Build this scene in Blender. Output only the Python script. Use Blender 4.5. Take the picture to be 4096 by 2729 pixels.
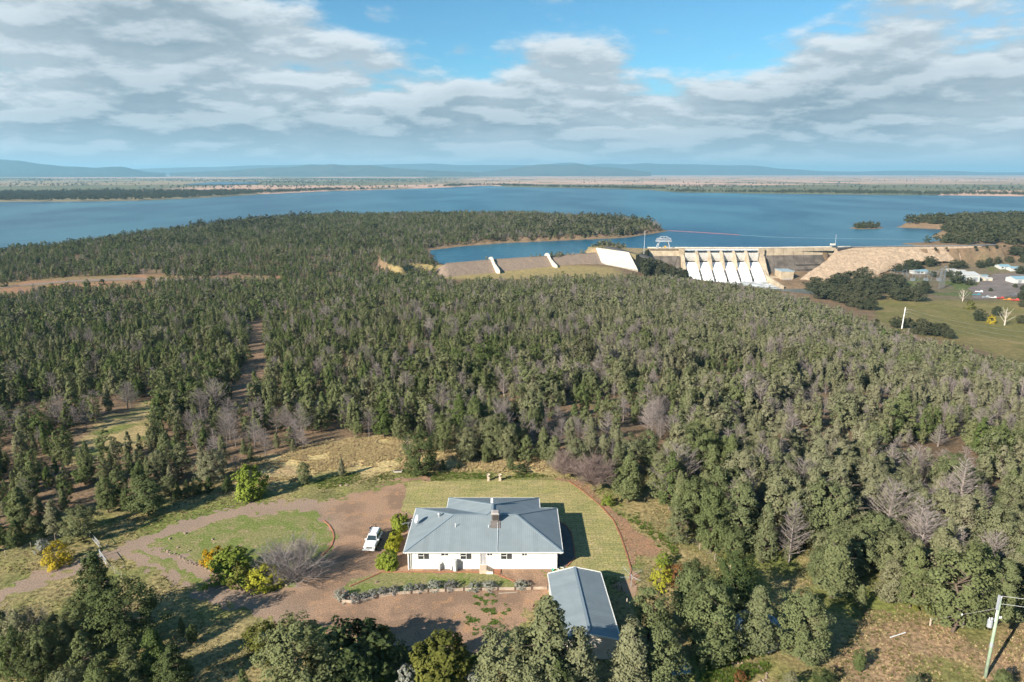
import bpy, bmesh, math, random
import numpy as np
from mathutils import Vector, Matrix

random.seed(7)
rng = np.random.default_rng(7)
R = math.radians
for o in list(bpy.data.objects):
    bpy.data.objects.remove(o)
sc = bpy.context.scene
C = sc.collection

# ------------------------------------------------------------------ camera
F_PX, CX, CY, HORIZON, CAM_Z = 2731.0, 2048.0, 1364.5, 690.0, 56.0
PITCH = math.atan((CY - HORIZON) / F_PX)
cam = bpy.data.cameras.new('camera')
cam.lens = 24.0
cam.sensor_width = 36.0
cam.clip_start = 0.5
cam.clip_end = 300000.0
camo = bpy.data.objects.new('camera', cam)
C.objects.link(camo)
camo.location = (0, 0, CAM_Z)
camo.rotation_euler = (R(90) - PITCH, 0, 0)
sc.camera = camo

# ------------------------------------------------------------------ view transform
sc.view_settings.view_transform = 'Standard'
sc.view_settings.look = 'None'
sc.view_settings.gamma = 1.0
sc.view_settings.use_curve_mapping = False
sc.view_settings.exposure = 1.12
sc.cycles.max_bounces = 5
sc.cycles.diffuse_bounces = 2
sc.cycles.glossy_bounces = 2
sc.cycles.transmission_bounces = 3
sc.cycles.volume_bounces = 0
sc.cycles.transparent_max_bounces = 6
sc.cycles.use_denoising = True
sc.cycles.denoiser = 'OPENIMAGEDENOISE'
sc.cycles.denoising_input_passes = 'RGB_ALBEDO_NORMAL'
sc.cycles.denoising_prefilter = 'ACCURATE'
sc.cycles.use_light_tree = False

# ------------------------------------------------------------------ sun
SUN_EL = R(27.0)
SUN_AZ = math.atan2(-0.745, -0.667)          # from +Y towards +X
sun_dir = Vector((math.sin(SUN_AZ) * math.cos(SUN_EL), math.cos(SUN_AZ) * math.cos(SUN_EL), math.sin(SUN_EL)))
sl = bpy.data.lights.new('sun', 'SUN')
sl.energy = 4.9
sl.angle = R(0.53)
sl.color = (1.0, 0.93, 0.82)
so = bpy.data.objects.new('sun', sl)
C.objects.link(so)
so.rotation_euler = (-sun_dir).to_track_quat('-Z', 'Y').to_euler()
so.location = sun_dir * 300

# ------------------------------------------------------------------ sky (world)
W = bpy.data.worlds.new('World')
sc.world = W
W.use_nodes = True
WT = W.node_tree
WT.nodes.clear()


class NT:
    """small helper around a node tree"""
    def __init__(s, t):
        s.t = t

    def n(s, typ, **kw):
        nd = s.t.nodes.new(typ)
        for k, v in kw.items():
            setattr(nd, k, v)
        return nd

    def l(s, a, b):
        s.t.links.new(a, b)

    def m(s, op, a, b=None, c=None, clamp=False):
        nd = s.n('ShaderNodeMath', operation=op, use_clamp=clamp)
        for i, v in enumerate((a, b, c)):
            if v is None:
                continue
            if isinstance(v, (int, float)):
                nd.inputs[i].default_value = v
            else:
                s.l(v, nd.inputs[i])
        return nd.outputs[0]

    def rng(s, v, a, b, c=0.0, d=1.0, smooth=True):
        nd = s.n('ShaderNodeMapRange')
        nd.interpolation_type = 'SMOOTHSTEP' if smooth else 'LINEAR'
        s.l(v, nd.inputs[0])
        for i, q in enumerate((a, b, c, d)):
            nd.inputs[i + 1].default_value = q
        return nd.outputs[0]

    def noise(s, vec, scale, detail=5, rough=0.55, dist=0.0, dims='3D', out=0):
        nd = s.n('ShaderNodeTexNoise', noise_dimensions=dims)
        if vec is not None:
            s.l(vec, nd.inputs['Vector'])
        nd.inputs['Scale'].default_value = scale
        nd.inputs['Detail'].default_value = detail
        nd.inputs['Roughness'].default_value = rough
        nd.inputs['Distortion'].default_value = dist
        return nd.outputs[out]

    def mix(s, f, a, b, blend='MIX'):
        nd = s.n('ShaderNodeMix', data_type='RGBA', blend_type=blend)
        for i, v in ((0, f), (6, a), (7, b)):
            if isinstance(v, (int, float)):
                nd.inputs[i].default_value = v
            elif isinstance(v, (tuple, list)):
                nd.inputs[i].default_value = (*v[:3], 1)
            else:
                s.l(v, nd.inputs[i])
        return nd.outputs[2]

    def vec(s, x, y, z):
        nd = s.n('ShaderNodeCombineXYZ')
        for i, v in enumerate((x, y, z)):
            if isinstance(v, (int, float)):
                nd.inputs[i].default_value = v
            else:
                s.l(v, nd.inputs[i])
        return nd.outputs[0]


w = NT(WT)
sky = w.n('ShaderNodeTexSky')
sky.sky_type = 'NISHITA'
sky.sun_disc = False
sky.sun_elevation = SUN_EL
sky.sun_rotation = SUN_AZ % (2 * math.pi)
sky.altitude = 300
sky.air_density = 1.0
sky.dust_density = 0.3
sky.ozone_density = 1.5
tc = w.n('ShaderNodeTexCoord')
sep = w.n('ShaderNodeSeparateXYZ')
w.l(tc.outputs['Generated'], sep.inputs[0])
dx, dy, dz = sep.outputs
def deck(lift):
    """point of the cloud deck met by this direction, raised by lift"""
    zz = w.m('ADD', w.m('MAXIMUM', dz, 0.0), 0.20 + lift)
    return w.vec(w.m('DIVIDE', dx, zz), w.m('DIVIDE', dy, zz), 0.0)


P1, P2 = deck(0.0), deck(0.013)
elev = w.m('ARCTANGENT', w.m('DIVIDE', dz, w.m('SQRT', w.m('ADD', w.m('MULTIPLY', dx, dx), w.m('MULTIPLY', dy, dy)))))
az = w.m('ARCTAN2', dx, dy)
# the deck of cloud ends along a front: near on the left, farther out to the right
front = w.rng(az, -0.64, -0.10, 0.30, 0.172, smooth=True)
front = w.m('ADD', front, w.rng(az, 0.34, 0.62, 0.0, 0.016))
front = w.m('SUBTRACT', front, w.m('MULTIPLY', w.rng(az, 0.08, 0.2), w.m('MULTIPLY', w.rng(az, 0.5, 0.3), 0.022)))
cov = w.m('ADD', w.m('MINIMUM', w.m('MULTIPLY', w.m('SUBTRACT', front, elev), 8.0), 0.50), w.rng(elev, 0.125, 0.0, 0.0, 0.75))


def density(P):
    big = w.noise(P, 1.05, 2, 0.5, 0.0)
    mid = w.noise(P, 2.9, 10, 0.60, 0.0)
    return w.m('ADD', w.m('ADD', w.m('MULTIPLY', w.m('SUBTRACT', mid, 0.5), 1.75), w.m('MULTIPLY', w.m('SUBTRACT', big, 0.5), 2.6)), cov)


dens, dens_up = density(P1), density(P2)
alpha = w.rng(dens, -0.10, 0.34)
wisp = w.rng(w.noise(P1, 3.4, 9, 0.6, 0.0), 0.57, 0.74, 0.0, 0.6)
alpha = w.m('MAXIMUM', alpha, w.m('MULTIPLY', wisp, w.rng(elev, 0.02, 0.1)))
lit = w.rng(w.m('SUBTRACT', dens, dens_up), -0.15, 0.21)            # thinner above: a sunlit top; thicker above: an underside
thick = w.rng(dens, 0.15, 1.15)
shade = w.m('ADD', w.m('MULTIPLY', lit, 0.55), w.m('MULTIPLY', w.m('SUBTRACT', 1.0, thick), 0.45))
ccol = w.mix(shade, (2.1, 2.95, 3.55), (6.2, 6.85, 7.3))
skyc = w.mix(1.0, sky.outputs[0], (0.52, 0.95, 1.10), 'MULTIPLY')
ccol = w.mix(w.rng(elev, 0.075, 0.0, 0.0, 0.6), ccol, (4.3, 5.7, 6.6))
fin = w.mix(alpha, skyc, ccol)
bg = w.n('ShaderNodeBackground')
bg.inputs[1].default_value = 0.058
w.l(fin, bg.inputs[0])
wo = w.n('ShaderNodeOutputWorld')
w.l(bg.outputs[0], wo.inputs[0])

# ------------------------------------------------------------------ positions: pixel of the survey picture -> point on the land
cp, sp = math.cos(PITCH), math.sin(PITCH)


def ray(u, v):
    a, b = (u - CX) / F_PX, -(v - CY) / F_PX
    return a, cp + b * sp, -sp + b * cp


def G(p, z=0.0):
    d = ray(*p)
    t = (z - CAM_Z) / d[2]
    return d[0] * t, d[1] * t


def AT(p, D):
    d = ray(*p)
    t = D / d[1]
    return d[0] * t, D, CAM_Z + d[2] * t


def PJ(x, y, z):
    q = z - CAM_Z
    dep = y * cp - q * sp
    up = y * sp + q * cp
    return CX + F_PX * x / dep, CY - F_PX * up / dep


V = lambda x, y: (x * 1.7407, y * 1.7407)
R1 = lambda x, y: (1300 + x / 1.6814, 1850 + y / 1.6814)
R2 = lambda x, y: (x / 1.6814, 1850 + y / 1.6814)
R3 = lambda x, y: (2600 + x / 1.5735, 1850 + y / 1.5735)
R4 = lambda x, y: (1600 + x / 1.8108, 820 + y / 1.8108)
R5 = lambda x, y: (2600 + x / 1.5735, 820 + y / 1.5735)
R6 = lambda x, y: (x / 1.6814, 1050 + y / 1.6814)
R8 = lambda x, y: (3180 + x / 2.57, 980 + y / 2.57)
R9 = lambda x, y: (2560 + x / 3.4618, 920 + y / 3.4618)


# ------------------------------------------------------------------ numeric helpers
def vnoise(x, y, scale=1.0, seed=0):
    x = np.asarray(x, float) * scale + seed * 17.31
    y = np.asarray(y, float) * scale - seed * 9.77
    xi, yi = np.floor(x).astype(np.int64), np.floor(y).astype(np.int64)
    xf, yf = x - xi, y - yi
    u, v = xf * xf * (3 - 2 * xf), yf * yf * (3 - 2 * yf)

    def h(a, b):
        n = (a * 374761393 + b * 668265263 + seed * 1274126177) & 0x7fffffff
        n = ((n ^ (n >> 13)) * 1274126177) & 0x7fffffff
        return ((n ^ (n >> 16)) & 0xffff) / 65535.0
    return (h(xi, yi) * (1 - u) + h(xi + 1, yi) * u) * (1 - v) + (h(xi, yi + 1) * (1 - u) + h(xi + 1, yi + 1) * u) * v


def fbm(x, y, scale=1.0, seed=0, oct=4):
    s, a = 0.0, 0.5
    for i in range(oct):
        s = s + a * vnoise(x, y, scale * 2 ** i, seed + i)
        a *= 0.5
    return s / (1 - 0.5 ** oct)


def psd(px, py, poly):
    """signed distance to a polygon, negative inside"""
    px, py = np.asarray(px, float), np.asarray(py, float)
    d = np.full(px.shape, 1e18)
    ins = np.zeros(px.shape, bool)
    n = len(poly)
    for i in range(n):
        x0, y0 = poly[i]
        x1, y1 = poly[(i + 1) % n]
        ex, ey = x1 - x0, y1 - y0
        t = np.clip(((px - x0) * ex + (py - y0) * ey) / (ex * ex + ey * ey + 1e-12), 0, 1)
        d = np.minimum(d, (px - x0 - t * ex) ** 2 + (py - y0 - t * ey) ** 2)
        c = ((y0 > py) != (y1 > py)) & (px < ex * (py - y0) / (ey + (1e-12 if ey == 0 else 0)) + x0)
        ins ^= c
    d = np.sqrt(d)
    return np.where(ins, -d, d)


def inpoly(px, py, poly):
    return psd(px, py, poly) < 0


def sstep(a, b, x):
    t = np.clip((np.asarray(x, float) - a) / (b - a), 0, 1)
    return t * t * (3 - 2 * t)


# ------------------------------------------------------------------ materials
MATS = {}


def mat(name, col, rough=0.8, var=0.0, vscale=1.0, col2=None, bump=0.0, bscale=None, metal=0.0, spec=0.3, rand=0.0, detail=5, coords='Object'):
    """procedural material: a base colour varied by noise, with fine relief"""
    if name in MATS:
        return MATS[name]
    m = bpy.data.materials.new(name)
    m.use_nodes = True
    t = NT(m.node_tree)
    b = m.node_tree.nodes['Principled BSDF']
    b.inputs['Roughness'].default_value = rough
    b.inputs['Metallic'].default_value = metal
    b.inputs['Specular IOR Level'].default_value = spec
    b.inputs['Base Color'].default_value = (*col, 1)
    tcn = t.n('ShaderNodeTexCoord')
    cc = None
    if var > 0:
        c2 = col2 or tuple(min(1, c * (1 - var)) for c in col)
        nz = t.noise(tcn.outputs[coords], vscale, detail, 0.6)
        cc = t.mix(t.rng(nz, 0.32, 0.68), col, c2)
    if rand > 0:
        oi = t.n('ShaderNodeObjectInfo')
        cc = t.mix(1.0, cc if cc is not None else col, t.mix(oi.outputs['Random'], (1 - rand,) * 3, (1 + rand,) * 3), 'MULTIPLY')
    if cc is not None:
        t.l(cc, b.inputs['Base Color'])
    if bump > 0:
        bn = t.n('ShaderNodeBump')
        bn.inputs['Strength'].default_value = 0.8
        bn.inputs['Distance'].default_value = bump
        t.l(t.noise(tcn.outputs[coords], bscale or vscale * 3, 4, 0.6), bn.inputs['Height'])
        t.l(bn.outputs[0], b.inputs['Normal'])
    MATS[name] = m
    return m


def leafmat(name, a, b_, trans=0.16, scale=1.2, c=None, drift=None):
    """foliage: each plant its own tone between a and b, uneven inside the crown"""
    if name in MATS:
        return MATS[name]
    m = bpy.data.materials.new(name)
    m.use_nodes = True
    t = NT(m.node_tree)
    m.node_tree.nodes.remove(m.node_tree.nodes['Principled BSDF'])
    oi = t.n('ShaderNodeObjectInfo')
    tcn = t.n('ShaderNodeTexCoord')
    col = t.mix(oi.outputs['Random'], a, b_)
    if c is not None:
        r2 = t.m('FRACT', t.m('MULTIPLY', oi.outputs['Random'], 7.31))
        col = t.mix(t.rng(r2, 0.62, 1.0, 0.0, 0.9), col, c)
    if drift is not None:
        lx = t.n('ShaderNodeSeparateXYZ')
        t.l(oi.outputs['Location'], lx.inputs[0])
        dr = t.m('ADD', t.noise(oi.outputs['Location'], 0.022, 3, 0.6), t.rng(lx.outputs[0], -130, 120, -0.16, 0.07))
        col = t.mix(t.rng(dr, 0.36, 0.68, 0.0, 0.75), col, drift)
    nz = t.noise(tcn.outputs['Object'], scale, 3, 0.6)
    col = t.mix(1.0, col, t.mix(t.rng(nz, 0.25, 0.75), (0.72, 0.74, 0.70), (1.25, 1.24, 1.18)), 'MULTIPLY')
    d = t.n('ShaderNodeBsdfDiffuse')
    tr = t.n('ShaderNodeBsdfTranslucent')
    ms = t.n('ShaderNodeMixShader')
    t.l(col, d.inputs[0])
    t.l(col, tr.inputs[0])
    ms.inputs[0].default_value = trans
    t.l(d.outputs[0], ms.inputs[1])
    t.l(tr.outputs[0], ms.inputs[2])
    t.l(ms.outputs[0], m.node_tree.nodes['Material Output'].inputs[0])
    MATS[name] = m
    return m


# ------------------------------------------------------------------ object helpers
def tag(o, label=None, cat=None, group=None, kind=None):
    if label:
        o['label'] = label
    if cat:
        o['category'] = cat
    if group:
        o['group'] = group
    if kind:
        o['kind'] = kind
    return o


def empty(name, loc=(0, 0, 0), rz=0.0):
    o = bpy.data.objects.new(name, None)
    o.empty_display_size = 0.2
    C.objects.link(o)
    o.location = loc
    o.rotation_euler.z = rz
    return o


def link(name, me, parent=None, loc=None, rz=None):
    o = bpy.data.objects.new(name, me)
    C.objects.link(o)
    if parent is not None:
        o.parent = parent
    if loc is not None:
        o.location = loc
    if rz is not None:
        o.rotation_euler.z = rz
    return o


def mesh_np(name, verts, quads=None, tris=None, mats=(), smooth=False):
    """fast mesh from numpy arrays"""
    me = bpy.data.meshes.new(name)
    verts = np.asarray(verts, np.float32)
    parts, starts, tot = [], [], 0
    for arr, k in ((quads, 4), (tris, 3)):
        if arr is None or len(arr) == 0:
            continue
        arr = np.asarray(arr, np.int32)
        parts.append(arr.ravel())
        starts.append(np.arange(len(arr)) * k + tot)
        tot += arr.size
    loops = np.concatenate(parts)
    st = np.concatenate(starts).astype(np.int32)
    me.vertices.add(len(verts))
    me.vertices.foreach_set('co', verts.ravel())
    me.loops.add(len(loops))
    me.loops.foreach_set('vertex_index', loops)
    me.polygons.add(len(st))
    me.polygons.foreach_set('loop_start', st)
    me.update(calc_edges=True)
    me.validate()
    for m in mats:
        me.materials.append(m)
    if smooth:
        me.polygons.foreach_set('use_smooth', np.ones(len(me.polygons), bool))
    return me



class MB:
    """collects shapes; build() links them as one mesh object"""
    def __init__(s):
        s.v, s.f = [], []

    def poly(s, pts):
        n = len(s.v)
        s.v += [tuple(p) for p in pts]
        s.f.append(tuple(range(n, n + len(pts))))
        return s

    def hexa(s, b, t):
        """b, t: four bottom and four top points, anticlockwise from above"""
        n = len(s.v)
        s.v += [tuple(p) for p in b] + [tuple(p) for p in t]
        s.f += [(n + 3, n + 2, n + 1, n), (n + 4, n + 5, n + 6, n + 7)]
        for i in range(4):
            j = (i + 1) % 4
            s.f.append((n + i, n + j, n + 4 + j, n + 4 + i))
        return s

    def box(s, x0, x1, y0, y1, z0, z1):
        q = [(x0, y0), (x1, y0), (x1, y1), (x0, y1)]
        return s.hexa([(a, b, z0) for a, b in q], [(a, b, z1) for a, b in q])

    def prism(s, pts, z0, z1):
        """pts: plan outline anticlockwise"""
        n, k = len(s.v), len(pts)
        s.v += [(a, b, z0) for a, b in pts] + [(a, b, z1) for a, b in pts]
        s.f += [tuple(range(n + k - 1, n - 1, -1)), tuple(range(n + k, n + 2 * k))]
        for i in range(k):
            j = (i + 1) % k
            s.f.append((n + i, n + j, n + k + j, n + k + i))
        return s

    def xprism(s, pts, x0, x1):
        """pts: outline in (y, z), pushed along x"""
        n, k = len(s.v), len(pts)
        s.v += [(x0, a, b) for a, b in pts] + [(x1, a, b) for a, b in pts]
        s.f += [tuple(range(n + k - 1, n - 1, -1)), tuple(range(n + k, n + 2 * k))]
        for i in range(k):
            j = (i + 1) % k
            s.f.append((n + i, n + j, n + k + j, n + k + i))
        return s

    def bar(s, a, b, w_, h=None, up=(0, 0, 1)):
        """square bar from a to b"""
        h = h or w_
        a, b = Vector(a), Vector(b)
        d = (b - a).normalized()
        u = Vector(up)
        if abs(d.dot(u)) > 0.98:
            u = Vector((1, 0, 0))
        r = d.cross(u).normalized() * (w_ / 2)
        u = r.cross(d).normalized() * (h / 2)
        n = len(s.v)
        for p in (a, b):
            for q in (-r - u, r - u, r + u, -r + u):
                s.v.append(tuple(p + q))
        s.f += [(n, n + 1, n + 2, n + 3), (n + 7, n + 6, n + 5, n + 4)]
        for i in range(4):
            j = (i + 1) % 4
            s.f.append((n + j, n + i, n + 4 + i, n + 4 + j))
        return s

    def tube(s, pts, rad, k=6, cap=True):
        pts = [Vector(p) for p in pts]
        if not hasattr(rad, '__len__'):
            rad = [rad] * len(pts)
        n0 = len(s.v)
        for i, p in enumerate(pts):
            d = (pts[min(i + 1, len(pts) - 1)] - pts[max(i - 1, 0)]).normalized()
            u = Vector((0, 0, 1)) if abs(d.z) < 0.9 else Vector((1, 0, 0))
            a = d.cross(u).normalized()
            b = a.cross(d).normalized()
            for j in range(k):
                t = 2 * math.pi * j / k
                s.v.append(tuple(p + (a * math.cos(t) + b * math.sin(t)) * rad[i]))
        for i in range(len(pts) - 1):
            for j in range(k):
                a, b = n0 + i * k + j, n0 + i * k + (j + 1) % k
                s.f.append((a, a + k, b + k, b))
        if cap:
            s.f.append(tuple(range(n0, n0 + k)))
            s.f.append(tuple(range(len(s.v) - 1, len(s.v) - 1 - k, -1)))
        return s

    def lathe(s, prof, cx=0, cy=0, k=16):
        """prof: (radius, z) from bottom to top"""
        n0 = len(s.v)
        for r, z in prof:
            for j in range(k):
                t = 2 * math.pi * j / k
                s.v.append((cx + r * math.cos(t), cy + r * math.sin(t), z))
        for i in range(len(prof) - 1):
            for j in range(k):
                a, b = n0 + i * k + j, n0 + i * k + (j + 1) % k
                s.f.append((a, b, b + k, a + k))
        s.f.append(tuple(range(n0 + k - 1, n0 - 1, -1)))
        s.f.append(tuple(range(len(s.v) - k, len(s.v))))
        return s

    def mesh(s, name, m=None, smooth=False, bevel=0.0):
        me = bpy.data.meshes.new(name)
        me.from_pydata(s.v, [], s.f)
        if bevel > 0:
            bm = bmesh.new()
            bm.from_mesh(me)
            bmesh.ops.remove_doubles(bm, verts=bm.verts, dist=1e-5)
            es = [e for e in bm.edges if len(e.link_faces) == 2 and e.calc_face_angle(0) > 0.6]
            bmesh.ops.bevel(bm, geom=es, offset=bevel, segments=2, affect='EDGES', clamp_overlap=True)
            bm.to_mesh(me)
            bm.free()
        for q in (m if isinstance(m, (list, tuple)) else [m]):
            if q is not None:
                me.materials.append(q)
        if smooth:
            me.polygons.foreach_set('use_smooth', np.ones(len(me.polygons), bool))
        me.update()
        return me

    def build(s, name, m, parent=None, smooth=False, bevel=0.0, loc=None, rz=None):
        return link(name, s.mesh(name, m, smooth, bevel), parent, loc, rz)


def copy_tree(o, parent=None):
    c = o.copy()
    C.objects.link(c)
    c.parent = parent
    for ch in o.children:
        copy_tree(ch, c)
    return c

# ================================================================== THE LAND
LAKE_Z, RIVER_Z, CREST_Z = -44.0, -78.0, -40.0
# lake outline (land points at lake level)
LAKE = [(-2600, 700), (-1500, 760)]
LAKE += [G(p, LAKE_Z) for p in [(-350, 1075), (0, 1022), (320, 978), (620, 938), (1000, 897), (1240, 880), (1600, 876), (2060, 874), (2440, 895), (2600, 908), (2657, 924), (2600, 934), R4(1600, 236), R4(1100, 258), R4(720, 275), R4(430, 298), (1690, 1001), (1712, 1022), R4(240, 422)]]
AUX = [R4(330, 428), R4(640, 402), R4(1080, 372), R4(1420, 348)]                    # crest of the low embankment
LAKE += [(x, y + 6) for x, y in (G(p, CREST_Z) for p in AUX)]
LAKE += [G(p, LAKE_Z) for p in [R4(1370, 335), R4(1480, 292), R4(1650, 318)]]
DAM_Y = 892.0
LAKE += [(150, DAM_Y + 2), (360, DAM_Y + 2), (442, DAM_Y + 4), (600, 930)]
LAKE += [G(p, LAKE_Z) for p in [(3617, 976), (3846, 965), (3744, 947), (3790, 930), (3782, 917), (3597, 909), (3700, 893), (4096, 872), (4500, 860)]]
LAKE += [(2600, 1900), (4000, 3000)]
FAR = [(4500, 786), (4096, 785), (3353, 778), (2709, 770), (2614, 761), (2440, 755), (2048, 748), (1958, 742), (1793, 750), (1566, 758), (1305, 765), (1036, 778), (783, 793), (557, 803), (357, 806), (0, 807), (-500, 812)]
LAKE += [G(p, LAKE_Z) for p in FAR] + [(-4000, 2400)]
ISLET = [G(p, LAKE_Z) for p in [(3398, 912), (3440, 907), (3500, 906), (3537, 911), (3500, 916), (3430, 917)]]
RIVER = [(222, 884), (320, 884), (322, 800), (345, 802), (370, 790), (384, 772), (362, 754), (300, 790), (222, 830)]

CTRL = []          # (x, y, z): levels of the land


def ctl(p, z):
    CTRL.append((*G(p, z), z))


for D, z in ((135, -1), (170, -5), (215, -11), (300, -20), (380, -28), (470, -36), (560, -43), (650, -49), (720, -51)):
    for a in (-0.15, 0.1):
        CTRL.append((a * D, D, z))
for D, z in ((170, -7), (250, -17), (350, -27), (450, -35), (540, -40), (620, -42), (720, -37), (800, -36), (900, -42)):
    for a in (-0.42, -0.75):
        CTRL.append((a * D, D, z - (2 if a < -0.5 else 0)))
for D, z in ((140, -6), (180, -14), (250, -27), (330, -43), (420, -60), (500, -66), (600, -70), (720, -72), (850, -70)):
    CTRL.append((0.72 * D, D, z))
for D, z in ((150, -4), (200, -10), (300, -23), (400, -37), (500, -52), (600, -62), (700, -70), (800, -77)):
    CTRL.append((0.38 * D, D, z))
CTRL += [(0.23 * 400, 400, -32), (0.24 * 550, 550, -45), (0.22 * 680, 680, -53), (0.25 * 760, 760, -64)]
CTRL += [(150, 780, -60), (170, 840, -66), (120, 800, -50), (60, 780, -51), (-60, 760, -51), (-120, 740, -50), (100, 850, -46), (150, 895, -44)]
CTRL += [(-60, 20, -1), (60, 20, -2), (0, -40, -4), (-120, 60, -3), (-130, 110, -4), (130, 70, -5), (110, 110, -5), (-250, 0, -25), (250, 0, -30), (0, -250, -30)]
CTRL += [(430, 760, -76), (360, 800, -77), (470, 850, -70), (560, 860, -66), (650, 900, -56), (760, 900, -52), (620, 700, -71), (500, 640, -70), (620, 960, -43), (700, 1000, -40)]
CTRL += [(-100, 1000, -40), (-250, 1100, -36), (-100, 1250, -35), (100, 1230, -35), (-400, 980, -37), (200, 1150, -39), (-300, 880, -38), (750, 1250, -36), (900, 1300, -34), (1000, 1100, -38)]
CTRL = np.array(CTRL)


def tps_fit(pts):
    xy, z = pts[:, :2] / 100.0, pts[:, 2]
    d2 = ((xy[:, None] - xy[None]) ** 2).sum(-1)
    K = 0.5 * d2 * np.log(d2 + 1e-9) + np.eye(len(xy)) * 0.6
    Pm = np.c_[np.ones(len(xy)), xy]
    A = np.block([[K, Pm], [Pm.T, np.zeros((3, 3))]])
    s = np.linalg.solve(A, np.r_[z, 0, 0, 0])
    return xy, s


TXY, TS = tps_fit(CTRL)


def tps(x, y):
    x, y = np.asarray(x, float) / 100, np.asarray(y, float) / 100
    r = TS[-3] + TS[-2] * x + TS[-1] * y
    for (a, b), c in zip(TXY, TS[:-3]):
        d2 = (x - a) ** 2 + (y - b) ** 2
        r = r + c * 0.5 * d2 * np.log(d2 + 1e-9)
    return r


YARD = [(-95, 50), (70, 50), (62, 84), (42, 112), (14, 128), (-38, 126), (-62, 112), (-95, 92)]
DOWNSTREAM = [(-112, 300), (-112, 740), (-60, 752), (0, 782), (60, 812), (103, 845), (150, 896), (178, 905), (455, 905), (600, 905), (800, 905), (1300, 880), (1300, 300)]


def land(x, y):
    x, y = np.asarray(x, float), np.asarray(y, float)
    z = np.clip(tps(x, y), -80, 4)
    far = sstep(1350, 1900, np.hypot(x, y))
    z = z * (1 - far) + far * (-41 + 3 * fbm(x, y, 1 / 900., 3))
    z = z + (fbm(x, y, 1 / 38., 11) - 0.5) * 2.2 * sstep(0, 60, psd(x, y, YARD))
    yd = sstep(0, 45, psd(x, y, YARD))
    z = z * yd
    sd = psd(x, y, LAKE) + 7 * (fbm(x, y, 1 / 60., 5) - 0.5) * sstep(1200, 800, y)
    dn = psd(x, y, DOWNSTREAM)
    shore = LAKE_Z + np.clip(0.10 * (sd + 7), -9, 7)
    raised = np.where(sd < 60, np.where(sd < 4, shore, np.maximum(z, LAKE_Z + np.clip(0.07 * (sd + 7), 0, 5))), z)
    lake_side = np.where(sd < -7, np.minimum(z, shore), raised)
    z2 = np.where((dn < 0) & (sd > -2), z, lake_side)
    near = np.hypot(x, y) < 600
    z2 = np.where(near, z, z2)
    isl = psd(x, y, ISLET)
    z2 = np.where(isl < 15, np.maximum(z2, LAKE_Z + np.clip(-isl * 0.12 + 0.25, -5, 1.6)), z2)
    rv = psd(x, y, RIVER)
    z2 = np.where(rv < 14, np.minimum(z2, RIVER_Z + np.clip(rv * 0.9 + 0.5, -4, 30)), z2)
    return z2


# ---- what grows or lies where (albedo zones of the open ground)
Gp = lambda f, pts, z=0.0: [G(f(*p), z) for p in pts]
GOLD_FIELD = Gp(R1, [(-700, 60), (-560, 0), (-300, -60), (-100, -120), (200, -190), (520, -210), (760, -90), (1000, -90), (1280, -100), (1480, -60), (1450, 60), (1200, 70), (800, 50), (500, 40), (100, 60), (-200, 120), (-500, 170)])
LEFT_CLEARING = [V(150, 1066), V(200, 1000), V(239, 955), V(300, 945), V(335, 922), V(375, 908), V(380, 950), V(350, 990), V(352, 1018), V(273, 1040), V(240, 1062), V(180, 1070)]
CORRIDOR = [V(582, 735), V(604, 735), V(610, 790), V(618, 830), V(610, 880), V(600, 915), V(566, 968), V(520, 985), V(512, 968), V(540, 900), V(554, 850), V(570, 800)]
LEFT_ROAD = [V(-60, 692), V(-60, 658), V(60, 646), V(150, 638), V(300, 632), V(450, 636), V(640, 634), V(655, 648), V(400, 651), V(300, 666), V(200, 670), V(80, 674), V(10, 692)]
BROWN_RIGHT = Gp(R3, [(1180, 1000), (1350, 930), (1700, 920), (2100, 1100), (2500, 1000), (2600, 1900), (1300, 1900), (1180, 1300)])
MEADOW = [V(2010, 700), V(2040, 680), V(2353, 690), V(2700, 690), V(2800, 900), V(2353, 850), V(2240, 800), V(2100, 770), V(2020, 745)]


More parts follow.
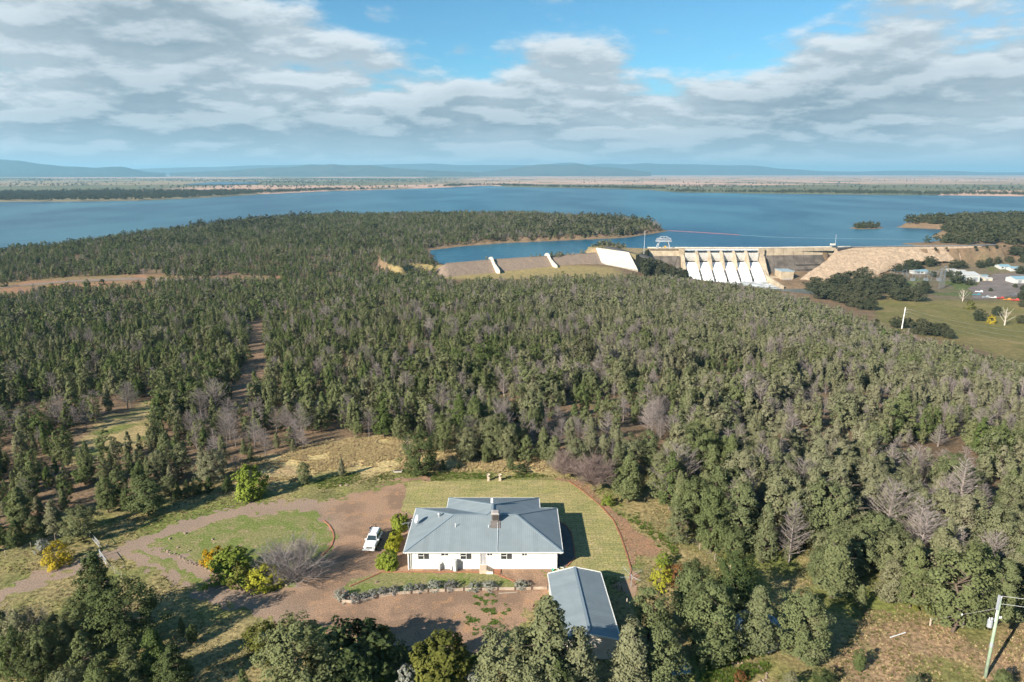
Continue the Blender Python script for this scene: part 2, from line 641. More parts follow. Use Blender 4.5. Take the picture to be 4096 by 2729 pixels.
def zone_colors(x, y, z):
    n = len(x)
    col = np.zeros((n, 3))
    n1, n2, n3 = fbm(x, y, 1 / 6., 21, 4), fbm(x, y, 1 / 1.7, 22, 3), fbm(x, y, 1 / 25., 23, 4)
    litter = np.array([0.190, 0.130, 0.088])
    green = np.array([0.165, 0.185, 0.060])
    gold = np.array([0.500, 0.390, 0.205])
    brown = np.array([0.310, 0.215, 0.140])
    pale = np.array([0.270, 0.220, 0.115])
    col[:] = litter
    col *= (0.75 + 0.6 * n1)[:, None]
    u, v = PJ(x, np.maximum(y, 20.0), z)

    def lay(w_, c):
        w_ = np.clip(w_, 0, 1)[:, None]
        col[:] = col * (1 - w_) + w_ * np.asarray(c)
    near = np.hypot(x, y)
    yd = psd(x, y, YARD)
    # yard: a patchwork of short green grass and dry stalks
    w_y = sstep(6, -6, yd + (n1 - 0.5) * 16)
    g = sstep(0.36, 0.62, n1 * 0.6 + n2 * 0.15 + n3 * 0.25)
    mixc = green[None] * g[:, None] + pale[None] * (1 - g[:, None])
    col[:] = col * (1 - w_y[:, None]) + mixc * w_y[:, None]
    gf = psd(x, y, GOLD_FIELD)
    lay(sstep(2.0, -2.0, gf + (n1 - 0.5) * 7), gold * 1.0)
    lay(sstep(2.0, -2.0, gf + (n1 - 0.5) * 7) * sstep(0.5, 0.68, n2 * 0.5 + n1 * 0.5) * 0.7, brown)
    br = psd(x, y, BROWN_RIGHT)
    lay(sstep(3, -3, br + (n1 - 0.5) * 8), brown)
    lay(sstep(3, -3, br + (n1 - 0.5) * 8) * sstep(0.52, 0.66, n1) * 0.8, np.array([0.17, 0.18, 0.06]))
    m = sstep(8, -8, psd(u, v, LEFT_CLEARING) + (n1 - 0.5) * 60) * (near < 400)
    lay(m, gold * 0.72)
    lay(m * sstep(0.50, 0.62, n1), green)
    m = sstep(6, -6, psd(u, v, CORRIDOR)) * (near < 560)
    lay(m, np.array([0.27, 0.175, 0.12]))
    m = sstep(12, -4, psd(u, v, LEFT_ROAD) + (n3 - 0.5) * 30) * (near > 380) * (near < 900) * (x < 0)
    lay(m, np.array([0.22, 0.16, 0.09]) * 1.0)
    lay(m * sstep(0.5, 0.62, fbm(x, y, 1 / 18., 31)), np.array([0.30, 0.17, 0.11]))
    m = sstep(20, -20, psd(u, v, MEADOW) + (n3 - 0.5) * 60) * (near > 330) * (x > 100) * (near < 1000)
    lay(m, np.array([0.165, 0.150, 0.058]))
    lay(m * sstep(0.46, 0.62, n3), np.array([0.215, 0.175, 0.080]))
    # works area by the river: bare earth
    wk = psd(x, y, [(440, 700), (760, 690), (860, 900), (560, 900), (430, 800)])
    lay(sstep(10, -20, wk + (n3 - 0.5) * 60), np.array([0.150, 0.120, 0.085]))
    lay(sstep(10, -20, wk) * sstep(0.52, 0.64, n3), np.array([0.095, 0.120, 0.045]))
    # grass flat in front of the low embankment
    wk = psd(x, y, [(-125, 700), (-130, 760), (60, 790), (120, 800), (120, 700)])
    lay(sstep(14, -6, wk), np.array([0.30, 0.235, 0.115]))
    # bare shore
    sd = psd(x, y, LAKE)
    lay(sstep(10, -2, np.abs(sd + 3)) * (near > 700) * 0.85, np.array([0.25, 0.175, 0.115]))
    return col


# ---- ground sheet: fine near, coarse far, out to the horizon
az_f = np.arange(-48, 48.01, 0.36)
az_c = np.r_[np.arange(52, 180, 6.0), np.arange(-180, -51, 6.0)]
azs = np.radians(np.r_[az_f, az_c])
rad = [4.0]
while rad[-1] < 62000:
    r_ = rad[-1]
    rad.append(r_ + max(0.55, r_ * (0.0100 if r_ < 1500 else 0.03)))
rad = np.array(rad)
GA, GR = np.meshgrid(azs, rad)
gx, gy = (np.sin(GA) * GR).ravel(), (np.cos(GA) * GR).ravel()
gz = land(gx, gy)
na, nr = len(azs), len(rad)
I = np.arange(na * nr).reshape(nr, na)
I2 = np.c_[I, I[:, :1]]
gq = np.stack([I2[:-1, :-1], I2[:-1, 1:], I2[1:, 1:], I2[1:, :-1]], -1).reshape(-1, 4)[:, ::-1]
gv = np.c_[gx, gy, gz]
gv = np.r_[gv, [[0, 0, float(land(np.array([0.]), np.array([0.]))[0])]]]
gt = np.stack([np.full(na, na * nr), I2[0, :-1], I2[0, 1:]], -1)[:, ::-1]
gcol = zone_colors(gv[:, 0], gv[:, 1], gv[:, 2])

mg = bpy.data.materials.new('ground')
mg.use_nodes = True
t = NT(mg.node_tree)
b = mg.node_tree.nodes['Principled BSDF']
b.inputs['Roughness'].default_value = 0.95
b.inputs['Specular IOR Level'].default_value = 0.1
at = t.n('ShaderNodeAttribute', attribute_name='soil')
geo = t.n('ShaderNodeNewGeometry')
pos = geo.outputs['Position']
fn = t.noise(pos, 1.6, 5, 0.7)
fn2 = t.noise(pos, 0.22, 5, 0.6)
c1 = t.mix(1.0, at.outputs['Color'], t.mix(t.rng(fn, 0.28, 0.72), (0.50, 0.50, 0.46), (1.5, 1.46, 1.36)), 'MULTIPLY')
c1 = t.mix(1.0, c1, t.mix(t.rng(fn2, 0.3, 0.7), (0.80, 0.84, 0.80), (1.2, 1.16, 1.1)), 'MULTIPLY')
# far country: paddocks and scrub
sp_ = t.n('ShaderNodeSeparateXYZ')
t.l(pos, sp_.inputs[0])
vf = t.vec(t.m('MULTIPLY', sp_.outputs[0], 1 / 1500.), t.m('MULTIPLY', sp_.outputs[1], 1 / 2100.), 0.0)
vo = t.n('ShaderNodeTexVoronoi')
vo.inputs['Scale'].default_value = 1.0
t.l(vf, vo.inputs['Vector'])
sc3 = t.n('ShaderNodeSeparateColor')
t.l(vo.outputs['Color'], sc3.inputs[0])
fa = t.mix(t.rng(sc3.outputs[0], 0.55, 0.72), (0.15, 0.145, 0.075), (0.50, 0.32, 0.225))
fa = t.mix(t.rng(sc3.outputs[1], 0.6, 0.75), fa, (0.30, 0.225, 0.13))
scrub = t.noise(t.vec(t.m('MULTIPLY', sp_.outputs[0], 1 / 500.), t.m('MULTIPLY', sp_.outputs[1], 1 / 1200.), 0.0), 1.0, 7, 0.65)
fa = t.mix(t.rng(scrub, 0.52, 0.64, 0.0, 0.85), fa, (0.065, 0.080, 0.042))
# the pale ploughed plain
plain = t.m('MULTIPLY', t.rng(sp_.outputs[1], 5200, 6500), t.rng(sp_.outputs[0], -1500, 300))
fa = t.mix(t.m('MULTIPLY', plain, t.rng(scrub, 0.62, 0.50, 0.0, 0.75)), fa, (0.56, 0.36, 0.26))
fw = t.rng(sp_.outputs[1], 1900, 2300)
c1 = t.mix(fw, c1, fa)
t.l(c1, b.inputs['Base Color'])
bn = t.n('ShaderNodeBump')
bn.inputs['Strength'].default_value = 1.0
bn.inputs['Distance'].default_value = 0.22
t.l(t.m('ADD', fn, t.m('MULTIPLY', t.noise(pos, 6.0, 3, 0.6), 0.3)), bn.inputs['Height'])
t.l(bn.outputs[0], b.inputs['Normal'])
me = mesh_np('ground', gv, gq, gt, [mg], smooth=True)
ca = me.color_attributes.new('soil', 'FLOAT_COLOR', 'POINT')
ca.data.foreach_set('color', np.c_[gcol, np.ones(len(gcol))].astype(np.float32).ravel())
tag(link('ground', me), kind='structure')


def Hz(x, y):
    return land(np.atleast_1d(np.asarray(x, float)), np.atleast_1d(np.asarray(y, float)))


def onland(p, it=60):
    """the point of the land seen at pixel p (marching along the view ray)"""
    d = ray(*p)
    ts = np.geomspace(40, 9000, 900)
    X, Y, Z = d[0] * ts, d[1] * ts, CAM_Z + d[2] * ts
    h = land(X, Y)
    k = int(np.argmax(Z < h))
    if k == 0:
        k = len(ts) - 1
    lo, hi = ts[k - 1], ts[k]
    s = np.linspace(lo, hi, 40)
    h = land(d[0] * s, d[1] * s)
    kk = int(np.argmax(CAM_Z + d[2] * s < h))
    return float(d[0] * s[kk]), float(d[1] * s[kk]), float(h[kk])


# ---- water
def watermat(name, deep, lightc, wave, bumpd, rough):
    m = bpy.data.materials.new(name)
    m.use_nodes = True
    t = NT(m.node_tree)
    b = m.node_tree.nodes['Principled BSDF']
    geo = t.n('ShaderNodeNewGeometry')
    s3 = t.n('ShaderNodeSeparateXYZ')
    t.l(geo.outputs['Position'], s3.inputs[0])
    st = t.vec(t.m('MULTIPLY', s3.outputs[0], 1 / 300.), t.m('MULTIPLY', s3.outputs[1], 1 / 700.), 0.0)
    big = t.noise(st, 1.0, 5, 0.6, 0.4)
    t.l(t.mix(t.rng(big, 0.35, 0.65), deep, lightc), b.inputs['Base Color'])
    b.inputs['Roughness'].default_value = rough
    b.inputs['IOR'].default_value = 1.33
    b.inputs['Specular IOR Level'].default_value = 0.17
    bn = t.n('ShaderNodeBump')
    bn.inputs['Strength'].default_value = 1.0
    bn.inputs['Distance'].default_value = bumpd
    rip = t.vec(t.m('MULTIPLY', s3.outputs[0], wave), t.m('MULTIPLY', s3.outputs[1], wave * 0.62), 0.0)
    t.l(t.noise(rip, 1.0, 3, 0.55), bn.inputs['Height'])
    t.l(bn.outputs[0], b.inputs['Normal'])
    return m


WATER = watermat('lake_water', (0.006, 0.062, 0.112), (0.042, 0.138, 0.185), 0.085, 1.1, 0.30)


def flat_poly(name, pts, z, m):
    bm = bmesh.new()
    vs = [bm.verts.new((x, y, z)) for x, y in pts]
    f = bm.faces.new(vs)
    bm.normal_update()
    if f.normal.z < 0:
        bmesh.ops.reverse_faces(bm, faces=[f])
    bmesh.ops.triangulate(bm, faces=bm.faces[:])
    me = bpy.data.meshes.new(name)
    bm.to_mesh(me)
    bm.free()
    me.materials.append(m)
    return tag(link(name, me), kind='structure')


flat_poly('lake_water', LAKE, LAKE_Z, WATER)
flat_poly('far_lake_water', [G(p, -36.5) for p in [(735, 738), (860, 728), (1030, 730), (1040, 735), (900, 739), (760, 740)]], -35.0, WATER)
RIVM = watermat('river_water', (0.10, 0.12, 0.11), (0.30, 0.31, 0.30), 0.3, 0.6, 0.3)
flat_poly('river_water', RIVER, RIVER_Z, RIVM)

# ---- hills on the skyline
H1 = lambda x, y: (x / 1.149, 600 + y / 1.149)
H2 = lambda x, y: (2048 + x / 1.149, 600 + y / 1.149)
HILLM = mat('wooded_hills', (0.022, 0.034, 0.026), 1.0, 0.5, 0.004, (0.036, 0.046, 0.032), spec=0.0, coords='Object', detail=8)
HILLM2 = mat('grassy_hills', (0.032, 0.042, 0.028), 1.0, 0.5, 0.003, (0.075, 0.070, 0.042), spec=0.0, coords='Object', detail=9)


def hills(name, prof, D, m, depth=0.12, base=-45, seed=0):
    us = np.array([p[0] for p in prof])
    vs = np.array([p[1] for p in prof])
    u = np.linspace(us[0], us[-1], max(40, int((us[-1] - us[0]) / 7)))
    v = np.interp(u, us, vs)
    v = np.convolve(np.pad(v, 3, 'edge'), np.ones(7) / 7, 'valid')
    fade = sstep(0, 50, u - u[0]) * sstep(0, 50, u[-1] - u)
    verts, rows = [], 15
    for j in range(rows):
        s = j / (rows - 1) * 2 - 1
        for i in range(len(u)):
            X, Y, Z = AT((u[i], v[i]), D)
            hgt = max(Z - base, 4)
            k = D * depth * s
            x = X * (1 + depth * s)
            nn = float(fbm(np.array([x / D * 26]), np.array([s * 3.2]), 1.0, seed + 5, 5)[0])
            sh = max(0.0, 1 - abs(s)) ** (0.8)
            rough = 1 - (1 - (abs(2 * nn - 1))) * 0.55 * min(1, abs(s) * 3)
            verts.append((x, D + k, base - 6 + (hgt + 6) * sh * rough + (nn - .5) * hgt * 0.06))
    n = len(u)
    I = np.arange(n * rows).reshape(rows, n)
    q = np.stack([I[:-1, :-1], I[:-1, 1:], I[1:, 1:], I[1:, :-1]], -1).reshape(-1, 4)
    return tag(link(name, mesh_np(name, verts, q, None, [m], smooth=True)), kind='structure')


hills('hills_far_range', [H1(560, 100), H1(600, 88), H1(700, 85), H1(850, 80), H1(1000, 78), H1(1180, 70), H1(1300, 70), H1(1450, 67), H1(1650, 70), H1(1800, 66), H1(2000, 63), H1(2100, 70), H1(2354, 70), H2(120, 70), H2(220, 60), H2(290, 57), H2(340, 70), H2(420, 62), H2(520, 66), H2(620, 60), H2(700, 66), H2(850, 66), H2(1000, 72), H2(1090, 70), H2(1150, 74), H2(1210, 85), H2(1320, 90), H2(1420, 98), H2(1600, 100), H2(1750, 95), H2(1900, 95), H2(2050, 97), H2(2160, 103), H2(2500, 103)], 27000, HILLM, 0.10, seed=1)
hills('hills_left_range', [H1(-500, 50), H1(-200, 40), H1(0, 43), H1(100, 50), H1(190, 65), H1(240, 68), H1(280, 76), H1(350, 77), H1(440, 83), H1(500, 78), H1(570, 77), H1(600, 87), H1(680, 102), H1(760, 106)], 17000, HILLM, 0.12, seed=2)
hills('hills_middle', [H1(780, 105), H1(900, 101), H1(1050, 95), H1(1200, 83), H1(1350, 78), H1(1430, 65), H1(1470, 72), H1(1520, 63), H1(1590, 72), H1(1700, 70), H1(1800, 83), H1(1900, 90), H1(2050, 98), H1(2200, 104)], 18000, HILLM2, 0.09, seed=3)
hills('hills_right_of_middle', [H1(2200, 105), H2(-60, 92), H2(30, 80), H2(130, 65), H2(200, 68), H2(260, 72), H2(300, 60), H2(330, 68), H2(400, 78), H2(480, 82), H2(560, 92), H2(640, 103)], 20000, HILLM2, 0.09, seed=4)


# ---- sheets laid on the level yard
def sheet(name, sdf, x0, x1, y0, y1, step, z, m, kind='structure'):
    """marching squares over a signed distance (negative inside): a flat sheet with an uneven edge"""
    nx, ny = int((x1 - x0) / step) + 1, int((y1 - y0) / step) + 1
    xs, ys = x0 + np.arange(nx) * step, y0 + np.arange(ny) * step
    X, Y = np.meshgrid(xs, ys)
    S = sdf(X.ravel(), Y.ravel()).reshape(ny, nx)
    verts, faces, idx = [], [], {}

    def vid(key, p):
        if key not in idx:
            idx[key] = len(verts)
            verts.append((p[0], p[1], z if not callable(z) else z(p[0], p[1])))
        return idx[key]
    ins = S < 0
    full = ins[:-1, :-1] & ins[:-1, 1:] & ins[1:, 1:] & ins[1:, :-1]
    anyc = ins[:-1, :-1] | ins[:-1, 1:] | ins[1:, 1:] | ins[1:, :-1]
    for j, i in zip(*np.nonzero(anyc)):
        cs = [(j, i), (j, i + 1), (j + 1, i + 1), (j + 1, i)]
        if full[j, i]:
            faces.append([vid(c, (xs[c[1]], ys[c[0]])) for c in cs])
            continue
        out = []
        for k in range(4):
            a, c = cs[k], cs[(k + 1) % 4]
            sa, sb = S[a], S[c]
            if sa < 0:
                out.append(vid(a, (xs[a[1]], ys[a[0]])))
            if (sa < 0) != (sb < 0):
                tt = sa / (sa - sb)
                key = (a, c) if a < c else (c, a)
                out.append(vid(key, (xs[a[1]] + (xs[c[1]] - xs[a[1]]) * tt, ys[a[0]] + (ys[c[0]] - ys[a[0]]) * tt)))
        if len(out) > 2:
            faces.append(out)
    me = bpy.data.meshes.new(name)
    me.from_pydata(verts, [], faces)
    me.materials.append(m)
    return tag(link(name, me), kind=kind)


def groundmat(name, cols, s1, s2, bump, thr=(0.42, 0.58), extra=None):
    """three soil or grass tones mixed by coarse and fine noise"""
    m = bpy.data.materials.new(name)
    m.use_nodes = True
    t = NT(m.node_tree)
    b = m.node_tree.nodes['Principled BSDF']
    b.inputs['Roughness'].default_value = 0.95
    b.inputs['Specular IOR Level'].default_value = 0.08
    pos = t.n('ShaderNodeNewGeometry').outputs['Position']
    n1, n2 = t.noise(pos, s1, 6, 0.62, 0.3), t.noise(pos, s2, 4, 0.7)
    c = t.mix(t.rng(n1, *thr), cols[0], cols[1])
    c = t.mix(t.rng(t.noise(pos, s1 * 2.7, 5, 0.65), 0.54, 0.66, 0.0, 0.8), c, cols[2])
    if extra:
        c = extra(t, pos, c)
    c = t.mix(1.0, c, t.mix(t.rng(n2, 0.25, 0.75), (0.55, 0.55, 0.53), (1.48, 1.46, 1.42)), 'MULTIPLY')
    t.l(c, b.inputs['Base Color'])
    bn = t.n('ShaderNodeBump')
    bn.inputs['Distance'].default_value = bump
    t.l(n2, bn.inputs['Height'])
    t.l(bn.outputs[0], b.inputs['Normal'])
    return m


def road_part(t, pos, c):
    """the way in from the left is surfaced with greyer stone than the yard"""
    s3 = t.n('ShaderNodeSeparateXYZ')
    t.l(pos, s3.inputs[0])
    wob = t.m('ADD', s3.outputs[0], t.m('MULTIPLY', t.noise(pos, 0.12, 3, 0.5), 14.0))
    return t.mix(t.rng(wob, -17.0, -30.0, 0.0, 0.75), c, (0.290, 0.220, 0.170))


GRAVEL = groundmat('gravel', [(0.335, 0.215, 0.142), (0.235, 0.155, 0.106), (0.385, 0.225, 0.128)], 0.15, 5.5, 0.05, extra=road_part)
ROADG = groundmat('road_gravel', [(0.255, 0.195, 0.155), (0.215, 0.168, 0.135), (0.290, 0.205, 0.145)], 0.3, 6.0, 0.04)
GRASS = groundmat('short_grass', [(0.125, 0.150, 0.042), (0.175, 0.160, 0.070), (0.250, 0.185, 0.110)], 0.22, 3.2, 0.10)
GRASS2 = groundmat('lush_grass', [(0.160, 0.190, 0.055), (0.220, 0.205, 0.088), (0.330, 0.240, 0.150)], 0.26, 3.2, 0.10)


def rolls(t, pos, c):
    """turf laid in rolls: faint strips of slightly different tone"""
    br = t.n('ShaderNodeTexBrick')
    br.inputs['Scale'].default_value = 1.0
    br.inputs['Brick Width'].default_value = 1.9
    br.inputs['Row Height'].default_value = 0.62
    br.inputs['Mortar Size'].default_value = 0.035
    br.inputs['Color1'].default_value = (1.12, 1.10, 1.02, 1)
    br.inputs['Color2'].default_value = (0.84, 0.88, 0.86, 1)
    br.inputs['Mortar'].default_value = (0.52, 0.56, 0.46, 1)
    t.l(pos, br.inputs['Vector'])
    return t.mix(1.0, c, br.outputs[0], 'MULTIPLY')


TURF = groundmat('turf', [(0.345, 0.290, 0.140), (0.285, 0.262, 0.112), (0.395, 0.315, 0.170)], 0.16, 3.4, 0.07, extra=rolls)
DIRT = groundmat('red_dirt', [(0.310, 0.180, 0.110), (0.260, 0.165, 0.105), (0.160, 0.150, 0.055)], 0.35, 3.0, 0.08)

DRIVE = Gp(R2, [(-700, 1290), (-700, 1170), (-300, 985), (0, 862), (180, 772), (480, 662), (600, 615), (820, 560), (1000, 488), (1150, 420), (1400, 340), (1700, 282), (2000, 256), (2354, 240)]) \
    + Gp(R1, [(60, 250), (250, 215), (400, 150), (540, 108), (690, 96), (700, 112), (565, 130), (520, 330), (620, 330), (900, 420), (1560, 420), (1600, 700), (1500, 735), (1510, 905), (1420, 930), (1300, 1080), (1210, 1150), (1130, 1285), (960, 1290), (700, 1225), (480, 1245), (90, 1190), (0, 1150)]) \
    + Gp(R2, [(2200, 1120), (1900, 1075), (1700, 1030), (1560, 985), (1450, 940), (1330, 870), (1200, 790), (1060, 735), (920, 685), (850, 640), (730, 652), (640, 655), (560, 700), (420, 762), (200, 850), (0, 950), (-300, 1085)])
ISLAND = Gp(R2, [(985, 560), (1100, 510), (1300, 450), (1500, 390), (1700, 355), (1900, 335), (2080, 322), (2180, 395), (2232, 450), (2245, 500), (2225, 570), (2150, 640), (2100, 690), (2050, 770), (1950, 830), (1800, 852), (1620, 832), (1500, 772), (1380, 700), (1270, 672), (1200, 622), (1080, 582)])
FRONT_GRASS = Gp(R1, [(120, 850), (180, 785), (385, 742), (700, 744), (1040, 746), (1130, 748), (1285, 806), (1375, 815), (1375, 848), (1130, 848), (900, 856), (700, 862), (560, 880), (420, 890), (300, 912), (220, 905)])
LAWN = Gp(R1, [(560, 130), (1100, 122), (1470, 118), (1640, 130), (1730, 190), (1850, 290), (1940, 390), (1990, 500), (2030, 620), (2058, 720), (2048, 800), (1900, 760), (1840, 745), (1670, 712), (1560, 716), (1400, 600), (800, 420), (512, 332)])
DIRT_PATH = Gp(R1, [(1480, 112), (1640, 106), (1760, 140), (1870, 260), (1990, 360), (2100, 470), (2230, 540), (2280, 600), (2200, 640), (2120, 600), (2090, 700), (2110, 830), (2080, 900), (1960, 860), (1950, 800), (2048, 800), (2058, 720), (2030, 620), (1990, 500), (1940, 390), (1850, 290), (1730, 190), (1640, 128)])


def bbox(poly, pad=2):
    a = np.array(poly)
    return a[:, 0].min() - pad, a[:, 0].max() + pad, a[:, 1].min() - pad, a[:, 1].max() + pad


def rag(poly, amp=0.7, sc_=0.7, seed=1):
    return lambda x, y: psd(x, y, poly) + amp * (fbm(x, y, sc_, seed, 3) - 0.5) * 2


sheet('driveway', lambda x, y: psd(x, y, DRIVE) + 2.2 * (fbm(x, y, 0.35, 41, 2) - 0.5) + 4.6 * (fbm(x, y, 1.1, 49, 4) - 0.5), *bbox(DRIVE), 0.27, 0.004, GRAVEL)
sheet('dirt_path', rag(DIRT_PATH, 0.9, 0.8, 42), *bbox(DIRT_PATH), 0.35, 0.008, DIRT)
sheet('lawn_turf', lambda x, y: psd(x, y, LAWN) + 0.7 * (fbm(x, y, 1.4, 43, 3) - 0.5), *bbox(LAWN), 0.35, 0.012, TURF)
sheet('grass_island', lambda x, y: psd(x, y, ISLAND) + 1.2 * (fbm(x, y, 0.5, 44, 2) - 0.5) + 3.6 * (fbm(x, y, 1.1, 50, 4) - 0.5), *bbox(ISLAND), 0.3, 0.012, GRASS2)
sheet('grass_strip', lambda x, y: psd(x, y, FRONT_GRASS) + 1.1 * (fbm(x, y, 1.5, 45, 3) - 0.5), *bbox(FRONT_GRASS), 0.25, 0.012, GRASS2)
TRK = Gp(R2, [(880, 600), (960, 612), (1060, 650), (1160, 700), (1240, 750), (1320, 805), (1380, 850)])


def strip(x, y):
    d = np.full(np.shape(x), 1e9)
    for (x0, y0), (x1, y1) in zip(TRK[:-1], TRK[1:]):
        q = np.clip(((x - x0) * (x1 - x0) + (y - y0) * (y1 - y0)) / ((x1 - x0) ** 2 + (y1 - y0) ** 2), 0, 1)
        d = np.minimum(d, np.hypot(x - x0 - q * (x1 - x0), y - y0 - q * (y1 - y0)))
    return d - 0.5 + 2.4 * (fbm(x, y, 0.9, 52, 3) - 0.5)


sheet('track_grass', strip, *bbox(TRK), 0.2, 0.008, GRASS2)
PATH = Gp(R1, [(1562, 716), (1575, 400), (1620, 425), (1655, 475), (1680, 640), (1620, 705)])
sheet('side_path', rag(PATH, 0.05, 0.9, 46), *bbox(PATH), 0.25, 0.018, mat('dark_paving', (0.13, 0.125, 0.12), 0.9, 0.3, 2.0, bump=0.01))
# tufts of weed on the gravel
WEEDS = Gp(R1, [(930, 950), (1000, 890), (1110, 880), (1220, 940), (1250, 1030), (1180, 1060), (1130, 1110), (1120, 1180), (1060, 1170), (1020, 1090), (930, 1060)])
sheet('weed_patch', lambda x, y: np.maximum(psd(x, y, WEEDS), 0.57 - fbm(x, y, 1.5, 47, 3)), *bbox(WEEDS), 0.12, 0.008, groundmat('weeds', [(0.110, 0.150, 0.036), (0.135, 0.165, 0.048), (0.22, 0.17, 0.09)], 0.8, 6.0, 0.12))

# ================================================================== THE DAM
CONC = mat('pale_concrete', (0.46, 0.37, 0.255), 0.9, 0.35, 0.12, (0.31, 0.245, 0.17), bump=0.05, bscale=0.6)
CONC2 = mat('stained_concrete', (0.070, 0.058, 0.048), 0.95, 0.5, 0.10, (0.150, 0.125, 0.102), bump=0.06, bscale=0.5)
CONC3 = mat('white_concrete', (0.66, 0.60, 0.50), 0.9, 0.3, 0.10, (0.50, 0.45, 0.37), bump=0.03)
STEEL = mat('grey_painted_steel', (0.36, 0.38, 0.40), 0.5, 0.2, 0.5)
GATEM = mat('gate_steel', (0.50, 0.47, 0.42), 0.6, 0.25, 0.25, bump=0.02)
DARK = mat('painted_hollow_shade', (0.03, 0.03, 0.03), 0.9)
ASPH = mat('asphalt', (0.075, 0.072, 0.068), 0.9, 0.2, 0.5)
FOAM = mat('white_foam', (0.86, 0.87, 0.87), 0.7, 0.12, 0.30, (0.74, 0.78, 0.80), bump=0.35, bscale=0.5)
FOAM2 = mat('churned_water', (0.72, 0.74, 0.74), 0.6, 0.5, 0.10, (0.25, 0.24, 0.22), bump=0.3, bscale=0.4)

SX0, BAY = 223.0, 16.0
dam = empty('concrete_dam', (SX0, DAM_Y, CREST_Z))
tag(dam, 'long concrete dam with six spillway gates across the river', 'dam')


def dbuild(mb, name, m, parent=dam, **k):
    o = mb.build(name, m, parent, **k)
    if parent is dam:
        o.matrix_parent_inverse = Matrix.Translation((-SX0, -DAM_Y, -CREST_Z))
    return o


dbuild(MB().xprism([(884, -62), (900, -62), (900, -41.2), (893, -41.2)], 178, SX0 - 6), 'wall_face', CONC)
dbuild(MB().xprism([(872, -82), (884, -49), (884, -84)], 178, SX0 - 6), 'lower_wall', CONC2)
# wall right of the spillway: pale upright parapet over a dark stained slope
WX0, WX1 = SX0 + 6 * BAY + 8, 450.0
nseg = 9
for i in range(nseg):
    a, c = WX0 + (WX1 - WX0) * i / nseg, WX0 + (WX1 - WX0) * (i + 1) / nseg - 0.35
    ya, yc = DAM_Y + (a - WX0) * 0.11, DAM_Y + (c - WX0) * 0.11
    dbuild(MB().hexa([(a, ya - 3, -49), (c, yc - 3, -49), (c, yc + 6, -49), (a, ya + 6, -49)], [(a, ya - 2.4, -41), (c, yc - 2.4, -41), (c, yc + 6, -41), (a, ya + 6, -41)]), 'wall_panel', CONC)
    dbuild(MB().hexa([(a, ya - 22, -80), (c, yc - 22, -80), (c, yc + 6, -80), (a, ya + 6, -80)], [(a, ya - 3.6, -49.02), (c, yc - 3.6, -49.02), (c, yc + 6, -49.02), (a, ya + 6, -49.02)]), 'stained_panel', CONC2)
    if i == 3:
        for dzz in (-60, -66):
            dbuild(MB().hexa([(a, ya - 12.5 - (dzz < -62) * 3.4, dzz - .6), (c + 20, yc - 10.2 - (dzz < -62) * 3.4, dzz - .6), (c + 20, yc + 2, dzz - .6), (a, ya + 2, dzz - .6)], [(a, ya - 12.5 - (dzz < -62) * 3.4, dzz), (c + 20, yc - 10.2 - (dzz < -62) * 3.4, dzz), (c + 20, yc + 2, dzz), (a, ya + 2, dzz)]), 'wall_ledge', CONC2)
# crest road and parapets
mb = MB()
mb.hexa([(178, 890, -41.15), (WX0, 890, -41.15), (WX0, 900, -41.15), (178, 900, -41.15)], [(178, 890, -40.2), (WX0, 890, -40.2), (WX0, 900, -40.2), (178, 900, -40.2)])
mb.hexa([(WX0 + .02, 889.5, -40.98), (WX1, 903.5, -40.98), (WX1, 911.5, -40.98), (WX0 + .02, 898.5, -40.98)], [(WX0 + .02, 889.5, -40.2), (WX1, 903.5, -40.2), (WX1, 911.5, -40.2), (WX0 + .02, 898.5, -40.2)])
dbuild(mb, 'crest_road', CONC)
dbuild(MB().bar((178, 900.3, -39.7), (WX0, 899.6, -39.7), 0.4, 1.1).bar((WX0, 899.4, -39.7), (WX1, 912, -39.7), 0.4, 1.1), 'parapet', CONC3)
# spillway bridge railing over the gates
mb = MB()
mb.bar((SX0, 887.6, -41.9), (SX0 + 6 * BAY, 887.6, -41.9), 1.2, 0.5).bar((SX0, 887.2, -40.3), (SX0 + 6 * BAY, 887.2, -40.3), 0.25)
for i in range(97):
    mb.box(SX0 + i - .16, SX0 + i + .16, 887.05, 887.35, -41.65, -40.42)
dbuild(mb, 'bridge_railing', mat('white_railing', (0.75, 0.77, 0.78), 0.6, 0.1, 1.0))
dbuild(MB().box(SX0, SX0 + 6 * BAY, 889.2, 889.9, -44.3, -41.3), 'bridge_beam', mat('bridge_beam', (0.10, 0.14, 0.17), 0.7, 0.3, 0.3))


def ogee(y):
    return -56.5 - 21.5 * max(0.0, (888 - y) / 40.0) ** 1.45


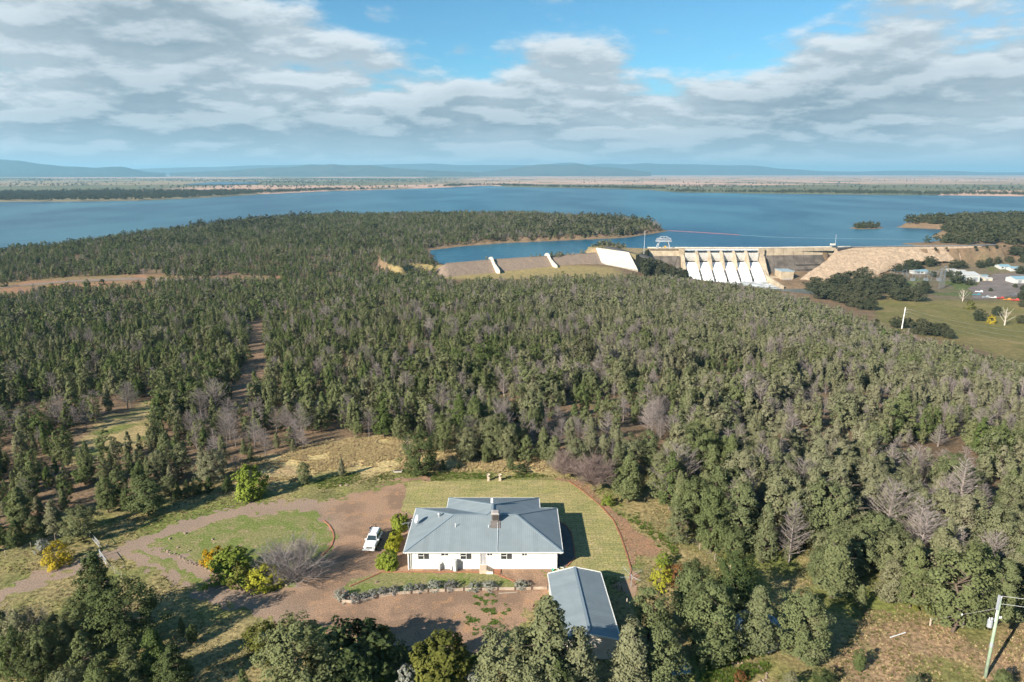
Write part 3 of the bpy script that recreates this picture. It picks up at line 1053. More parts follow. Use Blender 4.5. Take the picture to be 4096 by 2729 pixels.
# end towers and piers
for k, (a, c, yn) in enumerate(((SX0 - 6, SX0 + 0.6, 874), (SX0 + 6 * BAY + 0.2, SX0 + 6 * BAY + 8, 872))):
    dbuild(MB().xprism([(886, -82), (901, -82), (901, -40.1), (886, -40.1)], a, c), 'end_tower', CONC)
    dbuild(MB().xprism([(852 if k else 862, -79), (885.9, -79), (885.9, -47), (880, -50), (868, -64), (858, -72)], a + 1.2, c - 1.2), 'training_wall', CONC)
for i in range(1, 6):
    x = SX0 + i * BAY
    p = dbuild(MB().xprism([(866, -67.5), (896, -67.5), (896, -42.6), (887, -42.6), (883.5, -44), (873, -55.5), (868, -63)], x - 1.3, x + 1.3), 'pier', CONC)
    q = MB()
    for j in range(7):
        zq = -56.6 - j * 1.45
        yq = 872.6 - j * 0.75
        q.box(x + 0.9, x + 2.3, yq, yq + 1.2, zq, zq + 0.75)
    o = tag(q.build('stepped_blocks', CONC3, p), kind='stuff')
    o.matrix_parent_inverse = p.matrix_parent_inverse
    # divider ridge down the chute below the pier
    pts = [(866.2 - j * 3.2) for j in range(5)]
    mb = MB()
    mb.xprism([(yy, ogee(yy) + 1.0 - 0.1 * j) for j, yy in enumerate(pts)] + [(yy, ogee(yy) - 2.0) for yy in reversed(pts)], x - 0.5, x + 0.5)
    dbuild(mb, 'chute_divider', CONC2)
for i in range(6):
    x0, x1 = SX0 + i * BAY + 1.32, SX0 + (i + 1) * BAY - 1.32
    if i == 0:
        x0 = SX0 + 0.7
    if i == 5:
        x1 = SX0 + 6 * BAY + 0.1
    arc = [(886.5 - 2.4 * math.sin(math.pi * (0.12 + 0.55 * j / 6)), -56 + 11.2 * j / 6) for j in range(7)]
    g_ = dbuild(MB().xprism(arc + [(a + 0.5, z_) for a, z_ in reversed(arc)], x0, x1), 'radial_gate', GATEM, smooth=False)
    fr = MB()
    fr.box(x0, x1, 882.7, 883.6, -56.9, -56.15)
    fr.bar((x0 + 0.4, 883.4, -50.5), (x0 + 0.4, 874.6, -56.8), 0.6).bar((x1 - 0.4, 883.4, -50.5), (x1 - 0.4, 874.6, -56.8), 0.6)
    o = fr.build('gate_arm', mat('gate_arm', (0.30, 0.28, 0.25), 0.7), g_)
    o.matrix_parent_inverse = g_.matrix_parent_inverse
    # water running down the chute
    nx, ny = 30, 34
    xs = np.linspace(x0, x1, nx)
    ys = np.linspace(883.5, 846, ny)
    vv = []
    for y in ys:
        for x in xs:
            n_ = float(fbm(np.array([x * 1.3]), np.array([y * 0.25]), 0.9, 60 + i, 4)[0])
            vv.append((x, y, max(ogee(y), RIVER_Z - 0.4) + 0.5 + (n_ - 0.5) * (0.4 + (883 - y) * 0.03)))
    I = np.arange(nx * ny).reshape(ny, nx)
    q = np.stack([I[:-1, :-1], I[1:, :-1], I[1:, 1:], I[:-1, 1:]], -1).reshape(-1, 4)
    tag(link('spilling_water', mesh_np('spilling_water', vv, q, None, [FOAM], smooth=True)), kind='structure')
# boiling water at the foot
nx, ny = 70, 46
vv = []
for j in range(ny):
    for i in range(nx):
        x, y = SX0 + 0.4 + (319.2 - SX0 - .4) * i / (nx - 1), 849.5 - 52 * j / (ny - 1)
        vv.append((x, y, RIVER_Z + 0.25 + 1.5 * float(fbm(np.array([x]), np.array([y]), 0.22, 71, 4)[0]) * max(0.15, 1 - j / 30)))
I = np.arange(nx * ny).reshape(ny, nx)
q = np.stack([I[:-1, :-1], I[1:, :-1], I[1:, 1:], I[:-1, 1:]], -1).reshape(-1, 4)
tag(link('churned_water', mesh_np('churned_water', vv, q, None, [FOAM2], smooth=True)), kind='structure')

# downstream training wall and powerhouse
tw = MB().xprism([(800, -80), (880, -80), (880, -58), (868, -64), (858, -69), (846, -70.5), (800, -74.5)], 320.2, 322.2).build('river_wall', CONC)
tag(tw, 'low sloping concrete wall between spillway pool and powerhouse', 'wall')
ph = empty('powerhouse', (343, 845, -78))
tag(ph, 'square beige concrete powerhouse with flat grey roof below the dam', 'powerhouse')
MB().box(-7.8, 7.8, 0, 22, -1, 14.2).build('wall', CONC, ph, bevel=0.15)
MB().box(-8.3, 8.3, -0.5, 22.5, 14.2, 15.0).build('roof', mat('powerhouse_roof', (0.34, 0.42, 0.45), 0.6, 0.2, 0.2), ph)
bal = MB().box(-6.5, 4, -4.5, -0.02, 2.4, 3.0)
bal.build('balcony', CONC2, ph)
mb = MB()
for x in (-6.3, -3, 0.3, 3.7):
    mb.bar((x, -4.3, -1), (x, -4.3, 6.6), 0.35)
mb.bar((-6.3, -4.3, 6.6), (3.7, -4.3, 6.6), 0.35).bar((-6.3, -4.3, 4.8), (3.7, -4.3, 4.8), 0.25)
mb.build('hoist_frame', STEEL, ph)
MB().box(-18, -8.4, 6, 20, -1, 6.5).build('side_wall', CONC, ph)

# gantry crane on the crest
cr = empty('gantry_crane', (197.5, 895, -40.15))
tag(cr, 'pale steel gantry crane standing on the dam crest', 'crane')
for sx in (-1, 1):
    mb = MB()
    for sy in (-1, 1):
        mb.bar((sx * 8.2, sy * 4.6, 0), (sx * 5.6, sy * 2.6, 9.2), 0.95)
    mb.bar((sx * 8.2, -4.6, 0.5), (sx * 8.2, 4.6, 0.5), 0.9).bar((sx * 6.9, -3.6, 4.6), (sx * 6.9, 3.6, 4.6), 0.5)
    mb.build('leg_frame', STEEL, cr)
mb = MB()
for sy in (-1, 1):
    mb.bar((-10, sy * 2.9, 9.3), (10, sy * 2.9, 9.3), 0.8, 1.1).bar((-9, sy * 2.9, 12.6), (9, sy * 2.9, 12.6), 0.5)
    for i in range(7):
        x = -9 + 3 * i
        mb.bar((x, sy * 2.9, 9.3), (x, sy * 2.9, 12.6), 0.4)
        if i < 6:
            mb.bar((x, sy * 2.9, 9.6 if i % 2 else 12.4), (x + 3, sy * 2.9, 12.4 if i % 2 else 9.6), 0.32)
mb.box(-10, 10, -3.4, 3.4, 8.6, 8.9)
mb.build('bridge_truss', STEEL, cr)
mb = MB()
for x in (-4.6, 0, 4.6):
    mb.bar((x, -2.8, 12.6), (x * 0.8, -1.2, 15.2), 0.4).bar((x, 2.8, 12.6), (x * 0.8, 1.2, 15.2), 0.4).bar((x * .8, -1.2, 15.2), (x * .8, 1.2, 15.2), 0.4)
mb.bar((-3.7, -1.2, 15.2), (3.7, -1.2, 15.2), 0.4).bar((-3.7, 1.2, 15.2), (3.7, 1.2, 15.2), 0.4).bar((-9, -2.9, 12.6), (-3.7, -1.2, 15.2), 0.35).bar((9, -2.9, 12.6), (3.7, -1.2, 15.2), 0.35)
mb.build('top_frame', STEEL, cr)
MB().box(1.2, 3.6, -1, 1, 1, 3).build('hoist_box', mat('yellow_steel', (0.55, 0.33, 0.05), 0.5), cr)

# rockfill embankment wrapped round the end of the wall
ROCKF = mat('rockfill', (0.45, 0.335, 0.225), 1.0, 0.5, 0.35, (0.30, 0.21, 0.14), bump=0.8, bscale=0.28, detail=8)


def loft(name, top, bot, m, rows=16, amp=0.8, seed=0, sag=0.06, cols=90):
    T, B = np.array(top, float), np.array(bot, float)

    def res(A):
        d = np.r_[0, np.cumsum(np.linalg.norm(np.diff(A, axis=0), axis=1))]
        s = np.linspace(0, d[-1], cols)
        return np.stack([np.interp(s, d, A[:, k]) for k in range(3)], 1)
    T, B = res(T), res(B)
    vs = []
    for j in range(rows):
        f = j / (rows - 1)
        L = T * (1 - f) + B * f
        L = L.copy()
        n_ = fbm(L[:, 0], L[:, 1] + L[:, 2] * 2, 0.16, seed, 4) - 0.5
        L[:, 2] += n_ * 2 * amp * min(1, 4 * f) - sag * 10 * math.sin(math.pi * f)
        vs.append(L)
    vs = np.concatenate(vs)
    I = np.arange(rows * cols).reshape(rows, cols)
    q = np.stack([I[:-1, :-1], I[1:, :-1], I[1:, 1:], I[:-1, 1:]], -1).reshape(-1, 4)
    return link(name, mesh_np(name, vs, q, None, [m], smooth=False))


crest = [(424, 892, -46), (428, 901, -40), (452, 905, -40)] + [(455 + 30 * i, 906 + 3.2 * i, -40) for i in range(1, 7)] + [(660, 935, -41)]
toe = [AT((3165, 1131), 834), AT((3223, 1141), 828), AT((3293, 1121), 836), AT((3380, 1116), 840), AT((3477, 1111), 842), AT((3553, 1076), 868), AT((3680, 1040), 884), AT((3877, 1041), 905)]
toe = [(a, c, z - 2) for a, c, z in toe]
rf = loft('rockfill_embankment', crest, toe, ROCKF, rows=40, amp=1.5, seed=81, cols=140)
tag(rf, 'huge tan rockfill slope closing the right end of the dam', 'embankment')
cap = MB()
cl = [(426, 895)] + [(452, 905)] + [(455 + 30 * i, 906 + 3.2 * i) for i in range(1, 7)] + [(660, 935)]
for (a, b_), (c, d) in zip(cl[:-1], cl[1:]):
    cap.hexa([(a, b_ - .6, -46), (c, d - .6, -46), (c, d + 9, -46), (a, b_ + 9, -46)], [(a, b_ - .6, -39.8), (c, d - .6, -39.8), (c, d + 9, -39.8), (a, b_ + 9, -39.8)])
tag(cap.build('crest_roadway', ASPH), kind='structure')
gr = MB()
for (a, b_), (c, d) in zip(cl[:-1], cl[1:]):
    gr.bar((a, b_ - .2, -39.1), (c, d - .2, -39.1), 0.2, 0.45)
    L = math.hypot(c - a, d - b_)
    for k in range(int(L / 4)):
        f = k / (L / 4)
        gr.box(a + (c - a) * f - .1, a + (c - a) * f + .1, b_ + (d - b_) * f - .3, b_ + (d - b_) * f - .1, -39.9, -38.9)
tag(gr.build('guard_rail', STEEL), 'steel guard rail along the top of the rockfill slope', 'guard rail')

# lower rock bench by the river
bench = loft('rock_bench', [AT((3150, 1128), 838), AT((3230, 1120), 842), AT((3300, 1116), 842)], [AT((3128, 1152), 812), AT((3205, 1166), 800), AT((3270, 1165), 800)], ROCKF, rows=14, amp=1.0, seed=83, cols=50)
tag(bench, 'tan rock bench at the river edge beside the powerhouse', 'rock bench')

# low embankment across the saddle, with two white fins
AUXM = mat('aux_rock', (0.290, 0.210, 0.150), 1.0, 0.4, 0.5, (0.215, 0.160, 0.118), bump=0.5, bscale=0.4, detail=7)
ac = [G(p, CREST_Z) for p in AUX]
top = [(ac[0][0] - 8, ac[0][1] - 4, CREST_Z - 4)] + [(x, y, CREST_Z) for x, y in ac] + [(ac[-1][0] + 6, ac[-1][1], CREST_Z - 1)]
bot = [(x + 3, y - 27, -52.5) for x, y, z in top]
bot[0] = (top[0][0] - 4, top[0][1] - 18, -53)
aux = loft('saddle_embankment', top, bot, AUXM, rows=18, amp=0.5, seed=91, sag=0.0, cols=120)
tag(aux, 'low brown stone embankment holding back the inlet', 'embankment')
mb = MB()
for (a, b_), (c, d) in zip(ac[:-1], ac[1:]):
    mb.hexa([(a, b_, -47), (c, d, -47), (c, d + 6, -47), (a, b_ + 6, -47)], [(a, b_, -39.8), (c, d, -39.8), (c, d + 6, -39.8), (a, b_ + 6, -39.8)])
tag(mb.build('saddle_crest', AUXM), kind='structure')
for i, (pt, lab) in enumerate(((R4(655, 400), 'left one of two white concrete fins crossing the saddle embankment'), (R4(1062, 372), 'right one of two white concrete fins crossing the saddle embankment'))):
    x, y = G(pt, CREST_Z)
    f_ = MB().prism([(0, 0), (2, 0), (2, 1), (0, 1)], 0, 0.01)
    f_ = MB()
    prof = [(7, -42), (7, -38.2), (1, -36.4), (-2, -37.4), (-9, -42.0), (-27, -46.8), (-29, -47.2), (-29, -53), (-9, -52)]
    f_.v = []
    for dx_ in (0, 2.4):
        f_.v += [(x + dx_ - yy * 0.16 * -1 * 0.0 + (-yy) * 0.30, y + yy, zz_) for yy, zz_ in prof]
    n_ = len(prof)
    f_.f = [tuple(range(n_ - 1, -1, -1)), tuple(range(n_, 2 * n_))] + [(k, (k + 1) % n_, n_ + (k + 1) % n_, n_ + k) for k in range(n_)]
    tag(f_.build('concrete_fin', CONC3), lab, 'wall', 'white fins on the saddle embankment')

# pale concrete slope between the saddle and the dam
sl_ = empty('concrete_slope', (104, 845, -46))
tag(sl_, 'pale sloping concrete facing of the knoll left of the dam', 'concrete slope')
A0, A1, B0, B1 = Vector((103.6, 845, -34)), Vector((142, 830, -38)), Vector((108, 818, -50.5)), Vector((149, 803, -56))
for i in range(11):
    f0, f1 = i / 11, (i + 1) / 11 - 0.006
    q = [A0.lerp(A1, f0), A0.lerp(A1, f1), B0.lerp(B1, f1), B0.lerp(B1, f0)]
    mb = MB()
    mb.hexa([tuple(p + Vector((0.6, 2.5, -3))) for p in (q[3], q[2], q[1], q[0])], [tuple(p) for p in (q[3], q[2], q[1], q[0])])
    o = mb.build('slab', CONC3, sl_)
    o.matrix_parent_inverse = Matrix.Translation((-104, -845, 46))
MOUND = groundmat('dry_mound', [(0.30, 0.22, 0.13), (0.24, 0.20, 0.10), (0.15, 0.16, 0.07)], 0.06, 0.8, 0.3)
kn = MB()
kp = [(92, 852), (103, 844.6), (142, 829.6), (150, 828), (165, 858), (178, 893), (178, 902), (150, 899), (120, 888), (98, 880)]
kn.prism(kp, -58, -36.5)
kz = {0: -40, 1: -34.3, 2: -38.3, 3: -41, 4: -42, 5: -41, 6: -41, 7: -40, 8: -36, 9: -37}
n_ = len(kp)
for i in range(n_):
    v_ = kn.v[n_ + i]
    kn.v[n_ + i] = (v_[0], v_[1], kz[i])
tag(kn.build('knoll', MOUND), kind='structure')
rd = MB()
pts = [AT(R4(x, y), D) for x, y, D in ((1480, 300, 866), (1560, 318, 856), (1650, 345, 842), (1730, 360, 838), (1800, 385, 826), (1830, 412, 815), (1790, 440, 805))]
for a, c in zip(pts[:-1], pts[1:]):
    rd.hexa([(a[0], a[1], a[2] - 2), (c[0], c[1], c[2] - 2), (c[0] + 6, c[1] + 3, c[2] - 2), (a[0] + 6, a[1] + 3, a[2] - 2)], [(a[0], a[1], a[2]), (c[0], c[1], c[2]), (c[0] + 6, c[1] + 3, c[2]), (a[0] + 6, a[1] + 3, a[2])])
tag(rd.build('access_road', ASPH), kind='structure')


def mast(px, D, h, lab, r=0.28, top=None):
    x, y, z = AT(px, D)
    o = empty('mast', (x, y, z))
    tag(o, lab, 'mast')
    MB().tube([(0, 0, -1), (0, 0, h)], [r, r * 0.6], 8).build('shaft', mat('galvanised', (0.62, 0.64, 0.66), 0.4, metal=0.3), o)
    MB().box(-0.9, 0.9, -0.35, 0.35, h, h + 0.4).build('head', STEEL, o)
    return o


mast(R4(1767, 350), 836, 26.5, 'tall thin light mast beside the knoll left of the dam')
mast(R5(1165, 255), 905, 13.5, 'thin aerial mast on the dam crest right of the gates', 0.2)
MB_ = MB().box(-3, 3, -1.5, 1.5, 0, 2.2).build('mast_hut', CONC3)
MB_.location = AT(R5(1150, 254), 903)
tag(MB_, 'small pale hut beside the aerial mast on the crest', 'hut')
# string of floats across the intake
fb = empty('floating_boom', (*G((2672, 923), LAKE_Z), 0.0))
tag(fb, 'string of red and white floats across the water behind the dam', 'floating boom')
fp = [G(p, LAKE_Z) for p in [(2672, 923), (2790, 930), (2906, 937), (3067, 948), (3240, 953), (3420, 956), (3640, 958), (3740, 955)]]
fd = np.r_[0, np.cumsum([math.hypot(b_[0] - a[0], b_[1] - a[1]) for a, b_ in zip(fp[:-1], fp[1:])])]
rd_, wh_ = MB(), MB()
for s in np.arange(0, fd[-1], 4.0):
    x, y = np.interp(s, fd, [p[0] for p in fp]), np.interp(s, fd, [p[1] for p in fp])
    x2, y2 = np.interp(s + 3.2, fd, [p[0] for p in fp]), np.interp(s + 3.2, fd, [p[1] for p in fp])
    red = s < fd[2] + 20
    (rd_ if red else wh_).tube([(x, y, LAKE_Z + .2), (x2, y2, LAKE_Z + .2)], 0.36 if red else 0.15, 6)
for mb, n_, m in ((rd_, 'red_float', mat('red_float', (0.42, 0.13, 0.12), 0.5)), (wh_, 'white_float', mat('white_float', (0.22, 0.31, 0.36), 0.5))):
    o = mb.build(n_, m, fb)
    o.matrix_parent_inverse = Matrix.Translation(-Vector((*G((2672, 923), LAKE_Z), 0)))

# ================================================================== WORKS YARD BY THE RIVER
WHITEM = mat('white_cladding', (0.50, 0.50, 0.48), 0.6, 0.12, 0.4)
TEAL = mat('blue_grey_roofing', (0.22, 0.36, 0.42), 0.45, 0.12, 0.4)
CREAM = mat('cream_cladding', (0.62, 0.52, 0.38), 0.7, 0.12, 0.4)
PANE = mat('dark_glass', (0.03, 0.035, 0.04), 0.12, spec=0.6)


def shed(px0, px1, v_eave, lab, wall, roof, depth=12.0, rise=1.6, doors=(), wins=(), rz=0.0, name='shed', cat='shed'):
    """a gabled building whose near wall runs from px0 to px1 along the ground"""
    a = onland(px0)
    D = a[1]
    c = AT(px1, D)
    wdt = c[0] - a[0]
    hgt = max(2.4, AT((px0[0], v_eave), D)[2] - a[2])
    o = empty(name, (a[0], a[1], a[2]), rz)
    tag(o, lab, cat)
    MB().box(0, wdt, 0, depth, -2, hgt).build('wall', wall, o)
    mb = MB()
    for s in (0, 1):
        y0, y1 = (-.4, depth / 2) if s == 0 else (depth + .4, depth / 2)
        mb.hexa([(-.4, y0, hgt), (wdt + .4, y0, hgt), (wdt + .4, y1, hgt + rise), (-.4, y1, hgt + rise)], [(-.4, y0, hgt + .25), (wdt + .4, y0, hgt + .25), (wdt + .4, y1, hgt + rise + .25), (-.4, y1, hgt + rise + .25)])
    mb.build('roof', roof, o)
    for x in (0.0, wdt - 0.2):
        MB().xprism([(0, hgt), (depth, hgt), (depth / 2, hgt + rise)], x, x + 0.2).build('gable', wall, o)
    for (f0, f1, z1) in doors:
        MB().box(f0 * wdt, f1 * wdt, -.08, -.02, 0, z1 * hgt).build('door', mat('grey_door', (0.25, 0.26, 0.27), 0.6), o)
    for (f0, f1) in wins:
        w_ = MB().box(f0 * wdt, f1 * wdt, -.07, -.02, hgt * .42, hgt * .8).build('window', PANE, o)
        MB().box(f0 * wdt - .12, f1 * wdt + .12, -.16, -.075, hgt * .36, hgt * .41).build('sill', WHITEM, w_)
    return o


shed(R8(1240, 300), R8(1370, 300), R8(0, 272)[1], 'small white building with teal roof left of the substation', WHITEM, TEAL, 12, 1.5, [(0.75, 0.95, .8)], [(0.1, 0.3), (.4, .6)])
shed(R8(1208, 300), R8(1238, 300), R8(0, 270)[1], 'low white annexe at the left end of the works yard', WHITEM, WHITEM, 8, .6)
shed(R8(1740, 382), R8(1895, 386), R8(0, 312)[1], 'tall plain white workshop in the middle of the works yard', WHITEM, WHITEM, 26, 2.5, [(0.55, .85, .7)])
shed(R8(1598, 282), R8(1665, 282), R8(0, 258)[1], 'long low white shed behind the white workshop', WHITEM, WHITEM, 10, .8)
shed(R8(1690, 300), R8(1758, 300), R8(0, 270)[1], 'white lean-to tucked behind the tree by the workshop', WHITEM, WHITEM, 10, .8)
shed(R8(1945, 370), R8(2030, 370), R8(0, 346)[1], 'small cream shed right of the white workshop', CREAM, WHITEM, 8, .8, [(0.2, .5, .8)])
shed(R8(2110, 252), R8(2215, 252), R8(0, 222)[1], 'white weatherboard office with blue roof at the far right', WHITEM, TEAL, 11, 1.8, [(0.45, .55, .85)], [(0.12, 0.3), (.65, .85)])
shed(R8(2218, 272), R8(2310, 272), R8(0, 240)[1], 'white wing with blue roof beside the weatherboard office', WHITEM, TEAL, 9, 1.5, [], [(.3, .7)])
shed(R8(2258, 400), R8(2480, 400), R8(0, 352)[1], 'long pale shed with blue roof cut by the right edge', WHITEM, TEAL, 16, 2.2, [(.15, .3, .8)])
shed(R8(1925, 335), R8(1985, 335), R8(0, 324)[1], 'open blue-roofed shelter behind the cream shed', STEEL, TEAL, 6, .5)
# bare yard and a sheet of paving
yp = [onland(R8(*p)) for p in ((1780, 450), (2040, 300), (2354, 280), (2354, 540), (1850, 560))]
sheet('works_paving', rag([(a_, b_) for a_, b_, c_ in yp], 6, .05, 54), *bbox([(a_, b_) for a_, b_, c_ in yp], 8), 4.0, lambda x, y: float(Hz(x, y)[0]) + .35, mat('pale_gravel_yard', (0.19, 0.155, 0.135), .95, .3, .1))
# substation
GALV = mat('cloud_shaded_galvanised', (0.17, 0.19, 0.205), 0.6, 0.2, 0.5)  # steel colour darkened to stand in for a cloud shadow over the works
s0 = onland(R8(1480, 370))
sub = empty('substation', s0)
tag(sub, 'electric substation of steel gantries behind the meadow', 'substation')
rs = random.Random(5)
for i in range(6):
    for j in range(3):
        x, y = -42 + i * 15, j * 14 + 4
        mb = MB()
        mb.bar((x, y, -1), (x, y, 9), 0.35).bar((x + 5, y, -1), (x + 5, y, 9), 0.35).bar((x, y, 9), (x + 5, y, 9), 0.4)
        mb.bar((x, y, 6), (x + 5, y, 6), 0.25)
        mb.build('gantry_frame', GALV, sub)
for i in range(4):
    MB().box(-34 + i * 16, -30 + i * 16, -2, 2, -1, 3.2).build('transformer', GALV, sub)
mb = MB()
for i in range(7):
    mb.bar((-44 + i * 15, -5, -1), (-44 + i * 15, -5, 2.2), 0.15)
mb.bar((-44, -5, 2.1), (46, -5, 2.1), 0.12).bar((-44, -5, 1.1), (46, -5, 1.1), 0.1)
mb.build('perimeter_fence', GALV, sub)
for k, (px, h, lab) in enumerate(((R8(1485, 455), 24, 'left lattice tower in front of the substation'), (R8(1520, 448), 26, 'right lattice tower in front of the substation'))):
    a = onland(px)
    o = empty('lattice_tower', a)
    tag(o, lab, 'pylon', 'lattice towers by the substation')
    mb = MB()
    for sx in (-1, 1):
        for sy in (-1, 1):
            mb.bar((sx * 1.0, sy * 1.0, -1), (sx * .35, sy * .35, h), 0.16)
    for i in range(10):
        z0, z1 = h * i / 10, h * (i + 1) / 10
        w0, w1 = 1 - .65 * i / 10, 1 - .65 * (i + 1) / 10
        mb.bar((-w0, -w0, z0), (w1, -w1, z1), 0.1).bar((w0, w0, z0), (-w1, w1, z1), 0.1).bar((-w0, w0, z0), (-w1, -w1, z1), 0.1)
    mb.build('lattice', GALV, o)
    MB().bar((-2.6, 0, h - 1), (2.6, 0, h - 1), 0.2).build('crossarm', STEEL, o)
    MB().bar((-2, 0, h - 4), (2, 0, h - 4), 0.2).build('crossarm', STEEL, o)
# parked machines and vehicles in the yard (a few pixels each)
cols = [((0.07, 0.20, 0.24), 'teal trailer parked at the left end of the storage yard'), ((0.66, 0.68, 0.70), 'white utility parked in the storage yard behind the meadow'), ((0.30, 0.34, 0.36), 'grey trailer parked in the storage yard'), ((0.52, 0.50, 0.48), 'pale flat trailer in the middle of the storage yard'), ((0.42, 0.06, 0.05), 'dark red machine parked in the storage yard'), ((0.60, 0.07, 0.06), 'bright red trailer at the right end of the storage yard'), ((0.10, 0.10, 0.11), 'black trailer parked behind the red machine'), ((0.55, 0.22, 0.05), 'orange drum trailer near the right end of the storage yard')]
spots = [(1865, 520), (1890, 488), (1960, 545), (2030, 548), (2110, 555), (2260, 575), (2240, 525), (2180, 570)]
for (cc, lab), p in zip(cols, spots):
    a = onland(R8(*p))
    o = empty('parked_trailer', a, random.uniform(-.5, .5))
    tag(o, lab, 'trailer', 'vehicles and trailers in the storage yard')
    m = mat('paint_%.2f_%.2f' % cc[:2], cc, 0.4)
    MB().box(-3.6, 3.6, -1.1, 1.1, 0.6, 1.3).build('deck', m, o, bevel=.08)
    MB().hexa([(1.2, -1, 1.3), (3.4, -1, 1.3), (3.4, 1, 1.3), (1.2, 1, 1.3)], [(1.7, -.85, 2.4), (3.1, -.85, 2.4), (3.1, .85, 2.4), (1.7, .85, 2.4)]).build('cab', m, o)
    for sx in (-2, 2):
        for sy in (-1.05, 1.05):
            MB().tube([(sx, sy - .12, .45), (sx, sy + .12, .45)], .45, 10).build('wheel', mat('tyre', (0.02, 0.02, 0.02), 0.9), o)
# pole in the meadow with three wires running off to the right
a = onland(R8(1097, 862))
tz = AT(R8(1137, 640), a[1])
hp = tz[2] - a[2]
mp = empty('power_pole', a)
tag(mp, 'pale power pole at the edge of the meadow', 'power pole')
MB().tube([(0, 0, -1), (tz[0] - a[0], 0, hp)], [.42, .30], 8).build('pole', mat('pale_pole', (0.72, 0.70, 0.66), 0.8), mp)
ends = [onland(R8(2060, 1010)), onland(R8(2354, 1100))]
for k, f in enumerate((0.9, 0.77, 0.64)):
    xx = (tz[0] - a[0]) * f
    MB().bar((xx, 0, hp * f), (xx + 2.4, 0, hp * f), .22).build('crossarm', STEEL, mp)
    e = Vector(ends[1]) - Vector(a) + Vector((0, 0, 14 - 4 * k))
    s_ = Vector((xx + 2.4, 0, hp * f + .3))
    MB().tube([tuple(s_.lerp(e, q_ / 14) - Vector((0, 0, 9 * (q_ / 14) * (1 - q_ / 14)))) for q_ in range(15)], 0.04, 4).build('wire', mat('wire', (0.22, 0.22, 0.22), 0.4), mp)

# ================================================================== THE HOUSE
WALLW = mat('white_render', (0.80, 0.765, 0.70), 0.85, 0.06, 0.8, (0.76, 0.72, 0.65))


def roofmat():
    """blue-grey corrugated steel: ribs run down each slope (fine relief)"""
    m = bpy.data.materials.new('corrugated_roof')
    m.use_nodes = True
    t = NT(m.node_tree)
    b = m.node_tree.nodes['Principled BSDF']
    b.inputs['Roughness'].default_value = 0.52
    b.inputs['Specular IOR Level'].default_value = 0.35
    uv = t.n('ShaderNodeUVMap').outputs[0]
    tcn = t.n('ShaderNodeTexCoord')
    s3 = t.n('ShaderNodeSeparateXYZ')
    t.l(uv, s3.inputs[0])
    wv = t.m('SINE', t.m('MULTIPLY', s3.outputs[0], 2 * math.pi / 0.30))
    nz = t.noise(tcn.outputs['Object'], 0.6, 5, 0.6)
    sheetn = t.n('ShaderNodeTexWhiteNoise', noise_dimensions='1D')
    t.l(t.m('FLOOR', t.m('MULTIPLY', s3.outputs[0], 1 / 0.76)), sheetn.inputs['W'])
    c = t.mix(t.rng(nz, 0.3, 0.7), (0.196, 0.232, 0.244), (0.222, 0.256, 0.266))
    c = t.mix(1.0, c, t.mix(sheetn.outputs[0], (0.95, 0.95, 0.95), (1.05, 1.05, 1.05)), 'MULTIPLY')
    c = t.mix(t.rng(wv, -1.0, -0.4, 0.12, 0.0), c, (0.10, 0.125, 0.14))
    c = t.mix(t.rng(t.noise(tcn.outputs['Object'], 0.35, 6, 0.65), 0.52, 0.70, 0.0, 0.35), c, (0.19, 0.20, 0.19))
    t.l(c, b.inputs['Base Color'])
    bn = t.n('ShaderNodeBump')
    bn.inputs['Distance'].default_value = 0.008
    bn.inputs['Strength'].default_value = 0.7
    t.l(wv, bn.inputs['Height'])
    t.l(bn.outputs[0], b.inputs['Normal'])
    return m


ROOF = roofmat()
TRIM = mat('blue_grey_trim', (0.20, 0.245, 0.27), 0.5)
FASCIA = mat('pale_gutter', (0.70, 0.68, 0.62), 0.5)


def roof_face(name, pts, parent, thick=0.06, off=Vector((0, 0, 0))):
    """one slope of roof with its own thickness; texture runs along the eave"""
    P = [Vector(p) for p in pts]
    n = (P[1] - P[0]).cross(P[2] - P[0]).normalized()
    if n.z < 0:
        P.reverse()
        n = -n
    ax = Vector((-n.y, n.x, 0)).normalized()
    dn = n.cross(ax)
    me = bpy.data.meshes.new(name)
    k = len(P)
    vs = [tuple(p) for p in P] + [tuple(p - n * thick) for p in P]
    fs = [tuple(range(k)), tuple(range(2 * k - 1, k - 1, -1))] + [(i, k + i, k + (i + 1) % k, (i + 1) % k) for i in range(k)]
    me.from_pydata(vs, [], fs)
    uv = me.uv_layers.new(name='UVMap')
    for lp in me.loops:
        c = Vector(me.vertices[lp.vertex_index].co)
        uv.data[lp.index].uv = (c.dot(ax), c.dot(dn))
    me.materials.append(ROOF)
    return link(name, me, parent)


house = empty('house', (0, 0, 0))
tag(house, 'long white house with blue-grey corrugated hip roof beside the gravel yard', 'house')
hx0, hx1, hy0, hy1 = -15.55, 7.28, 87.95, 101.2         # eaves of the main block
wx0, wx1, wy1 = -10.55, 4.5, 104.8                      # eaves of the rear wing
EV, SL = 3.05, 0.356
hm, wm = (hy1 - hy0) / 2, (wx1 - wx0) / 2
ry, rz_ = hy0 + hm, EV + hm * SL                        # main ridge
wxm, wz = (wx0 + wx1) / 2, EV + wm * SL                 # wing ridge
A = (hx0 + hm, ry, rz_)
B = (hx1 - hm, ry, rz_)
wf, wb = (wxm, hy0 + wm, wz), (wxm, wy1 - wm, wz)       # front and rear apex of the wing
jl, jr = (wx0 + hm, ry, rz_), (wx1 - hm, ry, rz_)       # where main ridge meets the wing slopes
vl, vr = (wx0, hy1, EV), (wx1, hy1, EV)                 # valley feet
FL, FR, BL, BR = (hx0, hy0, EV), (hx1, hy0, EV), (hx0, hy1, EV), (hx1, hy1, EV)
WL, WR = (wx0, wy1, EV), (wx1, wy1, EV)
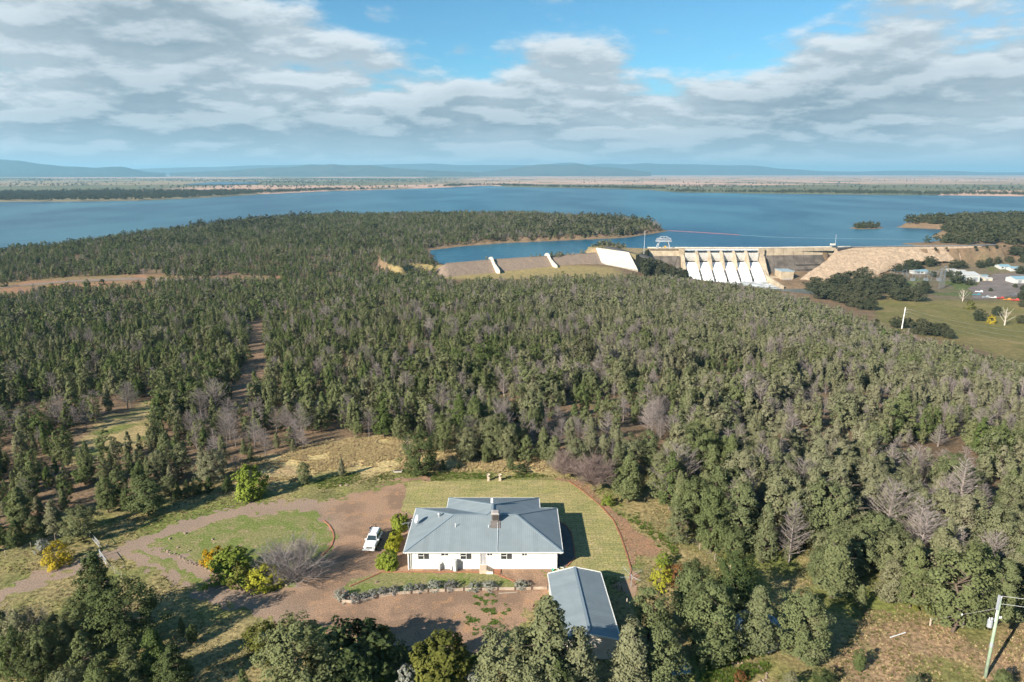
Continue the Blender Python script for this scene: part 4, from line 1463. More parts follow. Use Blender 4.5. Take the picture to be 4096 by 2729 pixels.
rf_front = roof_face('roof_slope', [FL, FR, B, jr, wf, jl, A], house)
roof_face('roof_slope', [BL, FL, A], house)
roof_face('roof_slope', [FR, BR, B], house)
roof_face('roof_slope', [BL, A, jl, vl], house)
roof_face('roof_slope', [BR, vr, jr, B], house)
roof_face('roof_slope', [WL, vl, jl, wf, wb], house)
roof_face('roof_slope', [WR, wb, wf, jr, vr], house)
roof_face('roof_slope', [WR, WL, wb], house)
for a, c in ((A, FL), (B, FR), (A, BL), (B, BR), (wb, WL), (wb, WR)):
    MB().bar(Vector(a) + Vector((0, 0, .02)), Vector(c) + Vector((0, 0, .02)), 0.34, 0.07).build('hip_cap', TRIM, house)
for a, c in ((A, jl), (jr, B), (wf, wb), (jl, wf), (jr, wf)):
    MB().bar(Vector(a) + Vector((0, 0, .03)), Vector(c) + Vector((0, 0, .03)), 0.36, 0.07).build('ridge_cap', TRIM, house)
for a, c in ((vl, jl), (vr, jr)):
    MB().bar(Vector(a) + Vector((0, 0, .01)), Vector(c) + Vector((0, 0, .01)), 0.30, 0.03).build('valley_gutter', TRIM, house)
out = [FL, FR, BR, vr, WR, WL, vl, BL]
cxy = Vector((-4, 95, 0))
for a, c in zip(out, out[1:] + out[:1]):
    a, c = Vector(a), Vector(c)
    d = (c - a).normalized()
    nrm = Vector((d.y, -d.x, 0))
    MB().bar(a + nrm * 0.055 - d * .05 + Vector((0, 0, -.08)), c + nrm * 0.055 + d * .05 + Vector((0, 0, -.08)), 0.12, 0.15).build('gutter', FASCIA, house)
# walls under a soffit
ix = 0.55
W0, W1, Wy0, Wy1, Rx0, Rx1, Ry1 = hx0 + ix, hx1 - ix, hy0 + 0.5, hy1 - 0.5, wx0 + ix, wx1 - ix, wy1 - 0.5
plan = [(W0, Wy0), (W1, Wy0), (W1, Wy1), (Rx1, Wy1), (Rx1, Ry1), (Rx0, Ry1), (Rx0, Wy1), (W0, Wy1)]
MB().prism([(hx0 + .05, hy0 + .05), (hx1 - .05, hy0 + .05), (hx1 - .05, hy1 - .05), (wx1 - .05, hy1 - .05), (wx1 - .05, wy1 - .05), (wx0 + .05, wy1 - .05), (wx0 + .05, hy1 - .05), (hx0 + .05, hy1 - .05)], EV - 0.18, EV - 0.13).build('soffit', FASCIA, house)
for i, (p, q) in enumerate(zip(plan, plan[1:] + plan[:1])):
    if i == 0:
        continue
    d = Vector((q[0] - p[0], q[1] - p[1], 0)).normalized()
    nin = Vector((-d.y, d.x, 0)) * 0.2
    a, c = Vector((*p, 0)), Vector((*q, 0))
    MB().hexa([tuple(a + Vector((0, 0, -.2))), tuple(c + Vector((0, 0, -.2))), tuple(c + nin + Vector((0, 0, -.2))), tuple(a + nin + Vector((0, 0, -.2)))], [tuple(a + Vector((0, 0, EV - .2))), tuple(c + Vector((0, 0, EV - .2))), tuple(c + nin + Vector((0, 0, EV - .2))), tuple(a + nin + Vector((0, 0, EV - .2)))]).build('wall', WALLW, house)
# front wall with real openings
zpx = lambda zx: ((1600 + zx / 3.3629) - 2048) / 2731 * 99.0
openings = []          # x0, x1, z0, z1, kind
for a, c in ((245, 398), (815, 968), (1358, 1512)):
    openings.append((zpx(a), zpx(c), 1.50, 2.72, 'wide'))
for a, c in ((555, 655), (1172, 1245), (1640, 1712)):
    openings.append((zpx(a), zpx(c), 2.08, 2.72, 'small'))
openings.append((zpx(1083), zpx(1152), 0.70, 2.72, 'door'))
openings.sort()
fw = MB()
xprev = W0
for (a, c, z0, z1, kd) in openings:
    fw.box(xprev, a, Wy0, Wy0 + .2, -.2, EV - .2)
    fw.box(a, c, Wy0, Wy0 + .2, -.2, z0)
    fw.box(a, c, Wy0, Wy0 + .2, z1, EV - .2)
    xprev = c
fw.box(xprev, W1, Wy0, Wy0 + .2, -.2, EV - .2)
fw.build('wall', WALLW, house)
FRAME = mat('white_frame', (0.72, 0.71, 0.68), 0.5)
GLASS = mat('window_glass', (0.035, 0.038, 0.042), 0.08, spec=0.6)
SCREEN = mat('fly_screen', (0.045, 0.045, 0.045), 0.8)
for (a, c, z0, z1, kd) in openings:
    if kd == 'door':
        d = MB().box(a + .06, c - .06, Wy0 + .09, Wy0 + .13, z0 + .03, z1 - .05).build('door', mat('grey_screen_door', (0.42, 0.41, 0.42), 0.6), house)
        fr = MB().box(a, a + .06, Wy0 + .03, Wy0 + .16, z0, z1).box(c - .06, c, Wy0 + .03, Wy0 + .16, z0, z1).box(a + .06, c - .06, Wy0 + .03, Wy0 + .16, z1 - .05, z1)
        fr.build('frame', mat('dark_frame', (0.05, 0.05, 0.055), 0.5), d)
        gm = MB()
        for i in range(-6, 14):
            x_a, x_b = a + .08 + i * .11, a + .08 + i * .11 + (z1 - z0) * 0.6
            for (q0, q1) in ((x_a, x_b), (x_b, x_a)):
                lo, hi = a + .08, c - .08
                s0, s1 = 0.0, 1.0
                dxx = q1 - q0
                ta, tb = sorted(((lo - q0) / dxx, (hi - q0) / dxx))
                s0, s1 = max(s0, ta), min(s1, tb)
                if s1 - s0 > 0.02:
                    H_ = z1 - z0 - .12
                    gm.bar((q0 + dxx * s0, Wy0 + .075, z0 + .05 + H_ * s0), (q0 + dxx * s1, Wy0 + .075, z0 + .05 + H_ * s1), 0.018)
        gm.build('lattice', mat('door_lattice', (0.60, 0.58, 0.58), 0.5), d)
        MB().box(c - .16, c - .12, Wy0 + .02, Wy0 + .07, z0 + 1.0, z0 + 1.14).build('handle', STEEL, d)
        continue
    w_ = MB()
    w_.box(a, c, Wy0 + .05, Wy0 + .11, z0, z0 + .05).box(a, c, Wy0 + .05, Wy0 + .11, z1 - .05, z1).box(a, a + .05, Wy0 + .05, Wy0 + .11, z0 + .05, z1 - .05).box(c - .05, c, Wy0 + .05, Wy0 + .11, z0 + .05, z1 - .05)
    wo_ = w_.build('window', FRAME, house)
    mid = (a + c) / 2
    MB().box(mid - .035, mid + .035, Wy0 + .045, Wy0 + .115, z0 + .05, z1 - .05).build('mullion', FRAME, wo_)
    if kd == 'wide':
        MB().box(a + .05, mid - .035, Wy0 + .05, Wy0 + .11, (z0 + z1) / 2 - .03, (z0 + z1) / 2 + .03).build('glazing_bar', FRAME, wo_)
        MB().box(a + .05, mid - .035, Wy0 + .09, Wy0 + .10, z0 + .05, (z0 + z1) / 2 - .03).build('pane', GLASS, wo_)
        MB().box(a + .05, mid - .035, Wy0 + .09, Wy0 + .10, (z0 + z1) / 2 + .03, z1 - .05).build('pane', GLASS, wo_)
    else:
        MB().box(a + .05, mid - .035, Wy0 + .09, Wy0 + .10, z0 + .05, z1 - .05).build('pane', GLASS, wo_)
    MB().box(mid + .035, c - .05, Wy0 + .08, Wy0 + .10, z0 + .05, z1 - .05).build('fly_screen', SCREEN, wo_)
    MB().box(a - .08, c + .08, Wy0 - .09, Wy0 - .002, z0 - .12, z0 - .02).build('sill', WALLW, wo_)
# right-hand side windows and rear glass, seen from a step to the side
for y in (91.5, 95.5, 98.6):
    w_ = MB().box(W1 + .002, W1 + .05, y, y + 1.5, 1.2, 2.5).build('window', FRAME, house)
    MB().box(W1 + .051, W1 + .06, y + .08, y + 1.42, 1.28, 2.42).build('pane', GLASS, w_)
    w_ = MB().box(W0 - .05, W0 - .002, y, y + 1.5, 1.2, 2.5).build('window', FRAME, house)
    MB().box(W0 - .06, W0 - .051, y + .08, y + 1.42, 1.28, 2.42).build('pane', GLASS, w_)
# front steps
stp = empty('steps', (0, 0, 0))
stp.parent = house
sx0, sx1 = zpx(1072), zpx(1168)
STEPM = mat('step_concrete', (0.55, 0.44, 0.33), 0.9, 0.2, 1.5)
MB().box(sx0, sx1, Wy0 - 1.25, Wy0 - .01, -.1, .68).build('landing', STEPM, stp, bevel=.02)
for i in range(3):
    MB().box(sx1 + .01 + i * .29, sx1 + .29 + i * .29, Wy0 - 1.2, Wy0 - .05, -.1, .5 - i * .17).build('step', STEPM, stp, bevel=.015)
MB().box(sx1 + .005, sx1 + .9, Wy0 - 1.34, Wy0 - 1.22, -.1, .35).build('side_kerb', WALLW, stp)
# downpipes and lamps
for x in (W0 + .35, W1 - .22):
    MB().tube([(x, hy0 + .08, EV - .18), (x, Wy0 - .07, EV - .6), (x, Wy0 - .07, 0.0)], .055, 8).build('downpipe', FASCIA, house)
MB().tube([(W0 - .15, hy0 + .1, EV - .18), (W0 + .02, Wy0 - .1, EV - .55), (W0 + .02, Wy0 - .1, -.05)], .11, 8).build('corner_post', WALLW, house)
for x in (W0 - .3, W1 + .3):
    lm = MB().tube([(x, hy0 + .15, EV - .2), (x, hy0 + .02, EV - .32)], .09, 8).build('floodlight', FRAME, house)
# cooler, dish, vents and pipes on the roof
cool = empty('evaporative_cooler', (0, 0, 0))
cool.parent = house
kx, ky = zpx(1272) * 0.985, 93.55
kz = EV + (ky - hy0) * SL
BR_ = mat('cooler_brown', (0.185, 0.160, 0.145), 0.7, 0.2, 2.0)
MB().box(kx - .56, kx + .56, ky - .55, ky + .6, kz + .25, kz + 1.25).build('cabinet', BR_, cool, bevel=.03)
MB().hexa([(kx - .62, ky - .62, kz + 1.25), (kx + .62, ky - .62, kz + 1.25), (kx + .62, ky + .66, kz + 1.25), (kx - .62, ky + .66, kz + 1.25)], [(kx - .45, ky - .45, kz + 1.42), (kx + .45, ky - .45, kz + 1.42), (kx + .45, ky + .5, kz + 1.42), (kx - .45, ky + .5, kz + 1.42)]).build('lid', mat('cooler_lid', (0.36, 0.32, 0.29), 0.6), cool)
for i in range(8):
    MB().box(kx - .44, kx + .44, ky - .60, ky - .555, kz + .36 + i * .1, kz + .42 + i * .1).build('louvre', mat('cooler_louvre', (0.07, 0.06, 0.055), 0.8), cool)
MB().box(kx - .4, kx + .4, ky - .4, ky + .45, kz - .3, kz + .25).build('duct', BR_, cool)
MB().hexa([(kx - .75, ky - 1.5, kz - .52), (kx + .75, ky - 1.5, kz - .52), (kx + .75, ky - .2, kz - .06), (kx - .75, ky - .2, kz - .06)], [(kx - .75, ky - 1.5, kz - .46), (kx + .75, ky - 1.5, kz - .46), (kx + .75, ky - .2, kz + .01), (kx - .75, ky - .2, kz + .01)]).build('flashing', BR_, cool)
MB().tube([(kx + .36, ky - .6, kz - .05), (kx + .36, hy0 + .05, EV + .07), (kx + .36, hy0 - .08, EV - .1)], .03, 6).build('drain_pipe', mat('pale_pipe', (0.62, 0.66, 0.68), 0.5), house)
for zx, zy, h, r in ((745, 455, .62, .055), (1191, 462, .36, .05)):
    u, v = 1600 + zx / 3.3629, 1960 + zy / 3.3629
    x, y = G((u, v), 4.3)
    zr = EV + (y - hy0) * SL
    x, y = G((u, v), zr)
    zr = EV + (y - hy0) * SL
    MB().tube([(x, y, zr - .1), (x, y, zr + h)], r, 8).build('vent_pipe', FRAME, house)
x, y = G((1600 + 527 / 3.3629, 1960 + 385 / 3.3629), 4.3)
zr = EV + min(y - hy0, x - hx0) * SL
MB().lathe([(.12, zr - .1), (.12, zr + .35), (.24, zr + .36), (.26, zr + .5), (.16, zr + .66), (.02, zr + .7)], x, y, 12).build('whirly_vent', STEEL, house)
# satellite dish
x, y = G((1600 + 222 / 3.3629, 1960 + 440 / 3.3629), 3.7)
zr = EV + (x - hx0) * SL
dish = MB().tube([(x, y, zr - .05), (x, y, zr + .75)], .035, 6).build('dish_mount', STEEL, house)
dn = Vector((-.86, -.38, .34)).normalized()
c0 = Vector((x, y, zr + .95))
ua = dn.cross(Vector((0, 0, 1))).normalized()
ub = ua.cross(dn)
mb = MB()
rings = [(0.02, -.10), (.25, -.085), (.45, -.04), (.6, .02)]
for r, hgt in rings:
    for j in range(20):
        th = 2 * math.pi * j / 20
        mb.v.append(tuple(c0 + dn * hgt + (ua * math.cos(th) * .92 + ub * math.sin(th) * 1.1) * r))
for i in range(3):
    for j in range(20):
        p, q = i * 20 + j, i * 20 + (j + 1) % 20
        mb.f.append((p, q, q + 20, p + 20))
do = mb.build('dish', mat('white_dish', (0.78, 0.78, 0.77), 0.4), dish, smooth=True)
MB().tube([tuple(c0 - ub * .6), tuple(c0 + dn * .65 - ub * .2)], .02, 5).build('feed_arm', STEEL, dish)
MB().box(*(lambda p: (p.x - .06, p.x + .06, p.y - .06, p.y + .06, p.z - .06, p.z + .06))(c0 + dn * .68 - ub * .18)).build('feed_horn', FRAME, dish)
# television aerial at the left eave
x, y = G(R1(560, 432), 4.0)
an = MB().tube([(x, y, EV - .1), (x, y, EV + 1.7)], .025, 6).build('aerial_pole', STEEL, house)
mb = MB().tube([(x - .9, y - .4, EV + 1.6), (x + .6, y + .25, EV + 1.6)], .018, 5)
for i in range(8):
    f = i / 7
    px0, py0 = x - .9 + 1.5 * f, y - .4 + .65 * f
    L_ = .28 + .2 * f
    mb.tube([(px0 + .4 * L_, py0 - .9 * L_, EV + 1.6), (px0 - .4 * L_, py0 + .9 * L_, EV + 1.6)], .012, 4)
mb.build('aerial_array', STEEL, an)
mb = MB().tube([(wxm - .1, wy1 - wm - .4, wz), (wxm - .1, wy1 - wm - .4, wz + 1.0)], .03, 6)
mb.build('panel_aerial_pole', STEEL, house)
MB().box(wxm - .28, wxm + .08, wy1 - wm - .46, wy1 - wm - .34, wz + .45, wz + 1.25).build('panel_aerial', FRAME, house)

# ---- things along the front wall
gas = empty('gas_cylinder', (zpx(536), Wy0 - .38, 0))
tag(gas, 'slim grey gas cylinder standing against the white front wall', 'gas cylinder')
GM = mat('grey_tank', (0.48, 0.48, 0.47), 0.5, 0.1, 1.0)
MB().lathe([(.14, 0), (.18, .06), (.185, .95), (.16, 1.08), (.07, 1.16)], k=14).build('body', GM, gas, smooth=True)
MB().lathe([(.10, 1.16), (.11, 1.30), (.09, 1.31)], k=10).build('collar', GM, gas)
MB().tube([(.05, .1, 1.22), (.25, .3, 1.6)], .02, 5).build('hose', STEEL, gas)
hw = empty('water_heater', (zpx(748), Wy0 - .52, 0))
tag(hw, 'tall grey hot water tank standing against the white front wall', 'water heater')
MB().lathe([(.34, 0), (.34, .08), (.33, .09), (.33, 1.62), (.35, 1.63), (.35, 1.75), (.30, 1.82), (.1, 1.85)], k=20).build('body', GM, hw)
MB().box(-.12, .12, -.36, -.325, .3, .75).build('cover_plate', FASCIA, hw)
MB().tube([(-.3, .1, 1.3), (-.5, .3, 1.3), (-.5, .45, 1.3)], .02, 5).tube([(-.3, .1, .3), (-.55, .3, .3), (-.55, .45, .3)], .02, 5).build('pipe', STEEL, hw)
mt = empty('meter_box', (zpx(688), Wy0 - .16, 0))
tag(mt, 'small pale water meter and pipe left of the hot water tank', 'water meter')
MB().box(-.13, .13, -.1, .1, 0, .5).build('box', FRAME, mt, bevel=.02)
MB().tube([(0, 0, .5), (0, .05, .75)], .03, 6).build('pipe', STEEL, mt)
pb = empty('brick_pallet', (zpx(1308), Wy0 - .75, 0))
tag(pb, 'low stack of red bricks on the ground beside the steps', 'brick stack')
BRK = mat('red_brick', (0.38, 0.165, 0.09), 0.9, 0.3, 3.0, rand=.15)
bmesh_brick = MB().box(-.115, .115, -.055, .055, 0, .076).mesh('brick', BRK)
for i in range(4):
    for j in range(9):
        for k in range(2):
            b_ = link('brick', bmesh_brick, pb, (-.37 + i * .245, -.5 + j * .12, k * .08 + (.002)))
ho = empty('garden_hose', (zpx(2165), Wy0 - .1, 0.02))
tag(ho, 'pale coiled garden hose at the right corner of the house', 'hose')
MB().tube([((.45 + .05 * math.sin(i * .9)) * math.cos(i * .42), (.40 + .04 * math.cos(i * .7)) * math.sin(i * .42), .02 + .0025 * i) for i in range(60)], .022, 5).build('coil', mat('hose', (0.55, 0.56, 0.50), 0.6), ho)
bk = empty('bucket', (zpx(2055), Wy0 - .45, 0))
tag(bk, 'small green bucket near the right end of the front wall', 'bucket')
MB().lathe([(.13, 0), (.2, .26), (.21, .27), (.18, .27), (.12, .03)], k=14).build('body', mat('green_plastic', (0.10, 0.45, 0.33), 0.4), bk)

# ================================================================== SHED / CARPORT BEHIND THE PINES
gar = empty('shed', (8.55, 83.25, 0), R(2.6))
tag(gar, 'blue-grey gable-roofed shed at the right front of the house', 'shed')
hw_, Ln, ev, rg = 3.62, 13.9, 2.6, 3.5
CREAMW = mat('cream_sheet_wall', (0.62, 0.54, 0.44), 0.7, 0.12, 1.5)
for s in (-1, 1):
    roof_face('roof_slope', [(s * hw_, 0.1, ev), (0, 0.1, rg), (0, -Ln, rg), (s * hw_, -Ln, ev)], gar)
    MB().bar((s * (hw_ + .05), 0.1, ev - .05), (s * (hw_ + .05), -Ln, ev - .05), .12, .14).build('gutter', FASCIA, gar)
    MB().box(min(s * 3.5, s * 3.4), max(s * 3.5, s * 3.4), -Ln + .05, 0, -.3, ev - .06).build('wall', CREAMW, gar)
MB().bar((0, .1, rg + .04), (0, -Ln, rg + .04), .36, .06).build('ridge_cap', TRIM, gar)
for y0, y1 in ((-.1, -.002), (-Ln + .06, -Ln + .16)):
    mb = MB()
    q = [(-3.38, -.3), (3.38, -.3), (3.38, ev - .05), (0, rg - .12), (-3.38, ev - .05)]
    mb.v = [(a, y0, z) for a, z in q] + [(a, y1, z) for a, z in q]
    mb.f = [(0, 1, 2, 3, 4), (9, 8, 7, 6, 5)] + [(i, 5 + i, 5 + (i + 1) % 5, (i + 1) % 5) for i in range(5)]
    mb.build('end_wall', CREAMW, gar)
for s in (-1, 1):
    MB().bar((s * hw_, .14, ev), (0, .14, rg), .06, .2).build('barge_board', FASCIA, gar)
    MB().bar((s * hw_, -Ln - .04, ev), (0, -Ln - .04, rg), .06, .2).build('barge_board', FASCIA, gar)
MB().box(-2.6, 0, -Ln - .03, -Ln + .055, 0, 2.2).build('roller_door', mat('roller_door', (0.50, 0.46, 0.40), 0.6, bump=.01, bscale=8), gar)

# ================================================================== THE CAR
CARW = mat('white_car_paint', (0.78, 0.77, 0.75), 0.25, spec=0.5)
BLK = mat('black_trim', (0.02, 0.02, 0.022), 0.5)
TYRE = mat('tyre', (0.02, 0.02, 0.02), 0.9)
ALLOY = mat('alloy', (0.55, 0.55, 0.56), 0.3, metal=0.7)
CGLASS = mat('car_glass', (0.03, 0.045, 0.05), 0.05, spec=0.7)


def car(loc, rz):
    """a big station wagon, nose towards -Y of its own frame"""
    o = empty('car', loc, rz)
    tag(o, 'white four-wheel-drive wagon with bull bar parked on the gravel', 'car')
    # body: cross-sections along the length (y), half width at sill, waist and top of the lower body
    st = [(-2.36, .80, .58, .88), (-2.28, .90, .50, 1.02), (-1.95, .935, .45, 1.10), (-1.1, .945, .42, 1.17), (-.75, .945, .42, 1.20), (.6, .945, .42, 1.20), (1.9, .94, .45, 1.20), (2.26, .92, .52, 1.18), (2.40, .84, .60, 1.10)]
    mb = MB()
    for y, hw2, z0, z1 in st:
        zm = z0 + (z1 - z0) * .55
        mb.v += [(-hw2 * .9, y, z0), (hw2 * .9, y, z0), (hw2, y, zm), (hw2 * .93, y, z1 - .02), (hw2 * .80, y, z1 + .03), (-hw2 * .80, y, z1 + .03), (-hw2 * .93, y, z1 - .02), (-hw2, y, zm)]
    n = 8
    for i in range(len(st) - 1):
        for j in range(n):
            a, b_ = i * n + j, i * n + (j + 1) % n
            mb.f.append((a, b_, b_ + n, a + n))
    mb.f.append(tuple(range(n - 1, -1, -1)))
    mb.f.append(tuple(range((len(st) - 1) * n, len(st) * n)))
    mb.build('body', CARW, o, smooth=False, bevel=.03)
    # cabin
    zb, zt = 1.20, 1.83
    base = [(-.84, -1.02), (.84, -1.02), (.86, 2.28), (-.86, 2.28)]
    top = [(-.66, -.32), (.66, -.32), (.70, 2.02), (-.70, 2.02)]
    MB().hexa([(a, b_, zb) for a, b_ in base], [(a, b_, zt) for a, b_ in top]).build('cabin', CARW, o, bevel=.03)
    MB().hexa([(-.69, -.30, zt - .02), (.69, -.30, zt - .02), (.73, 2.06, zt - .02), (-.73, 2.06, zt - .02)], [(-.62, -.2, zt + .06), (.62, -.2, zt + .06), (.65, 1.96, zt + .06), (-.65, 1.96, zt + .06)]).build('roof', CARW, o, bevel=.03)

    def pane(name, pts, d):
        d = Vector(d)
        k = len(pts)
        m_ = MB()
        m_.v = [tuple(Vector(p) + d * .02) for p in pts] + [tuple(Vector(p) - d * .02) for p in pts]
        m_.f = [tuple(range(k)), tuple(range(2 * k - 1, k - 1, -1))] + [(i, k + i, k + (i + 1) % k, (i + 1) % k) for i in range(k)]
        m_.build(name, CGLASS, o)

    def L3(a, b_, f):
        return tuple(Vector(a).lerp(Vector(b_), f))
    fl, fr, tl, tr = (-.84, -1.02, zb), (.84, -1.02, zb), (-.66, -.32, zt), (.66, -.32, zt)
    pane('windscreen', [L3(L3(fl, fr, .05), L3(tl, tr, .05), .08), L3(L3(fl, fr, .95), L3(tl, tr, .95), .08), L3(L3(fl, fr, .94), L3(tl, tr, .94), .92), L3(L3(fl, fr, .06), L3(tl, tr, .06), .92)], (0, -.66, .73))
    for s in (-1, 1):
        b0, b1, t0, t1 = (s * .84, -1.02, zb), (s * .86, 2.28, zb), (s * .66, -.32, zt), (s * .70, 2.02, zt)
        for f0, f1 in ((.10, .36), (.39, .65), (.68, .95)):
            pane('side_window', [L3(L3(b0, b1, f0), L3(t0, t1, f0), .1), L3(L3(b0, b1, f1), L3(t0, t1, f1), .1), L3(L3(b0, b1, f1), L3(t0, t1, f1), .86), L3(L3(b0, b1, f0), L3(t0, t1, f0), .86)], (s * .95, 0, .27))
        MB().tube([(s * .56, -.1, zt + .1), (s * .60, 1.9, zt + .1)], .025, 6).build('roof_rail', BLK, o)
        mi = MB().hexa([(s * .98 - .11, -.78, 1.14), (s * .98 + .13, -.78, 1.14), (s * .98 + .13, -.60, 1.14), (s * .98 - .11, -.60, 1.14)], [(s * .98 - .1, -.76, 1.36), (s * .98 + .12, -.76, 1.36), (s * .98 + .12, -.60, 1.36), (s * .98 - .1, -.60, 1.36)]).build('mirror', CARW, o, bevel=.02)
        MB().box(s * .72 - .19, s * .72 + .19, -2.37, -2.27, .80, .95).build('headlight', mat('headlight', (0.75, 0.76, 0.78), 0.1, spec=.8), o)
        MB().box(s * .82 - .09, s * .82 + .09, 2.38, 2.43, .8, 1.15).build('tail_light', mat('tail_light', (0.45, 0.02, 0.02), 0.2), o)
        for y in (-1.45, 1.42):
            wh = empty('wheel', (s * .86, y, .39))
            wh.parent = o
            MB().tube([(-.12, 0, 0), (.12, 0, 0)], .39, 20).build('tyre', TYRE, wh)
            MB().tube([(s * .05, 0, 0), (s * .13, 0, 0)], .24, 14).build('rim', ALLOY, wh)
        MB().box(min(s * .92, s * 1.04), max(s * .92, s * 1.04), -.9, 1.0, .38, .44).build('side_step', BLK, o)
    MB().box(-.42, .42, -2.40, -2.30, .72, .97).build('grille', BLK, o)
    MB().box(-.18, .18, -2.46, -2.40, .80, .87).build('badge_bar', ALLOY, o)
    bb = MB().box(-.95, .95, -2.66, -2.42, .45, .68).build('bull_bar', mat('grey_bumper', (0.55, 0.55, 0.55), 0.4), o, bevel=.05)
    MB().tube([(-.55, -2.52, .66), (-.5, -2.54, 1.08), (.5, -2.54, 1.08), (.55, -2.52, .66)], .04, 6).tube([(-.28, -2.54, .66), (-.28, -2.54, 1.08)], .035, 6).tube([(.28, -2.54, .66), (.28, -2.54, 1.08)], .035, 6).build('hoop', mat('grey_bumper', (0.5, .5, .5)), bb)
    MB().box(-.22, .22, -2.69, -2.665, .5, .62).build('number_plate', FRAME, o)
    MB().tube([(.3, -1.95, 1.1), (.3, -1.95, 1.15)], .01, 4).build('washer', BLK, o)
    return o


car((-21.5, 95.2, 0.0), R(-4.0))

# ================================================================== PEOPLE
SKIN = mat('skin', (0.52, 0.32, 0.23), 0.6)


def person(loc, rz, lab, shirt, trousers, hair, pose, lean=0.0, bald=False):
    """one continuous body grown from a skeleton; clothes are colours of its surface, hair a cap of its own"""
    o = empty('person', loc, rz)
    tag(o, lab, 'person')
    J = {'pel': (0, 0, .95), 'waist': (0, -.01 - lean * .3, 1.12), 'chest': (0, -.02 - lean * .8, 1.36), 'neck': (0, -.02 - lean, 1.50), 'head0': (0, -.05 - lean * 1.15, 1.58), 'head1': (0, -.06 - lean * 1.25, 1.70)}
    E_ = [('pel', 'waist'), ('waist', 'chest'), ('chest', 'neck'), ('neck', 'head0'), ('head0', 'head1')]
    Rr = {'pel': (.16, .12), 'waist': (.145, .105), 'chest': (.17, .115), 'neck': (.055, .055), 'head0': (.085, .095), 'head1': (.075, .085)}
    for s, n in ((-1, 'l'), (1, 'r')):
        J['hip' + n], J['kn' + n], J['an' + n], J['to' + n] = (s * .09, 0, .88), (s * .11, -.02, .50), (s * .12, .02, .09), (s * .13, -.16, .04)
        J['sh' + n] = (s * .19, -.02 - lean * .85, 1.42)
        if pose == 'camera':
            J['el' + n], J['wr' + n], J['ha' + n] = (s * .25, -.20 - lean, 1.28), (s * .10, -.30 - lean, 1.52), (s * .05, -.31 - lean, 1.60)
        else:
            J['el' + n], J['wr' + n], J['ha' + n] = (s * .27, -.0 - lean * .9, 1.15), (s * .25, -.16 - lean, .95), (s * .24, -.22 - lean, .88)
        E_ += [('pel', 'hip' + n), ('hip' + n, 'kn' + n), ('kn' + n, 'an' + n), ('an' + n, 'to' + n), ('chest', 'sh' + n), ('sh' + n, 'el' + n), ('el' + n, 'wr' + n), ('wr' + n, 'ha' + n)]
        Rr.update({'hip' + n: (.095, .095), 'kn' + n: (.065, .07), 'an' + n: (.045, .05), 'to' + n: (.04, .035), 'sh' + n: (.065, .065), 'el' + n: (.045, .045), 'wr' + n: (.03, .03), 'ha' + n: (.04, .025)})
    ks = list(J)
    me = bpy.data.meshes.new('body')
    me.from_pydata([J[k] for k in ks], [(ks.index(a), ks.index(b_)) for a, b_ in E_], [])
    tmp = bpy.data.objects.new('tmp_body', me)
    C.objects.link(tmp)
    sk = tmp.modifiers.new('skin', 'SKIN')
    sv = me.skin_vertices[0].data
    for i, k in enumerate(ks):
        sv[i].radius = Rr[k]
        sv[i].use_root = k == 'pel'
    sb = tmp.modifiers.new('sub', 'SUBSURF')
    sb.levels = sb.render_levels = 2
    dg = bpy.context.evaluated_depsgraph_get()
    m2 = bpy.data.meshes.new_from_object(tmp.evaluated_get(dg))
    bpy.data.objects.remove(tmp)
    m2.materials.clear()
    for c in (shirt, trousers, None, (0.03, 0.025, 0.02)):
        m2.materials.append(SKIN if c is None else mat('cloth_%.3f_%.3f_%.3f' % c, c, 0.9, 0.2, 6.0))
    for p in m2.polygons:
        c = p.center
        hand = abs(c.x) > .0 and ((pose != 'camera' and c.z < .97 and abs(c.x) > .19) or (pose == 'camera' and c.z > 1.50 and c.y < -.24 - lean))
        p.material_index = 3 if c.z < .09 else 1 if (c.z < .98 and not hand) else 2 if (hand or c.z > 1.49) else 0
        p.use_smooth = True
    link('body', m2, o)
    # fingers
    for s in (-1, 1):
        w_ = Vector(J['ha' + ('l' if s < 0 else 'r')])
        fm = MB()
        for k in range(4):
            b0 = w_ + Vector((s * (-.03 + .02 * k), -.02, .0))
            fm.tube([tuple(b0), tuple(b0 + Vector((0, -.035, -.03))), tuple(b0 + Vector((0, -.03, -.065 - .006 * (1.5 - abs(k - 1.5)))))], [.009, .009, .007], 5)
        fm.tube([tuple(w_ + Vector((-s * .03, 0, .01))), tuple(w_ + Vector((-s * .055, -.03, -.02)))], [.011, .009], 5)
        fm.build('fingers', SKIN, o)
    hc = Vector(J['head1']) + Vector((0, .005, 0))
    fm = MB()
    # face: nose, brow, ears
    fm.hexa([tuple(hc + Vector((a, -.085 - c * .0, -.06))) for a, c in ((-.012, 0), (.012, 0), (.012, 1), (-.012, 1))], [tuple(hc + Vector((a, q, r))) for a, q, r in ((-.01, -.10, -.045), (.01, -.10, -.045), (.008, -.075, .0), (-.008, -.075, .0))])
    for s in (-1, 1):
        fm.box(hc.x + s * .082 - .012, hc.x + s * .082 + .012, hc.y - .02, hc.y + .03, hc.z - .06, hc.z)
    fm.build('face', SKIN, o)
    em = MB()
    for s in (-1, 1):
        em.box(hc.x + s * .032 - .013, hc.x + s * .032 + .013, hc.y - .088, hc.y - .078, hc.z - .022, hc.z - .008)
    em.box(hc.x - .026, hc.x + .026, hc.y - .090, hc.y - .080, hc.z - .092, hc.z - .084)
    em.build('eyes_and_mouth', mat('dark_features', (0.06, 0.03, 0.025), 0.6), o)
